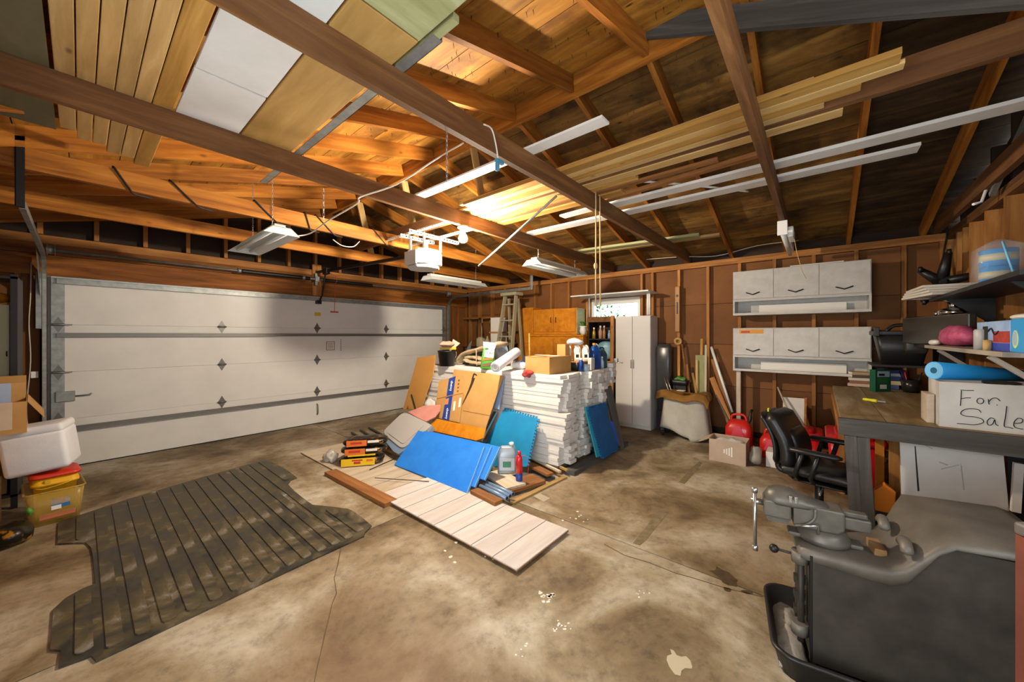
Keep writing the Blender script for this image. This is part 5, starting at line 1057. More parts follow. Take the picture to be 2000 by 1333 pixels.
mk('top_cap', MB().box(5.22, 5.44, top_r.y - 0.06, top_l.y + 0.06, top_l.z - 0.01, top_l.z + 0.05, bev=0.008), 'ladder_tan', t)
for k, (z, h, lab) in enumerate(((1.55, 0.30, 'upper'), (1.22, 0.30, 'lower'))): mk('white_carton', MB().box(5.62, 5.86, 5.08, 5.33, z, z + h, bev=0.004), 'paper', label='%s white carton beside the ladder on the dark rack' % lab, cat='carton', group='white cartons by the ladder')
rk = thing('storage_rack', (5.75, 5.4, 0), 'dark low storage rack in the far corner behind the ladder', 'rack')
mk('rack_shelf', MB().box(5.60, 5.97, 4.70, 6.2, 1.195, 1.219), 'book_dark', rk)
for x in (5.62, 5.95):
    for y in (4.74, 6.16): mk('leg', MB().box(x - 0.015, x + 0.015, y - 0.015, y + 0.015, 0, 1.195), 'book_dark', rk)
mk('rack_spacer', MB().box(5.60, 5.9, 5.06, 5.36, 1.521, 1.549), 'cardboard', label='flat cardboard between the two white cartons by the ladder', cat='cardboard')
mat('pump_cream', 'b8ac8c', 0.5)
pb = Vector((5.72, 5.72, 1.22)); t = thing('garden_sprayer', pb, 'cream pump sprayer with a black hose on the corner rack', 'sprayer')
mk('tank', sbox(pb.x - 0.08, pb.x + 0.08, pb.y - 0.09, pb.y + 0.09, 0, 0, 0, 4, levels=[(pb.z, 0.01, 0.04), (pb.z + 0.02, 0, 0.05), (pb.z + 0.17, 0, 0.05), (pb.z + 0.22, 0.03, 0.05)]), 'pump_cream', t)
mk('pump_rod', MB().cyl(pb + Vector((0, -0.02, 0.22)), pb + Vector((0, -0.04, 0.62)), 0.009, seg=8), 'pump_cream', t)
mk('hose', MB().tube(catmull([pb + Vector((0, 0.10, 0.12)), pb + Vector((0, 0.13, 0.40)), pb + Vector((0, 0.06, 0.62)), pb + Vector((0, -0.02, 0.58)), pb + Vector((0, -0.07, 0.25)), pb + Vector((0, -0.06, 0.05))], 6), 0.011, 8), 'cable_black', t)
mk('cream_jug', sbox(5.66, 5.78, 5.46, 5.58, 0, 0, 0, 4, levels=[(1.22, 0.005, 0.03), (1.23, 0, 0.03), (1.33, 0, 0.03), (1.40, 0.035, 0.03), (1.46, 0.045, 0.015)]), 'pump_cream', label='small cream jug beside the pump sprayer', cat='jug')
mk('black_bag', pillow((5.74, 4.88, 1.285), 0.12, 0.16, 0.06, None, 41, 0.02, 2.4, sc=9), 'cloth_dark', label='dark cloth bundle on the corner rack below the white cartons', cat='cloth')
mk('wall_clip', pillow((5.90, 5.54, 1.78), 0.05, 0.10, 0.05, None, 44, 0.02, 2.2, sc=12), 'rafter_wood', label='brown leather tool belt hanging under the corner ledge', cat='tool belt')
# ------------------------------------------------------------------ white wall cabinets
mat('handle_dark', '2c2620', 0.4, 0.5)
def wall_unit(z0, z1, lab, niche=0.205):
    x0, x1, y0, y1 = 5.72, 5.995, -0.45, 0.895; t = thing('wall_cabinet', (5.85, 0.22, z0), lab, 'wall cabinet', 'white metal wall cabinets'); zn = z0 + niche
    mk('case', MB().box(x0, x1, y0, y1, zn, z1, bev=0.003), 'enamel', t)
    mk('niche', MB().box(x0, x1, y0, y0 + 0.02, z0, zn).box(x0, x1, y1 - 0.02, y1, z0, zn).box(x0, x1, y0 + 0.02, y1 - 0.02, z0, z0 + 0.018).box(x0, x0 + 0.012, y0 + 0.02, y1 - 0.02, z0 + 0.018, z0 + 0.03).box(x0, x0 + 0.012, y0 + 0.02, y1 - 0.02, zn - 0.02, zn).box(x1 - 0.012, x1, y0 + 0.02, y1 - 0.02, z0 + 0.018, zn), 'enamel', t)
    w_ = (y1 - y0 - 0.012)/3
    for k in range(3):
        a = y1 - 0.006 - k*w_; d = mk('door', MB().box(x0 - 0.018, x0, a - w_ + 0.002, a - 0.002, zn + 0.012, z1 - 0.006, bev=0.003), 'enamel', t); c = a - w_/2
        mk('handle', MB().tube([(x0 - 0.03, c + 0.075, zn + 0.092), (x0 - 0.034, c, zn + 0.062), (x0 - 0.03, c - 0.075, zn + 0.092)], 0.007, 6).cyl((x0 - 0.018, c, zn + 0.062), (x0 - 0.034, c, zn + 0.062), 0.005, seg=6), 'handle_dark', d)
    return t
wall_unit(1.745, 2.335, 'upper white metal wall cabinet with three chevron-handled doors')
wc = wall_unit(1.00, 1.575, 'lower white metal wall cabinet with an orange sticker on one door')
mat('sticker_orange', 'd4922c', 0.5); st_ = mk('sticker', MB().box(5.7005, 5.702, 0.55, 0.82, 1.50, 1.555), 'sticker_orange', wc); mk('sticker_print', MB().box(5.6995, 5.7005, 0.70, 0.80, 1.51, 1.535), 'bag_red', st_)
mk('niche_card', MB().box(5.90, 5.905, -0.25, 0.62, 1.765, 1.88), 'paper', label='white card sheet in the niche of the upper wall cabinet', cat='card', group='cards in the cabinet niches')
mk('niche_card', MB().box(5.90, 5.905, -0.25, 0.60, 1.02, 1.13), 'paper', label='white card sheet in the niche of the lower wall cabinet', cat='card', group='cards in the cabinet niches')
mk('paper_stack', MB().box(5.75, 5.95, -0.22, 0.28, 2.336, 2.352), 'white_paint', label='flat white sheet lying on top of the upper wall cabinet', cat='paper')
# supports under the cabinets
plank('wall_post', (5.80, 0.84, 0.0), (5.80, 0.84, 0.998), 0.05, 0.05, 'siding', up=(1, 0, 0), anchor=(0.5, 0.5), label='pale wooden post under the left end of the lower wall cabinet', cat='post')
# ------------------------------------------------------------------ tools along the back wall
mat('level_wood', 'a0703c', 0.5)
a, b = onx(1326, 648, 5.93), onx(1326, 560, 5.93); t = thing('spirit_level', a, 'long wooden spirit level hanging on a stud', 'spirit level'); y = 1.672
mk('bar', MB().box(5.935, 5.995, y - 0.032, y + 0.032, a.z, b.z, bev=0.003), 'level_wood', t)
mk('vial_window', MB().cyl((5.930, y, b.z - 0.14), (5.936, y, b.z - 0.14), 0.020, seg=14), 'black_paint', t); mk('vial_slot', MB().box(5.931, 5.936, y - 0.01, y + 0.01, b.z - 0.42, b.z - 0.24), 'black_paint', t)
q = onx(1324, 667, 5.96); t = thing('tape_roll', q, 'roll of pale masking tape hanging on the stud below the spirit level', 'tape roll')
mk('roll', MB().tube([(5.965, q.y + 0.042*math.cos(a_), q.z + 0.042*math.sin(a_)) for a_ in [2*PI*i/24 for i in range(24)]], 0.020, 8, closed=True), 'pine', t); mk('nail', MB().cyl((6.03, q.y, q.z + 0.03), (5.94, q.y, q.z + 0.028), 0.003, seg=6), 'steel', t)
def stick(name, u0, v0, x0, u1, v1, x1, w, th, m, lab, cat, r=None):
    p, q = onx(u0, v0, x0), onx(u1, v1, x1)
    if r: return mk(name, MB().cyl(q, p, r, seg=10), m, label=lab, cat=cat)
    return plank(name, q, p, w, th, m, up=(-1, 0, 0), anchor=(0.5, 0.5), label=lab, cat=cat)
stick('shovel', 1332, 672, 5.97, 1342, 745, 5.97, 0, 0, 'brown_board', 'brown tool handle leaning left of the pale sticks', 'tool handle', 0.016)
stick('stick', 1342, 712, 5.96, 1352, 850, 5.90, 0.03, 0.02, 'brown_board', 'short brown stick behind the covered cart', 'stick')
stick('stick', 1371, 662, 5.985, 1366, 850, 5.94, 0.035, 0.02, 'pine_yellow', 'tallest golden stick behind the covered cart', 'stick')
stick('stick', 1361, 704, 5.90, 1362, 850, 5.86, 0.03, 0.02, 'pine', 'pale stick left of the wide greenish board', 'stick')
stick('board', 1368, 694, 5.94, 1369, 850, 5.90, 0.13, 0.018, 'greenish_wood', 'wide greenish board standing behind the covered cart', 'board')
stick('stick', 1379, 674, 5.90, 1377, 850, 5.86, 0.028, 0.02, 'siding', 'narrow pale stick right of the wide greenish board', 'stick')
stick('stick', 1353, 729, 5.92, 1366, 800, 5.80, 0.03, 0.02, 'pine_yellow', 'short slanted golden stick above the brown canvas', 'stick')
stick('fluorescent_tube', 1389, 678, 5.98, 1430, 806, 5.86, 0, 0, 'tube_glass', 'white fluorescent tube leaning against the back wall', 'fluorescent tube', 0.019)
stick('lumber_piece', 1391, 702, 5.97, 1432, 830, 5.80, 0.04, 0.02, 'brown_board', 'thin brown lath beside the fluorescent tube', 'lath')
stick('lumber_piece', 1391, 738, 5.93, 1431, 838, 5.70, 0.075, 0.035, 'stud_wood', 'thick slanting stud piece beside the covered cart', 'stud')
stick('metal_bar', 1398, 770, 5.85, 1428, 834, 5.66, 0.02, 0.02, 'dark_steel', 'dark bar leaning at the right side of the covered cart', 'bar')
mat('grey_bag', '3d3d3c', 0.25); t = mk('grey_bin', sbox(5.80, 5.98, 1.74, 1.95, 0, 0, 0, 3, levels=[(0.30, 0.01, 0.03), (1.28, 0.0, 0.03), (1.34, 0.03, 0.02)]), 'grey_bag', label='dark grey plastic wrapped panel between cabinet and cart', cat='panel')
mk('bin_stand', MB().box(5.80, 5.98, 1.75, 1.94, 0, 0.30), 'book_dark', label='dark block under the grey wrapped panel', cat='block')
for k, (u, v, lab) in enumerate(((1296, 735, 'left'), (1302, 737, 'right'))): stick('steel_rod', u, v, 5.72, u + 14, v + 40, 5.66, 0, 0, 'steel', '%s steel rod poking out behind the covered cart' % lab, 'rod', 0.008)
# ------------------------------------------------------------------ covered cart
cx0, cx1, cy0, cy1, cz = 5.46, 5.82, 1.16, 1.80, 0.60
t = thing('covered_cart', (5.62, 1.46, 0), 'cart on small casters under a pale grey dust sheet', 'cart'); mat('sheet_grey', 'b4b0a4', 0.9, col2='a39e90', vscale=4, bump=0.15, bscale=30)
mk('cart_body', MB().box(cx0 + 0.06, cx1 - 0.02, cy0 + 0.10, cy1 - 0.06, 0.10, cz - 0.02), 'dark_steel', t)
nz = lumps(3, 1.0, 6)
def sheetfn(a, b):
    # ring parameter a, from the middle of the top (b=0) over the edge (b=.35) to the hem (b=1)
    an = 2*PI*a; cxm, cym = (cx0 + cx1)/2 + 0.02, (cy0 + cy1)/2; dx, dy = math.cos(an), math.sin(an); q = (abs(dx)**5 + abs(dy)**5)**(-0.2); ex, ey = dx*q*(cx1 - cx0)/2*0.92, dy*q*(cy1 - cy0)/2*0.86
    if b <= 0.35: k = b/0.35; return (cxm + ex*k, cym + ey*k, cz + 0.01*nz(Vector((ex*k, ey*k, 1))))
    k = (b - 0.35)/0.65; fold = 0.030*math.sin(an*9 + 1.5*math.sin(an*2))*k; out = 1 + (0.20*k + fold*1.2) * (1.0 if dx < 0.4 else 0.1); hem = 0.10 + 0.05*math.sin(an*3 + 0.6)*k - (0.04 if dy < -0.3 else 0)
    return (cxm + ex*out, cym + ey*out, cz - 0.008 - (cz - hem)*k**0.9)
mk('dust_sheet', MB().grid(sheetfn, 96, 16), 'sheet_grey', t).modifiers.new('cloth', 'SOLIDIFY').thickness = 0.004
for x in (cx0 + 0.10, cx1 - 0.06):
    for y in (cy0 + 0.13, cy1 - 0.03):
        c_ = mk('caster', MB().cyl((x, y - 0.012, 0.042), (x, y + 0.012, 0.042), 0.042, seg=16), 'black_plastic', t); mk('fork', MB().box(x - 0.02, x + 0.02, y - 0.018, y - 0.014, 0.04, 0.10).box(x - 0.02, x + 0.02, y + 0.014, y + 0.018, 0.04, 0.10).box(x - 0.02, x + 0.02, y - 0.018, y + 0.018, 0.088, 0.102), 'steel', c_)
mat('canvas_brown', '8a6226', 0.9, col2='76501c', vscale=8, bump=0.3, bscale=40)
nz2 = lumps(8, 0.03, 7)
def brownfn(a, b):
    x = cx0 - 0.005 + a*(cx1 - cx0 - 0.02); y = cy1 + 0.03 - b*(cy1 - cy0 + 0.05); dr = max(0, 0.07 - a*0.5)*1.2 + (0.07 if b > 0.93 else 0)
    return (x - (0.02 if a < 0.1 else 0), y, cz + 0.035 + nz2(Vector((x, y, 0))) + 0.02*math.sin(b*9) - dr)
mk('brown_canvas', MB().grid(brownfn, 18, 26, 0.012), 'canvas_brown', label='crumpled brown canvas lying on top of the covered cart', cat='canvas')
mk('paper_scrap', MB().box(5.50, 5.60, 1.46, 1.56, cz + 0.085, cz + 0.089), 'paper', label='small white paper on the brown canvas', cat='paper')
t = thing('tool_tray', (5.88, 1.56, 0.78), 'dark tray with green bits behind the brown canvas', 'tray'); mk('tray', tub(5.83, 5.97, 1.50, 1.74, 0.72, 0.80, 0.03, 0.006, 0.01), 'black_plastic', t)
mk('tray_stand', MB().box(5.86, 5.95, 1.53, 1.71, 0.0, 0.72), 'book_dark', t)
mk('leafy_bits', pillow((5.89, 1.62, 0.81), 0.05, 0.09, 0.035, None, 51, 0.04, 2.0, sc=24), 'leaf', t)
# ------------------------------------------------------------------ floor along the back wall
cb_ = box_carton('cardboard_box', 4.82, 5.10, 0.63, 1.0, 0.0, 0.255, 'cardboard_pale', 'open pale cardboard box on the floor before the red fuel can', flaps=False)
for k, (y0, y1, a_) in enumerate(((0.63, 1.0, 0.9), )): mk('flap', MB().box(4.825, 5.095, 0, 0.13, 0, 0.004, T(0, 1.0, 0.255) @ RX(-0.5)), 'cardboard_pale', cb_)
mk('flap', MB().box(0, 0.12, 0.635, 0.995, 0, 0.004, T(5.10, 0, 0.255) @ RY(0.6)), 'cardboard_pale', cb_)
for k in range(4): mk('tape_shine', MB().box(4.8185, 4.8198, 0.76 + 0.025*k, 0.775 + 0.025*k, 0.08 + 0.01*k, 0.19 - 0.012*k), 'paper', cb_)
mk('box_filling', pillow((4.96, 0.815, 0.20), 0.11, 0.15, 0.05, None, 61, 0.03, 2.4, sc=16), 'film_white', label='crumpled white packing inside the open cardboard box', cat='packing')
mat('can_red', 'c22018', 0.35, coat=0.2)
def fuel_can(x, y, w, d, h, lab, rz=0.0):
    t = thing('fuel_can', (x, y, 0), lab, 'fuel can', 'red fuel cans', rz); M_ = WM[t]
    mk('tank', sbox(-d/2, d/2, -w/2, w/2, 0, 0, 0, 4, M=M_, levels=[(0.0, 0.01, 0.05), (0.02, 0.0, 0.06), (h*0.62, 0.0, 0.06), (h*0.78, 0.03, 0.06), (h*0.86, 0.07, 0.05)]), 'can_red', t)
    mk('handle', MB().tube(catmull([M_ @ Vector(p) for p in ((0, w*0.30, h*0.80), (0, w*0.22, h*0.98), (0, -w*0.18, h), (0, -w*0.30, h*0.80))], 4), 0.016, 8), 'can_red', t)
    mk('rib', MB().prism([(-w*0.30, h*0.30), (w*0.30, h*0.30), (w*0.10, h*0.70), (-w*0.10, h*0.70)], d/2 - 0.002, d/2 + 0.008, M_ @ RZ(PI) @ Matrix(((0, 0, 1, 0), (1, 0, 0, 0), (0, 1, 0, 0), (0, 0, 0, 1)))), mat('can_pink', 'd44a5a', 0.4), t)
    mk('spout', MB().tube(catmull([M_ @ Vector(p) for p in ((0.0, -w*0.34, h*0.80), (0.0, -w*0.40, h*0.92), (0.02, -w*0.42, h*1.08), (0.06, -w*0.45, h*1.16))], 4), [0.022]*6 + [0.016]*7, 8), 'black_plastic', t)
    return t
fuel_can(5.55, 0.80, 0.30, 0.22, 0.44, 'larger red fuel can behind the pale cardboard box')
fuel_can(5.42, 0.44, 0.24, 0.20, 0.33, 'smaller red fuel can right of the larger one')
mk('foam_block', MB().box(4.98, 5.22, 0.28, 0.46, 0, 0.17, bev=0.006), 'foam_white', label='white foam block on the floor left of the office chair', cat='foam block')
mk('plastic_bag', pillow((4.96, 0.55, 0.11), 0.09, 0.055, 0.11, None, 71, 0.035, 2.2, sc=13), mat('film_clear', 'a8a69c', 0.15, alpha=0.8), label='clear crumpled plastic bag beside the pale cardboard box', cat='plastic bag')
mat('tote_red', 'b8141c', 0.35)
def tote(x0, x1, y0, y1, h, lab):
    t = thing('red_tote', ((x0+x1)/2, (y0+y1)/2, 0), lab, 'storage tote', 'red plastic totes'); mk('tub', tub(x0, x1, y0, y1, 0, h, 0.05, 0.006, 0.035), 'tote_red', t)
    mk('rim', sbox(x0 - 0.015, x1 + 0.015, y0 - 0.015, y1 + 0.015, 0, 0, 0, 4, levels=[(h - 0.035, 0, 0.05), (h, 0, 0.05), (h + 0.012, 0.012, 0.05)]), 'tote_red', t); mk('lid_ridge', sbox(x0 + 0.05, x1 - 0.05, y0 + 0.05, y1 - 0.05, 0, 0, 0, 4, levels=[(h + 0.01, 0, 0.05), (h + 0.035, 0.02, 0.05)]), 'tote_red', t)
tote(4.95, 5.40, -0.02, 0.26, 0.42, 'smaller red plastic tote behind the office chair'); tote(4.6, 5.20, -0.46, -0.06, 0.50, 'larger red plastic tote under the workbench')
pl = plane_x(5.55, 0.02, 5.90, 0.95); t = thing('white_board', onp(1555, 850, pl), 'white framed board leaning on the wall behind the chair', 'board')
sheet('panel', [(1529, 776), (1571, 779), (1570, 842), (1530, 838)], pl, 0.01, 'white_paint', t); sheet('side_frame', [(1571, 778), (1576, 777), (1574, 843), (1570, 842)], pl, 0.02, 'stud_wood', t, off=0.004)
stick('broom', 1519, 757, 5.80, 1560, 850, 5.42, 0, 0, 'siding', 'long pale broom handle slanting in front of the white board', 'handle', 0.011)
# ------------------------------------------------------------------ workbench
BZ = 0.90; t = thing('workbench', (4.5, -0.55, 0), 'heavy workbench with a worn wooden top along the right wall', 'workbench')
for k in range(4): mk('top_plank', MB().box(0, 2.12, 0, 0.225, -0.04, 0.0), 'bench_top', t, T(3.46, -1.03 + k*0.2295, BZ))
plank('front_rail', (3.45, -1.03, BZ - 0.115), (3.45, -0.105, BZ - 0.115), 0.04, 0.115, 'grey_wood', t)
plank('side_rail', (3.47, -0.122, BZ - 0.12), (5.55, -0.122, BZ - 0.12), 0.036, 0.078, 'stud_wood', t)
for (a, b, w_) in (((3.46, -0.20, 0.0), (3.46, -0.165, BZ - 0.116), 0.062), ((3.46, -0.263, 0.0), (3.46, -0.228, BZ - 0.116), 0.062)): plank('leg', a, b, w_, 0.09, 'grey_wood', t, up=(-1, 0, 0), anchor=(0.5, 0.5))
for (x, y, m_) in ((5.48, -0.16, 'stud_wood'), (5.48, -0.98, 'stud_wood'), (3.50, -0.98, 'grey_wood'), (4.62, -0.16, 'stud_wood')): plank('leg', (x, y, 0), (x, y, BZ - 0.12), 0.045, 0.09, m_, t, up=(1, 0, 0), anchor=(0.5, 0.5))
pl = plane_x(3.60, 0.0, 3.62, 0.80); t = thing('white_panel_door', onp(1860, 985, pl), 'scuffed white wooden panel standing under the workbench', 'panel')
sheet('panel', [(1757, 846), (1958, 868), (1975, 1040), (1762, 1010)], pl, 0.02, 'white_paint', t); sheet('gap_line', [(1786, 872), (1788.5, 872), (1796, 960), (1792, 960)], pl, 0.001, 'black_paint', t, off=0.001)
for (pp) in ([(1838, 916), (1873, 908), (1873, 909.5), (1838, 918)], [(1876, 905), (1879, 912), (1884, 958), (1882, 958), (1877, 920)], [(1834, 902), (1852, 908), (1850, 910), (1834, 904)], [(1805, 868), (1822, 877), (1821, 878), (1805, 870)]): sheet('scuff', pp, pl, 0.0008, 'opener_grey', t, off=0.0008)
sheet('black_sheet', [(1965, 868), (2010, 872), (2010, 1060), (1978, 1050)], plane_x(3.68, 0, 3.68, 0.8), 0.02, 'black_paint', label='black panel under the workbench at the right edge', cat='panel')
plank('white_stile', onx(1989, 905, 3.58), onx(1983, 1000, 3.58), 0.035, 0.03, 'white_paint', up=(-1, 0, 0), anchor=(0.5, 0.5), label='white upright stile in front of the black panel', cat='stile')
for k, (x, y, h, w_, m_, lab) in enumerate(((4.0, -0.36, 0.76, 0.05, 'orange_wood', 'golden upright board nearest the bench leg'), (3.95, -0.44, 0.77, 0.07, 'stud_wood', 'second upright board under the bench'), (3.88, -0.53, 0.76, 0.15, 'plywood', 'wide plywood offcut under the bench beside the white panel'))):
    plank('upright_board', (x, y, 0), (x + 0.03, y, h), w_, 0.02, m_, up=(-1, 0, 0), anchor=(0.5, 0.5), label=lab, cat='board')
mat('saw_orange', 'd0741c', 0.4); q = Vector((3.78, -0.36, 0.12)); t = thing('orange_tool', q, 'black and orange power tool on the floor under the bench', 'power tool'); mk('tool_case', MB().box(q.x - 0.08, q.x + 0.08, q.y - 0.05, q.y + 0.05, 0, 0.30, bev=0.02), 'black_plastic', t); mk('tool_guard', MB().prism([(-0.05, 0.22), (0.05, 0.22), (0.055, 0.36), (0.0, 0.42), (-0.05, 0.38)], -0.03, 0.03, T(q.x - 0.06, q.y, 0) @ RZ(PI/2) @ RX(PI/2)), 'saw_orange', t)
# clamps hanging under the bench
for k, (y, z) in enumerate(((-0.47, 0.62), (-0.50, 0.30))):
    t = thing('bar_clamp', (3.80, y, z), '%s bar clamp hanging beside the plywood offcut' % ('upper', 'lower')[k], 'clamp', 'clamps under the bench'); mk('bar', MB().cyl((3.80, y, z - 0.18), (3.80, y, z + 0.16), 0.006, seg=6), 'dark_steel', t); mk('jaw', MB().box(3.79, 3.81, y - 0.05, y, z + 0.13, z + 0.15).box(3.79, 3.81, y - 0.05, y, z + 0.0, z + 0.018), 'dark_steel', t)
# ------------------------------------------------------------------ things on the bench
wb_ = thing('for_sale_box', (3.62, -0.80, BZ), 'white box with For Sale handwritten on it on the bench', 'box'); mat('box_white', 'cfccc4', 0.6, col2='c2beb4', vscale=5)
FX, FY0, FY1, FZ1 = 3.53, -1.02, -0.585, BZ + 0.285; w_ = 0.006
mk('carton_body', MB().box(FX, FX + 0.30, FY0, FY1, BZ, BZ + w_).box(FX, FX + w_, FY0, FY1, BZ + w_, FZ1).box(FX + 0.294, FX + 0.30, FY0, FY1, BZ + w_, FZ1).box(FX + w_, FX + 0.294, FY0, FY0 + w_, BZ + w_, FZ1).box(FX + w_, FX + 0.294, FY1 - w_, FY1, BZ + w_, FZ1), 'box_white', wb_)
def stroke(pts, n=5):
    pp = [onx(1500 + u*0.2505, 666 + v*0.2505, FX - 0.001) for u, v in pts]; return mk('marker_stroke', MB().tube(catmull(pp, n) if n else pp, 0.0022, 5), 'ink', wb_)
stroke([(1508, 390), (1505, 450), (1500, 508)], 3); stroke([(1500, 385), (1550, 388), (1605, 388)], 3); stroke([(1508, 452), (1545, 446), (1582, 446)], 3)
stroke([(1655 + 26*math.cos(a), 470 + 22*math.sin(a)) for a in [2*PI*i/10 - 1.2 for i in range(11)]]); stroke([(1718, 455), (1720, 475), (1724, 497)], 3); stroke([(1722, 475), (1745, 452), (1780, 447), (1810, 470)]); stroke([(1782, 500), (1790, 503)], 2)
stroke([(1660, 560), (1640, 538), (1580, 530), (1525, 540), (1502, 568), (1540, 588), (1620, 596), (1672, 615), (1675, 640), (1610, 655), (1540, 650), (1473, 645)])
stroke([(1765, 610), (1735, 602), (1708, 630), (1720, 658), (1750, 650), (1768, 615), (1775, 650), (1795, 664)]); stroke([(1862, 510), (1852, 590), (1842, 665), (1875, 675), (1912, 685)]); stroke([(1925, 645), (1975, 640), (1985, 615), (1950, 605), (1920, 635), (1925, 675), (1990, 690)])
mat('mat_blue', '1f95dc', 0.6); mat('mat_blue_end', '6fb8e4', 0.7)
pa, pb2 = Vector((0, 0, EYE)) + ray(1824, 724)*2.40, Vector((0, 0, EYE)) + ray(2006, 735)*2.36; d = (pb2 - pa).normalized()
t = thing('rolled_mat', pa, 'bright blue rolled foam mat lying on the For Sale box', 'foam mat'); mk('roll', MB().tube([pa, pa.lerp(pb2, 0.5), pb2], [0.058, 0.048, 0.036], 22), 'mat_blue', t); mk('end_face', MB().cyl(pa - d*0.001, pa + d*0.002, 0.055, seg=22), 'mat_blue_end', t); mk('core_hole', MB().cyl(pa - d*0.003, pa + d*0.002, 0.020, seg=14), mat('hole_blue', '1c5a78', 0.8), t)
mk('brown_rag', pillow(tuple(Vector((0, 0, EYE)) + ray(1955, 748)*2.36), 0.05, 0.09, 0.018, None, 81, 0.012, 2.0, sc=20), mat('rag_brown', '5a4c40', 0.95), label='brown rag on the For Sale box under the blue roll', cat='rag')
q = onz(1705, 783, BZ + 0.012); t = thing('utility_knife', q, 'yellow utility knife lying on the bench top', 'knife'); mk('handle', MB().tube(catmull([onz(u, v, BZ + 0.014) for u, v in ((1686, 780), (1700, 782), (1714, 784))], 3), [0.010, 0.014, 0.013, 0.012, 0.014, 0.015, 0.013], 8), mat('knife_yellow', 'd8d024', 0.4), t); mk('blade', MB().box(0, 0.05, -0.002, 0.002, -0.006, 0.006, frame(onz(1714, 784, BZ + 0.014), onz(1732, 786, BZ + 0.014))), 'steel', t)
gx = onz(1719, 765, BZ); t = thing('green_carton', gx, 'dark green product box standing on the bench', 'carton'); mat('box_green', '14563c', 0.4); mk('carton', MB().box(-0.08, 0.08, -0.03, 0.03, 0, 0.225, T(gx.x, gx.y, gx.z) @ BILL, bev=0.002), 'box_green', t)
F_ = T(gx.x, gx.y, gx.z) @ BILL @ T(0, -0.0305, 0); mk('print_picture', MB().box(-0.058, 0.065, -0.0008, 0, 0.152, 0.21, F_), 'can_pale', t); mk('print_car', MB().box(-0.044, 0.015, -0.0014, -0.0008, 0.163, 0.186, F_), 'ink', t); mk('print_label', MB().box(-0.032, 0.036, -0.0008, 0, 0.03, 0.073, F_), 'paper', t)
for k in range(4): mk('print_line', MB().box(-0.058, 0.05, -0.0006, 0, 0.093 + 0.013*k, 0.097 + 0.013*k, F_), 'leaf', t)
cup = onz(1779, 767, BZ); t = thing('black_cup', cup, 'black cup full of pens on the bench', 'cup'); mk('cup', MB().lathe([(0.0, 0), (0.055, 0), (0.078, 0.13), (0.074, 0.13), (0.052, 0.01), (0.0, 0.01)], T(*cup), 22), mat('cup_black', '2a2623', 0.25, 0.3), t)
rd = random.Random(31)
for k in range(7): a = rd.uniform(0, 6.28); mk('pen', MB().cyl(cup + Vector((0.02*math.cos(a), 0.02*math.sin(a), 0.012)), cup + Vector((0.08*math.cos(a), 0.08*math.sin(a), 0.21)), 0.005, seg=6), ('cable_black', 'tape_blue', 'bag_red')[k % 3], t)
bk = [('book', 'c0a890', 0.032, 0.26), ('book', '8a5a4a', 0.036, 0.24), ('book', 'd0c8b4', 0.028, 0.27), ('book', '5a4638', 0.035, 0.23), ('book', 'b89a78', 0.03, 0.25)]
z = BZ; bp_ = onz(1690, 757, BZ)
for k, (n_, c, h, w2) in enumerate(bk):
    tt = thing('book', (bp_.x + 0.10, bp_.y, z), '%s book from the bench in the pile left of the green box' % ('lowest', 'second', 'third', 'fourth', 'topmost')[k], 'book', 'books piled on the bench'); M_ = T(bp_.x + 0.10, bp_.y, z) @ RZ(0.1*k - 0.2)
    mk('cover', MB().box(-0.08, 0.08, -w2/2, w2/2, 0, 0.003, M_).box(-0.08, 0.08, -w2/2, w2/2, h - 0.003, h, M_).box(-0.08, -0.076, -w2/2, w2/2, 0.003, h - 0.003, M_), mat('book_%d' % k, c, 0.6), tt); mk('pages', MB().box(-0.075, 0.075, -w2/2 + 0.004, w2/2 - 0.004, 0.003, h - 0.003, M_), 'paper', tt); z += h + 0.0005
bq = onz(1750, 762, BZ); z = BZ
for k, (c, h) in enumerate((('2a3a6a', 0.045), ('b8a070', 0.04), ('1f2f5a', 0.05), ('8a94a4', 0.03), ('3a4a7a', 0.04))):
    mk('video_case', MB().box(-0.10, 0.10, -0.075, 0.075, 0, h, T(bq.x + 0.16, bq.y + 0.02, z) @ RZ(0.15*k - 0.25), bev=0.002), mat('case_%d' % k, c, 0.4), label='%s case in the pile between the green box and the black cup' % ('lowest', 'second', 'middle', 'fourth', 'topmost')[k], cat='case', group='cases piled on the bench'); z += h + 0.0006
mk('magazine_stack', MB().box(3.62, 3.80, -0.58, -0.545, BZ, BZ + 0.19, bev=0.003), 'siding', label='stack of papers at the left side of the For Sale box', cat='paper stack')
# black machine on a wall shelf over the bench end
plank('wall_shelf', (5.48, -1.06, 1.16), (5.48, -0.42, 1.16), 0.50, 0.02, 'book_dark', label='dark wall shelf above the far end of the bench', cat='shelf')
t = thing('black_bin', (5.55, -0.62, 1.18), 'black plastic tool bin on the dark wall shelf', 'tool bin'); mk('bin', tub(5.28, 5.60, -0.84, -0.44, 1.181, 1.52, 0.03, 0.01, 0.055), 'black_plastic', t); mk('bin_rim', MB().box(5.27, 5.61, -0.86, -0.42, 1.48, 1.525, bev=0.008), 'black_plastic', t)
mk('grip', MB().tube(catmull([(5.28, -0.78, 1.52), (5.29, -0.74, 1.575), (5.29, -0.58, 1.575), (5.28, -0.52, 1.52)], 4), 0.018, 8), 'black_plastic', t); mk('latch', MB().box(5.25, 5.28, -0.47, -0.43, 1.47, 1.56, bev=0.004), 'black_plastic', t)
mk('speaker_box', MB().box(5.30, 5.55, -1.03, -0.875, 1.181, 1.42, bev=0.004), 'black_paint', label='plain black box right of the black tool bin', cat='box')
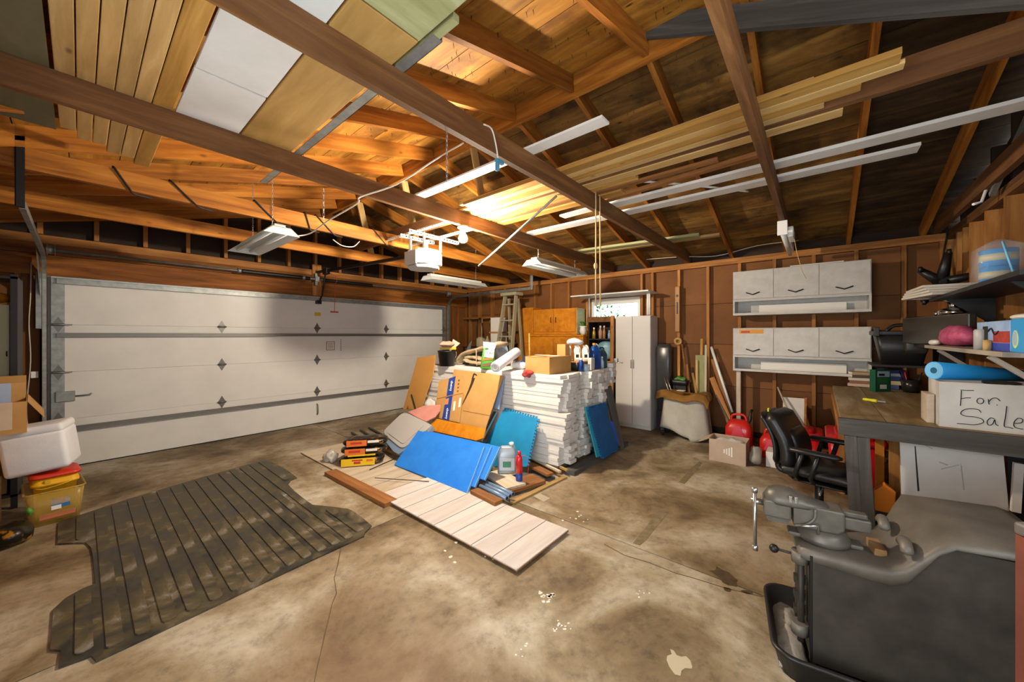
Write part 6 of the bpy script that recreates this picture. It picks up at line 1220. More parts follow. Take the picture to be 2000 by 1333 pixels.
# ------------------------------------------------------------------ shelves on the right wall
sh1 = thing('wall_shelf', (3.9, -0.92, 1.77), 'upper black shelf on the right wall', 'shelf', 'shelves on the right wall'); mk('board', MB().box(2.85, 4.70, -1.035, -0.72, 1.765, 1.79), 'black_paint', sh1)
for x in (3.2, 4.5): mk('bracket', MB().add([(x, -1.03, 1.765), (x, -0.78, 1.765), (x, -1.03, 1.55), (x + 0.02, -1.03, 1.765), (x + 0.02, -0.78, 1.765), (x + 0.02, -1.03, 1.55)], [(0, 1, 2), (5, 4, 3), (0, 3, 4, 1), (1, 4, 5, 2), (2, 5, 3, 0)]), 'black_paint', sh1)
sh2 = thing('wall_shelf', (3.9, -0.92, 1.38), 'lower weathered pale shelf on the right wall', 'shelf', 'shelves on the right wall'); wood('shelf_pale', ['8a8072', 'a49a8c', 'b8b0a4'], rnd=0.05, sc=8)
mk('board', MB().box(0, 1.75, -0.17, 0.17, 0, 0.025), 'shelf_pale', sh2, T(2.95, -0.865, 1.37))
for x in (3.3, 4.45): plank('bracket', (x, -1.03, 1.12), (x, -0.74, 1.37), 0.03, 0.025, 'shelf_pale', sh2, anchor=(0.5, 1.0))
# picture frames on the upper shelf end
mat('frame_white', 'c4bdb0', 0.5)
for k in range(4):
    M_ = T(4.52 + 0.01*k, -0.80, 1.792 + 0.021*k) @ RZ(0.20 - 0.05*k); tt = thing('picture_frame', M_ @ Vector((0, 0, 0)), '%s white frame of the stack on the upper black shelf' % ('lowest', 'second', 'third', 'topmost')[k], 'frame', 'white frames on the shelf')
    mk('frame', MB().box(-0.26, 0.26, -0.19, -0.16, 0, 0.018, M_).box(-0.26, 0.26, 0.16, 0.19, 0, 0.018, M_).box(-0.26, -0.23, -0.16, 0.16, 0, 0.018, M_).box(0.23, 0.26, -0.16, 0.16, 0, 0.018, M_), 'frame_white', tt); mk('backing', MB().box(-0.23, 0.23, -0.16, 0.16, 0.006, 0.010, M_), 'frame_white', tt)
# paint cans in a clear bag
mat('paint_blue', '1f86cc', 0.3); mat('paint_label', 'b8b090', 0.4); mat('film_bag', 'd4e4ee', 0.1, alpha=0.16)
pc = onz(1948, 548, 1.792); pc = ony(1950, 548, -0.83); pc.z = 1.7915
t = thing('bagged_cans', pc, 'clear bag holding two stacked blue and white cans on the upper shelf', 'cans')
for k in range(2):
    z = pc.z + 0.105*k; c_ = mk('can', MB().lathe([(0.0, 0), (0.075, 0), (0.075, 0.10), (0.0, 0.10)], T(pc.x, pc.y, z), 22), 'paint_blue', t); mk('can_label', MB().lathe([(0.0755, 0.03), (0.0762, 0.03), (0.0762, 0.072), (0.0755, 0.072)], T(pc.x, pc.y, z), 22), 'paint_label', c_)
mk('bag', sbox(pc.x - 0.10, pc.x + 0.10, pc.y - 0.095, pc.y + 0.095, 0, 0, 0, 4, levels=[(pc.z, 0.0, 0.04), (pc.z + 0.215, 0.0, 0.04), (pc.z + 0.25, 0.05, 0.03), (pc.z + 0.27, 0.085, 0.01)]), 'film_bag', t)
stick('blue_wand', 1958, 472, 3.42, 1981, 538, 3.36, 0, 0, 'mat_blue_end', 'pale blue stick leaning beside the bagged cans', 'stick', 0.005)
# upturned chair base on the wall
ob = Vector((5.35, -0.90, 1.99)); t = thing('chair_base', ob, 'black five-star chair base lying above the upper shelf end', 'chair base')
for k in range(5):
    a = 0.5 + 2*PI*k/5; d = Vector((0.15*math.cos(a)*0.3, 0.13*math.cos(a), math.sin(a)*0.22)) + Vector((-0.05, 0, 0)); e = ob + d*1.25
    mk('arm', MB().tube([ob, ob + d*0.6, e], [0.048, 0.040, 0.028], 8), 'black_plastic', t); mk('caster', MB().cyl(e + Vector((-0.03, 0.012, 0)), e + Vector((-0.03, -0.012, 0)), 0.028, seg=12), 'black_plastic', t)
mk('hub', MB().cyl(ob + Vector((0.06, 0, 0)), ob + Vector((-0.09, 0, 0)), 0.035, 0.022, 14), 'black_plastic', t)
mk('base_bracket', MB().box(5.33, 5.37, -1.05, -0.93, 1.97, 2.01), 'stud_wood', t)
# black sheets, pink bag, boxes on the lower shelf
mat('tarp_black', '2b2722', 0.3, col2='38332c', vscale=4)
t = thing('black_carton', (4.98, -0.93, 1.40), 'wide black plastic-wrapped box behind the pink bag', 'carton'); mk('wrap', MB().box(0, 0.98, -0.05, 0.0, 0, 0.245, frame((5.20, -0.67, 1.40), (4.24, -0.89, 1.40)), bev=0.01), 'tarp_black', t); mk('shelf_cleat', MB().box(4.71, 5.20, -1.06, -0.70, 1.37, 1.40), 'book_dark', t)
t = thing('hanging_bag', (5.5, -0.60, 1.3), 'dark glossy bag with a white tag hanging left of the black box', 'bag'); mk('bag', sbox(5.215, 5.26, -0.80, -0.64, 0, 0, 0, 4, levels=[(1.30, 0.01, 0.02), (1.34, 0.0, 0.02), (1.62, 0.0, 0.02), (1.66, 0.012, 0.01)]), 'tarp_black', t); mk('tag', MB().box(5.212, 5.215, -0.75, -0.70, 1.44, 1.57), 'paper', t); mk('tag_mark', MB().box(5.2115, 5.212, -0.745, -0.705, 1.445, 1.47), 'sticker_yellow', t)
mat('chrome', 'd0d0cc', 0.12, 1.0); q = Vector((4.62, -0.845, 1.646)); t = thing('kettle_fitting', q, 'shiny chrome fitting on top of the black box', 'fitting'); mk('body', MB().lathe([(0.0, 0), (0.09, 0), (0.095, 0.03), (0.06, 0.055), (0.0, 0.06)], T(*q), 18), 'chrome', t); mk('knob', MB().cyl(q + Vector((0.02, 0, 0.06)), q + Vector((0.02, 0, 0.10)), 0.025, seg=12), 'chrome', t); mk('lever', MB().box(-0.02, 0.12, -0.04, 0.04, 0, 0.02, T(q.x - 0.08, q.y, q.z + 0.10) @ RZ(0.3) @ RY(-0.2), bev=0.006), 'white_plastic', t)
for k, x in enumerate((4.78, 4.85)): mk('spout', MB().cyl((x, -0.80, 1.646), (x, -0.78, 1.686), 0.02, 0.012, 10), 'chrome', t)
q = ony(1872, 660, -0.82); mat('yarn_pink', 'a83a64', 0.6, col2='c06080', vscale=30, bump=0.3, bscale=60); t = thing('pink_bag', (q.x, q.y, 1.395), 'clear bag of pink yarn on the lower shelf', 'bag')
mk('yarn', pillow((q.x - 0.02, q.y, 1.475), 0.27, 0.09, 0.078, Matrix.Rotation(0.0, 3, 'Z'), 91, 0.018, 2.3, sc=16), 'yarn_pink', t); mk('bag_tip', MB().loft([[Vector((q.x + 0.20 + e, q.y + 0.06*r*math.cos(a), 1.46 - e*0.3 + 0.05*r*math.sin(a))) for a in [2*PI*i/12 for i in range(12)]] for e, r in ((0, 1), (0.1, 0.6), (0.17, 0.1))]), mat('film_dull', 'b8b0a8', 0.3, alpha=0.8), t)
mk('cloth_roll', pillow((q.x + 0.26, -0.74, 1.42), 0.09, 0.03, 0.025, None, 92, 0.008, 2.4), 'paper', label='small white cloth roll at the left end of the lower shelf', cat='cloth')
yq = -0.73
def shelf_box(u0, u1, v1, m, lab, dep, nm='product_box', y=yq):
    a, b = ony(u0, 690, y), ony(u1, 690, y); zt = ony((u0+u1)/2, v1, y).z; t = thing(nm, ((a.x+b.x)/2, y - dep/2, 1.396), lab, 'product box'); mk('carton', MB().box(min(a.x, b.x), max(a.x, b.x), y - dep, y, 1.396, zt, bev=0.003), m, t); return t, min(a.x, b.x), max(a.x, b.x), zt
mat('box_sky', '9db8dc', 0.4, col2='7f9ccc', vscale=8); mat('box_blue2', '1d3fa8', 0.4); mat('box_cyan', '1f94d8', 0.4)
t, xa, xb, zt = shelf_box(1908, 1972, 628, 'box_sky', 'pale blue and pink product box on the lower shelf', 0.16); mk('print_band', MB().box(xa, xa + (xb-xa)*0.45, yq, yq + 0.001, 1.44, 1.50), 'rag_red', t); mk('lower_print', MB().box(xa, xa + (xb-xa)*0.6, yq, yq + 0.0012, 1.397, 1.438), 'box_blue2', t); mk('insect_print', MB().box(xa + (xb-xa)*0.62, xa + (xb-xa)*0.78, yq, yq + 0.0014, 1.44, 1.53), 'ink', t)
mk('insect_leg', MB().tube(catmull([(xa + (xb-xa)*(0.6 - 0.15*k_), yq + 0.002, 1.50 + 0.02*math.sin(3*k_)) for k_ in (0, 0.7, 1.4, 2.1)], 4), 0.004, 5), 'ink', t)
t, xa, xb, zt2 = shelf_box(1974, 2030, 622, 'box_cyan', 'bright cyan product box at the right end of the lower shelf', 0.15); c_ = ony(1983, 655, yq + 0.001); mk('round_print', MB().prism([(0.034*math.cos(a), 0.044*math.sin(a)) for a in [2*PI*i/20 for i in range(20)]], -0.0008, 0.0008, T(c_.x, yq + 0.001, 1.46) @ RX(PI/2)), mat('print_lime', 'c8dc8c', 0.5), t); mk('inner_print', MB().prism([(0.028*math.cos(a), 0.036*math.sin(a)) for a in [2*PI*i/20 for i in range(20)]], -0.0016, 0.0016, T(c_.x, yq + 0.001, 1.464) @ RX(PI/2)), 'can_pale', t)
mk('red_lid_dish', pillow((xb + 0.15, yq - 0.10, zt + 0.02), 0.11, 0.06, 0.018, None, 95, 0.006, 2.2), 'bag_white', label='white and red packet lying on the pale blue product box', cat='packet')
c_ = ony(1912, 690, -0.715); mk('grey_canister', MB().lathe([(0.0, 0), (0.028, 0), (0.028, 0.11), (0.022, 0.118), (0.0, 0.118)], T(c_.x, -0.722, 1.396), 16), 'opener_grey', label='grey canister in front of the pale blue product box', cat='canister')
c_ = ony(1928, 690, -0.71); mk('candle_stub', MB().lathe([(0.0, 0), (0.016, 0), (0.016, 0.055), (0.003, 0.058), (0.0, 0.06)], T(c_.x + 0.01, -0.712, 1.396), 12), 'pine', label='short cream candle on the front edge of the lower shelf', cat='candle')
# lantern and clutter under the lower shelf
q = ony(1893, 720, -0.90); t = thing('wire_lantern', (q.x, q.y, BZ), 'wire-caged lantern on the bench below the shelf', 'lantern'); mk('lamp_base', MB().lathe([(0.0, 0), (0.08, 0), (0.08, 0.12), (0.05, 0.14), (0.0, 0.14)], T(q.x, q.y, BZ), 18), 'dark_steel', t); mk('glass', MB().lathe([(0.0, 0.14), (0.045, 0.14), (0.06, 0.20), (0.045, 0.27), (0.0, 0.27)], T(q.x, q.y, BZ), 16), 'can_pale', t)
for k in range(6): a = 2*PI*k/6; mk('cage_wire', MB().tube(catmull([(q.x + r*math.cos(a), q.y + r*math.sin(a), BZ + z) for r, z in ((0.075, 0.12), (0.085, 0.2), (0.075, 0.28), (0.04, 0.30))], 3), 0.003, 5), 'chrome', t)
mk('black_kettle', MB().lathe([(0.0, 0), (0.09, 0), (0.10, 0.10), (0.07, 0.20), (0.03, 0.24), (0.0, 0.25)], T(4.85, -0.88, BZ), 20), 'black_paint', label='round black pot on the bench left of the lantern', cat='pot')
# cables above the bench corner
mk('bench_cable', MB().tube(catmull([onx(1842, 415, 5.9), onx(1850, 455, 5.9), onx(1843, 500, 5.9), onx(1853, 560, 5.9), onx(1850, 640, 5.9)], 5), 0.008, 6), 'cable_black', label='black cable hanging in the corner above the bench', cat='cable')
plank('steel_rail', Vector((4.40, -0.99, 2.52)), Vector((3.55, -0.99, 2.93)), 0.03, 0.03, 'galvanised', label='grey steel rail slanting up on the right gable', cat='rail')
mk('rail_hook', MB().tube([(4.42, -0.97, 2.60), (4.45, -0.95, 2.50), (4.40, -0.90, 2.48)], 0.010, 6), 'white_plastic', label='white hook beside the slanting steel rail', cat='hook')
# ------------------------------------------------------------------ office chair
mat('leather', '1b1a19', 0.38, bump=0.12, bscale=30); mat('chair_frame', '171615', 0.4)
oc = thing('office_chair', (3.70, 0.0, 0), 'black leather office chair with armrests pulled up to the workbench', 'office chair', rz=-0.22); M_ = WM[oc] @ Matrix.Scale(0.93, 4)
def pad(path, hw, th, rim=0.02, n=10):
    """upholstered pad: centre path in local YZ, half width, thickness"""
    pts = catmull([Vector((0, y, z)) for y, z in path], 4); rings = []
    for i, p in enumerate(pts):
        f = i/(len(pts)-1); e = min(1.0, math.sin(PI*max(0.03, min(0.97, f)))*2.6 + 0.15); d = (pts[min(i+1, len(pts)-1)] - pts[max(i-1, 0)]).normalized(); nn = Vector((0, -d.z, d.y)); w = hw*min(1, 0.55 + e*0.45)
        rings.append([M_ @ (p + Vector((w*math.copysign(abs(math.cos(a))**0.5, math.cos(a)), 0, 0)) + nn*(th*e*0.5*math.copysign(abs(math.sin(a))**0.7, math.sin(a)))) for a in [2*PI*k/20 for k in range(20)]])
    return MB().loft(rings)
mk('backrest', pad([(0.175, 0.47), (0.165, 0.58), (0.185, 0.70), (0.245, 0.82), (0.305, 0.92)], 0.25, 0.125), 'leather', oc)
mk('back_shell', pad([(0.255, 0.48), (0.245, 0.60), (0.265, 0.72), (0.315, 0.83), (0.365, 0.91)], 0.235, 0.05), 'chair_frame', oc)
mk('lumbar_cushion', pad([(0.125, 0.52), (0.115, 0.60), (0.135, 0.70), (0.185, 0.79)], 0.18, 0.085), 'leather', oc)
mk('seat', pad([(-0.25, 0.44), (-0.22, 0.475), (0.0, 0.475), (0.16, 0.47), (0.20, 0.455)], 0.245, 0.10), 'leather', oc); mk('seat_pan', pad([(-0.22, 0.405), (-0.1, 0.40), (0.17, 0.40)], 0.21, 0.035), 'chair_frame', oc)
for s in (-1, 1):
    x = 0.285*s
    mk('armrest', MB().loft([[M_ @ Vector((x + w*math.cos(a), y, 0.665 + h*math.sin(a))) for a in [2*PI*k/14 for k in range(14)]] for y, w, h in ((0.13, 0.02, 0.012), (0.11, 0.034, 0.021), (-0.02, 0.04, 0.023), (-0.17, 0.036, 0.021), (-0.20, 0.018, 0.010))]), 'leather', oc)
    for y0, y1 in ((0.04, 0.09), (-0.06, -0.01)): mk('arm_post', MB().tube([M_ @ Vector(p) for p in ((x, y0, 0.655), (x*1.0, y1, 0.46), (x*0.7, y1, 0.405))], 0.016, 8), 'chair_frame', oc)
mk('back_bar', MB().tube(catmull([M_ @ Vector(p) for p in ((0, 0.05, 0.385), (0, 0.24, 0.385), (0, 0.29, 0.43), (0, 0.27, 0.56))], 5), 0.022, 8), 'chair_frame', oc)
mk('gas_column', MB().cyl(M_ @ Vector((0, 0, 0.10)), M_ @ Vector((0, 0, 0.40)), 0.028, seg=14), 'chair_frame', oc)
for k in range(5):
    a = 0.4 + 2*PI*k/5; e = Vector((0.28*math.cos(a), 0.28*math.sin(a), 0.065)); l_ = mk('base_leg', MB().tube([M_ @ Vector((0, 0, 0.115)), M_ @ Vector((e.x*0.5, e.y*0.5, 0.10)), M_ @ e], [0.03, 0.026, 0.018], 8), 'chair_frame', oc); mk('caster', MB().cyl(M_ @ (e + Vector((-0.022, 0, -0.037))), M_ @ (e + Vector((0.022, 0, -0.037))), 0.0275, seg=14), 'chair_frame', l_)
mk('seat_lever', MB().tube([M_ @ Vector(p) for p in ((-0.05, -0.05, 0.375), (-0.30, -0.07, 0.36))], 0.007, 6), 'steel', oc)
mk('yellow_tag', MB().box(-0.012, 0.012, -0.004, 0.004, 0, 0.03, M_ @ T(-0.12, 0.325, 0.915)), 'knife_yellow', oc)
# ------------------------------------------------------------------ machine with a vise in the foreground
A_ = math.radians(9.4); MM = Matrix(((math.sin(A_), math.cos(A_), 0, 2.045), (-math.cos(A_), math.sin(A_), 0, 0.024), (0, 0, 1, 0), (0, 0, 0, 1)))   # local x to the right, y away from the camera
mc = thing('machine_stand', MM @ Vector((0.35, 0.25, 0.0)), 'dark steel machine stand with a moulded grey top in the foreground', 'machine stand')
mat('plate_dark', '27221c', 0.6, 0.05, col2='3a342b', vscale=7, bump=0.06, bscale=20); mat('cast_grey', '655f55', 0.5, 0.1, col2='524c43', vscale=6, bump=0.05, bscale=60)
PX = Matrix(((1, 0, 0, 0), (0, 0, -1, 0), (0, 1, 0, 0), (0, 0, 0, 1)))
def mpr(name, prof, y0, y1, m, par=mc): return mk(name, MB().prism(prof, -y1, -y0, MM @ PX), m, par)
mpr('cabinet_body', [(0.0, 0.05), (0.70, 0.05), (0.70, 0.66), (0.40, 0.66), (0.30, 0.50), (0.0, 0.50)], 0.03, 0.46, 'plate_dark')
mpr('side_plate', [(0.004, 0.06), (0.74, 0.06), (0.74, 0.672), (0.40, 0.672), (0.345, 0.62), (0.28, 0.515), (0.004, 0.515)], 0.004, 0.03, 'plate_dark')
mpr('plate_edge', [(-0.006, 0.06), (0.004, 0.06), (0.004, 0.52), (-0.006, 0.52)], 0.004, 0.03, 'dark_steel')
sec = []
for (s, z, y0, y1, sk) in ((-0.045, 0.528, 0.03, 0.20, 0.03), (-0.03, 0.540, 0.01, 0.235, 0.045), (0.05, 0.546, -0.004, 0.26, 0.05), (0.16, 0.545, -0.014, 0.285, 0.055), (0.24, 0.550, -0.020, 0.33, 0.06), (0.285, 0.570, -0.020, 0.34, 0.06), (0.33, 0.618, -0.012, 0.38, 0.045), (0.375, 0.668, -0.006, 0.44, 0.03), (0.42, 0.703, -0.006, 0.505, 0.028), (0.55, 0.708, -0.006, 0.51, 0.028), (0.72, 0.712, -0.006, 0.51, 0.028), (0.76, 0.700, 0.0, 0.50, 0.028)):
    ring = []; r = 0.022
    for (yy, zz) in [(y0, z - sk), (y0, z - r), (y0 + r*0.3, z - r*0.3), (y0 + r, z)] + [(y0 + (y1 - y0)*f_, z + 0.010*math.sin(PI*f_*2.0) * (1 if s > 0.4 else 0.4)) for f_ in (0.2, 0.35, 0.5, 0.65, 0.8)] + [(y1 - r, z), (y1 - r*0.3, z - r*0.3), (y1, z - r), (y1, z - sk)]: ring.append(MM @ Vector((s, yy, zz)))
    sec.append(ring)
mk('moulded_top', MB().loft(sec), 'cast_grey', mc)
for (s, y, z) in ((0.305, 0.27, 0.605), (0.315, 0.06, 0.607)):
    c = Vector((s, y, z)); pts = [MM @ (c + Vector((-0.012 + 0.010*math.cos(a)*0.6, 0.046*math.cos(a), 0.004 + 0.030*math.sin(a)))) for a in [PI*i/10 for i in range(11)]]
    mk('lug', MB().tube(pts, [0.008] + [0.020]*9 + [0.010], 10), 'cast_grey', mc)
mk('rust_plate', MB().box(0.218, 0.258, 0.08, 0.19, 0.545, 0.580, MM, bev=0.003), mat('rust', '7a5420', 0.7, col2='8a7460', vscale=14), mc)
for y in (0.06, 0.13): mk('guide_bar', MB().cyl(MM @ Vector((-0.03, y, 0.10)), MM @ Vector((-0.03, y, 0.50)), 0.013, seg=12), 'plate_dark', mc)
for z in (0.14, 0.46): mk('guide_collar', MB().cyl(MM @ Vector((-0.035, 0.05, z)), MM @ Vector((-0.035, 0.05, z + 0.05)), 0.032, seg=16), 'cast_grey', mc)
mk('lever', MB().cyl(MM @ Vector((-0.04, 0.05, 0.487)), MM @ Vector((-0.115, 0.05, 0.492)), 0.006, seg=8), 'plate_dark', mc); mk('lever_knob', blob(lambda d: MM @ (Vector((-0.13, 0.05, 0.492)) + d*0.019), 12, 8), 'dark_steel', mc)
for z in (0.20, 0.27, 0.34): mk('rack_tooth', MB().box(-0.05, -0.005, 0.09, 0.12, z, z + 0.03, MM), 'plate_dark', mc)
mk('foot', MB().box(0.02, 0.10, 0.05, 0.42, 0.012, 0.05, MM).box(0.58, 0.66, 0.05, 0.42, 0.012, 0.05, MM), 'dark_steel', mc)
# vise
vi = thing('bench_vise', MM @ Vector((0.06, 0.13, 0.55)), 'grey steel bench vise mounted on the foreground machine', 'vise'); mat('vise_grey', '625d53', 0.45, 0.25, col2='4b4740', vscale=9)
def vb(name, x0, x1, y0, y1, z0, z1, bev=0.006, m='vise_grey', par=vi): return mk(name, MB().box(x0, x1, y0, y1, z0, z1, MM, bev=bev), m, par)
yc = 0.13
mk('swivel_base', MB().lathe([(0.0, 0), (0.095, 0), (0.095, 0.02), (0.085, 0.035), (0.08, 0.05), (0.0, 0.05)], MM @ T(0.06, yc, 0.553), 28), 'vise_grey', vi)
mk('base_flange', MB().box(-0.07, 0.19, yc - 0.035, yc + 0.035, 0.549, 0.568, MM, bev=0.006), 'vise_grey', vi)
body = mk('body', MB().prism([(-0.055, 0.603), (0.10, 0.603), (0.125, 0.625), (0.125, 0.705), (-0.055, 0.71)], -(yc + 0.055), -(yc - 0.055), MM @ PX), 'vise_grey', vi, bevel=0.008)
mk('rib', MB().tube(catmull([MM @ Vector(p) for p in ((-0.052, yc - 0.058, 0.61), (-0.01, yc - 0.060, 0.625), (0.02, yc - 0.060, 0.66), (0.022, yc - 0.058, 0.70))], 4), 0.007, 6), 'vise_grey', body)
vb('slide_beam', 0.12, 0.215, yc - 0.032, yc + 0.032, 0.628, 0.680); vb('beam_top', 0.10, 0.205, yc - 0.02, yc + 0.02, 0.68, 0.70, 0.004)
mk('front_jaw', MB().prism([(-0.165, 0.625), (-0.062, 0.625), (-0.062, 0.715), (-0.165, 0.70)], -(yc + 0.06), -(yc - 0.06), MM @ PX), 'vise_grey', vi, bevel=0.008)
rs = []
for s, w, h in ((-0.160, 0.030, 0.02), (-0.145, 0.055, 0.045), (-0.11, 0.07, 0.058), (-0.06, 0.07, 0.055), (0.0, 0.06, 0.030), (0.07, 0.045, 0.012)): rs.append([MM @ Vector((s, yc + w*math.cos(a), 0.702 + h*max(0, math.sin(a)) - (0.012 if math.sin(a) < 0 else 0))) for a in [2*PI*k/16 for k in range(16)]])
mk('anvil_hump', MB().loft(rs), 'vise_grey', vi)
for s in (-0.066, -0.046): mk('jaw_plate', MB().box(s - 0.006, s + 0.006, yc - 0.068, yc + 0.068, 0.712, 0.742, MM, bev=0.002), 'steel', vi)
mk('lower_jaw', MB().prism([(-0.15, 0.60), (-0.075, 0.60), (-0.062, 0.625), (-0.16, 0.625)], -(yc + 0.04), -(yc - 0.04), MM @ PX), 'vise_grey', vi)
mk('screw', MB().cyl(MM @ Vector((-0.16, yc, 0.665)), MM @ Vector((-0.215, yc, 0.665)), 0.014, seg=14), 'steel', vi)
hd = mk('handle_bar', MB().cyl(MM @ Vector((-0.20, yc - 0.005, 0.715)), MM @ Vector((-0.20, yc - 0.03, 0.455)), 0.008, seg=10), 'steel', vi)
for z, y in ((0.72, yc - 0.005), (0.45, yc - 0.03)): mk('handle_stop', MB().cyl(MM @ Vector((-0.20, y, z - 0.012)), MM @ Vector((-0.20, y, z + 0.012)), 0.012, seg=10), 'steel', hd)
mk('lock_lever', MB().tube([MM @ Vector(p) for p in ((0.03, yc - 0.075, 0.60), (0.03, yc - 0.075, 0.635), (-0.03, yc - 0.085, 0.625))], 0.006, 6), 'steel', vi)
# black drip tray with powder under the machine
t = thing('drip_tray', MM @ Vector((0.0, 0.12, 0)), 'black plastic tray holding white powder under the foreground machine', 'tray'); mat('powder', 'a8a49a', 0.95, col2='8e8a80', vscale=12, bump=0.4, bscale=40)
mk('tray', sbox(-0.145, 0.80, -0.10, 0.44, 0, 0, 0, 5, M=MM, levels=[(0.0, 0.03, 0.08), (0.10, 0.008, 0.08), (0.105, -0.004, 0.09), (0.118, -0.004, 0.09), (0.118, 0.012, 0.08), (0.012, 0.04, 0.07)]), 'black_plastic', t)
nzp = lumps(12, 0.012, 14)
mk('powder', MB().grid(lambda a, b: MM @ Vector((-0.118 + a*0.11, -0.04 + b*0.46, 0.03 + 0.03*math.sin(PI*a)*math.sin(PI*b)**0.5 + nzp(Vector((a*0.3, b, 0))))), 10, 26, 0.02), 'powder', t)
# reddish post at the right edge
mat('post_red', '6e3826', 0.6, col2='5c2e20', vscale=5); t = thing('red_post', (1.70, -0.50, 0), 'reddish brown post standing at the right edge of the foreground', 'post')
mk('post', MB().box(0, 0.93, -0.07, 0.07, -0.02, 0.02), 'post_red', t, frame((1.683, -0.487, 0), (1.683, -0.487, 0.93), (0.9, 0.44, 0)))
mk('post_cap', MB().box(-0.08, 0.10, -0.03, 0.03, 0, 0.035, T(1.69, -0.49, 0.932) @ RZ(-0.9), bev=0.008), 'cast_grey', t)
# ------------------------------------------------------------------ left corner: cooler, buckets, cartons
mat('tote_clear', 'e0bc58', 0.3, alpha=0.38); mat('bucket_yellow', 'e0a818', 0.4); mat('lid_red', 'c8341c', 0.4); mat('cooler_white', 'e2e2e4', 0.7, col2='d6d8dc', vscale=4, bump=0.06, bscale=120)
bt = thing('clear_tote', (-0.13, 4.80, 0), 'clear plastic tote on the floor holding yellow buckets', 'tote'); TM = T(-0.135, 4.78, 0) @ RZ(0.08) @ Matrix.Diagonal((1.12, 1.0, 1.04, 1.0))
mk('tub', tub(-0.135, 0.135, -0.20, 0.20, 0.0, 0.25, 0.04, 0.004, 0.022, TM, 4), 'tote_clear', bt); mk('tub_rim', MB().tube([TM @ Vector((x, y, 0.25)) for x, y in ((-0.12, -0.20), (0.12, -0.20), (0.137, -0.18), (0.137, 0.18), (0.12, 0.20), (-0.12, 0.20), (-0.137, 0.18), (-0.137, -0.18))], 0.006, 6, closed=True), 'tote_clear', bt)
lb = mk('label', MB().box(-0.02, 0.065, -0.1905, -0.1885, 0.115, 0.185, TM), mat('label_blue', '2a6aa8', 0.5), bt); mk('label_white', MB().box(-0.02, 0.025, -0.1915, -0.1905, 0.105, 0.135, TM), 'paper', lb); mk('label_red', MB().box(0.0, 0.045, -0.1915, -0.1905, 0.170, 0.182, TM), 'bag_red', lb); mk('red_print', MB().box(-0.07, 0.09, -0.1835, -0.1825, 0.045, 0.085, TM), mat('faint_red', 'b8644c', 0.6), bt)
yb_ = thing('yellow_bucket', (-0.12, 4.79, 0.012), 'square yellow bucket with a red lid standing in the clear tote', 'bucket'); mk('bucket', sbox(-0.10, 0.105, -0.155, 0.12, 0, 0, 0, 4, M=TM, levels=[(0.012, 0.02, 0.03), (0.285, 0.004, 0.035), (0.288, -0.008, 0.04), (0.305, -0.008, 0.04), (0.308, 0.0, 0.035), (0.345, 0.0, 0.035)]), 'bucket_yellow', yb_)
mk('lid', sbox(-0.115, 0.12, -0.17, 0.135, 0, 0, 0, 4, M=TM, levels=[(0.345, 0, 0.045), (0.362, 0, 0.045), (0.370, 0.01, 0.045)]), 'lid_red', yb_); mk('lid_tab', MB().box(-0.05, -0.02, -0.165, -0.155, 0.30, 0.33, TM, bev=0.004), 'handle_yellow', yb_); mk('bail', MB().tube(catmull([TM @ Vector(p) for p in ((-0.10, -0.12, 0.30), (-0.06, -0.165, 0.27), (0.06, -0.165, 0.29), (0.105, -0.12, 0.31))], 4), 0.005, 6), 'handle_yellow', yb_)
CM = T(-0.185, 4.78, 0.405) @ RZ(-0.22) @ RY(-0.12)
ck = thing('foam_cooler', (-0.175, 4.80, 0.37), 'white foam cooler tipped on top of the red bucket lid', 'cooler'); mk('cooler_body', MB().box(-0.155, 0.18, -0.16, 0.14, 0.0, 0.315, CM, bev=0.035), 'cooler_white', ck); mk('cooler_lid', MB().box(-0.154, 0.179, -0.159, 0.139, 0.29, 0.365, CM, bev=0.03), 'cooler_white', ck)
for k, (z0, z1, x1, y0, lab) in enumerate(((0.0, 0.36, -0.40, 4.55, 'bottom brown carton in the left corner'), (0.362, 0.74, -0.42, 4.58, 'upper brown carton in the left corner stack'))):
    box_carton('cardboard_box', -0.66, x1, y0, y0 + 0.42, z0, z1, 'cardboard', lab, flaps=False)
ob_ = thing('open_carton', (-0.45, 4.80, 0.745), 'open carton with flared flaps on top of the left corner stack', 'cardboard box'); OM = T(-0.44, 4.76, 0.745) @ RZ(0.05) @ RX(0.04)
mk('carton_body', MB().box(-0.20, 0.175, -0.16, 0.24, 0, 0.004, OM).box(-0.20, 0.175, -0.16, -0.156, 0.004, 0.24, OM).box(-0.20, 0.175, 0.236, 0.24, 0.004, 0.24, OM).box(0.171, 0.175, -0.156, 0.236, 0.004, 0.24, OM).box(-0.20, -0.196, -0.156, 0.236, 0.004, 0.24, OM), 'cardboard', ob_)
mk('flap', MB().box(-0.20, 0.11, -0.005, 0.0, -0.20, 0.0, OM @ T(0, -0.162, 0.24) @ RX(-0.25)), 'cardboard_pale', ob_); mk('flap', MB().box(0, 0.16, -0.156, 0.236, 0, 0.004, OM @ T(0.175, 0, 0.24) @ RY(1.05)), 'cardboard', ob_); mk('flap', MB().box(-0.20, 0.17, 0, 0.004, 0.0, 0.16, OM @ T(0, 0.24, 0.24) @ RX(0.15)), 'cardboard', ob_)
mk('blue_insert', MB().box(-0.19, 0.10, 0.05, 0.056, 0.02, 0.36, OM), mat('insert_blue', '9aaac4', 0.6), ob_)
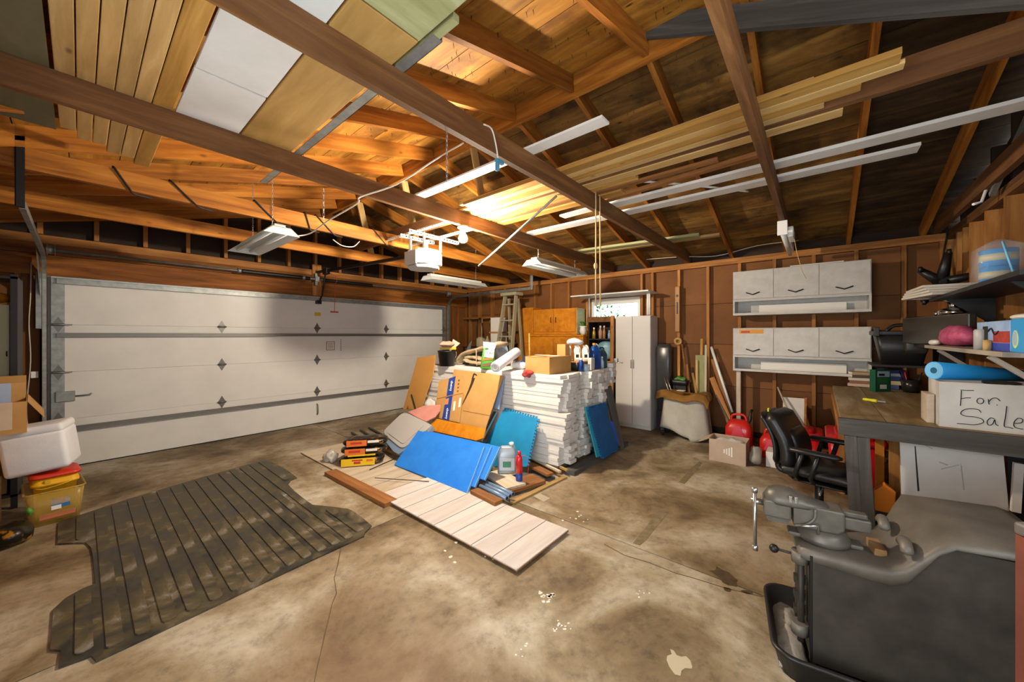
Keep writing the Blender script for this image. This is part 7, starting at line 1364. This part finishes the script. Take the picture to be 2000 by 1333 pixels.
mk('inner_flap', MB().box(0.10, 0.168, 0.06, 0.066, 0.02, 0.36, OM), 'cardboard', ob_)
su = thing('storage_shelf', (-0.52, 5.5, 0), 'black storage shelf frame at the left edge', 'shelf'); mat('cab_green', 'b6b894', 0.5)
for x, y in ((-0.69, 5.27), (-0.36, 5.27), (-0.69, 5.70), (-0.36, 5.70)): mk('upright', MB().box(x - 0.018, x + 0.018, y - 0.018, y + 0.018, 0, 2.0), 'black_paint', su)
for z in (0.12, 1.0, 1.98): mk('deck', MB().box(-0.708, -0.342, 5.252, 5.718, z - 0.02, z), 'black_paint', su)
mk('side_sheet', MB().box(-0.345, -0.341, 5.29, 5.68, 0.12, 1.96), 'black_paint', su)
gc = thing('green_cabinet', (-0.55, 5.46, 1.0), 'pale green small cabinet on the black shelf at the left edge', 'cabinet'); mk('case', MB().box(-0.665, -0.382, 5.34, 5.66, 1.001, 1.745, bev=0.004), 'cab_green', gc); d_ = mk('door', MB().box(-0.66, -0.387, 5.322, 5.34, 1.01, 1.74, bev=0.003), 'cab_green', gc); mk('latch', MB().tube([(-0.40, 5.321, 1.34), (-0.40, 5.305, 1.34), (-0.40, 5.305, 1.30), (-0.40, 5.321, 1.30)], 0.004, 6), 'dark_steel', d_)
mk('orange_bag', pillow((-0.50, 5.48, 1.80), 0.11, 0.10, 0.05, None, 101, 0.02, 2.2, sc=12), 'orange_wood', label='orange-brown bundle on the pale green cabinet', cat='bundle')
mk('lower_carton', MB().box(-0.66, -0.40, 5.32, 5.64, 0.121, 0.70, bev=0.004), 'cardboard', label='brown carton on the lower deck of the black shelf', cat='cardboard box')
mk('dark_bag', pillow((-0.33, 4.38, 0.07), 0.11, 0.14, 0.07, None, 103, 0.03, 2.2, sc=12), 'bag_black', label='dark plastic bag on the floor left of the clear tote', cat='plastic bag')
mk('green_sprig', pillow((-0.24, 4.50, 0.16), 0.018, 0.02, 0.03, None, 104, 0.01, 2.0, sc=30), 'leaf', label='small green scrap on the dark plastic bag', cat='scrap')
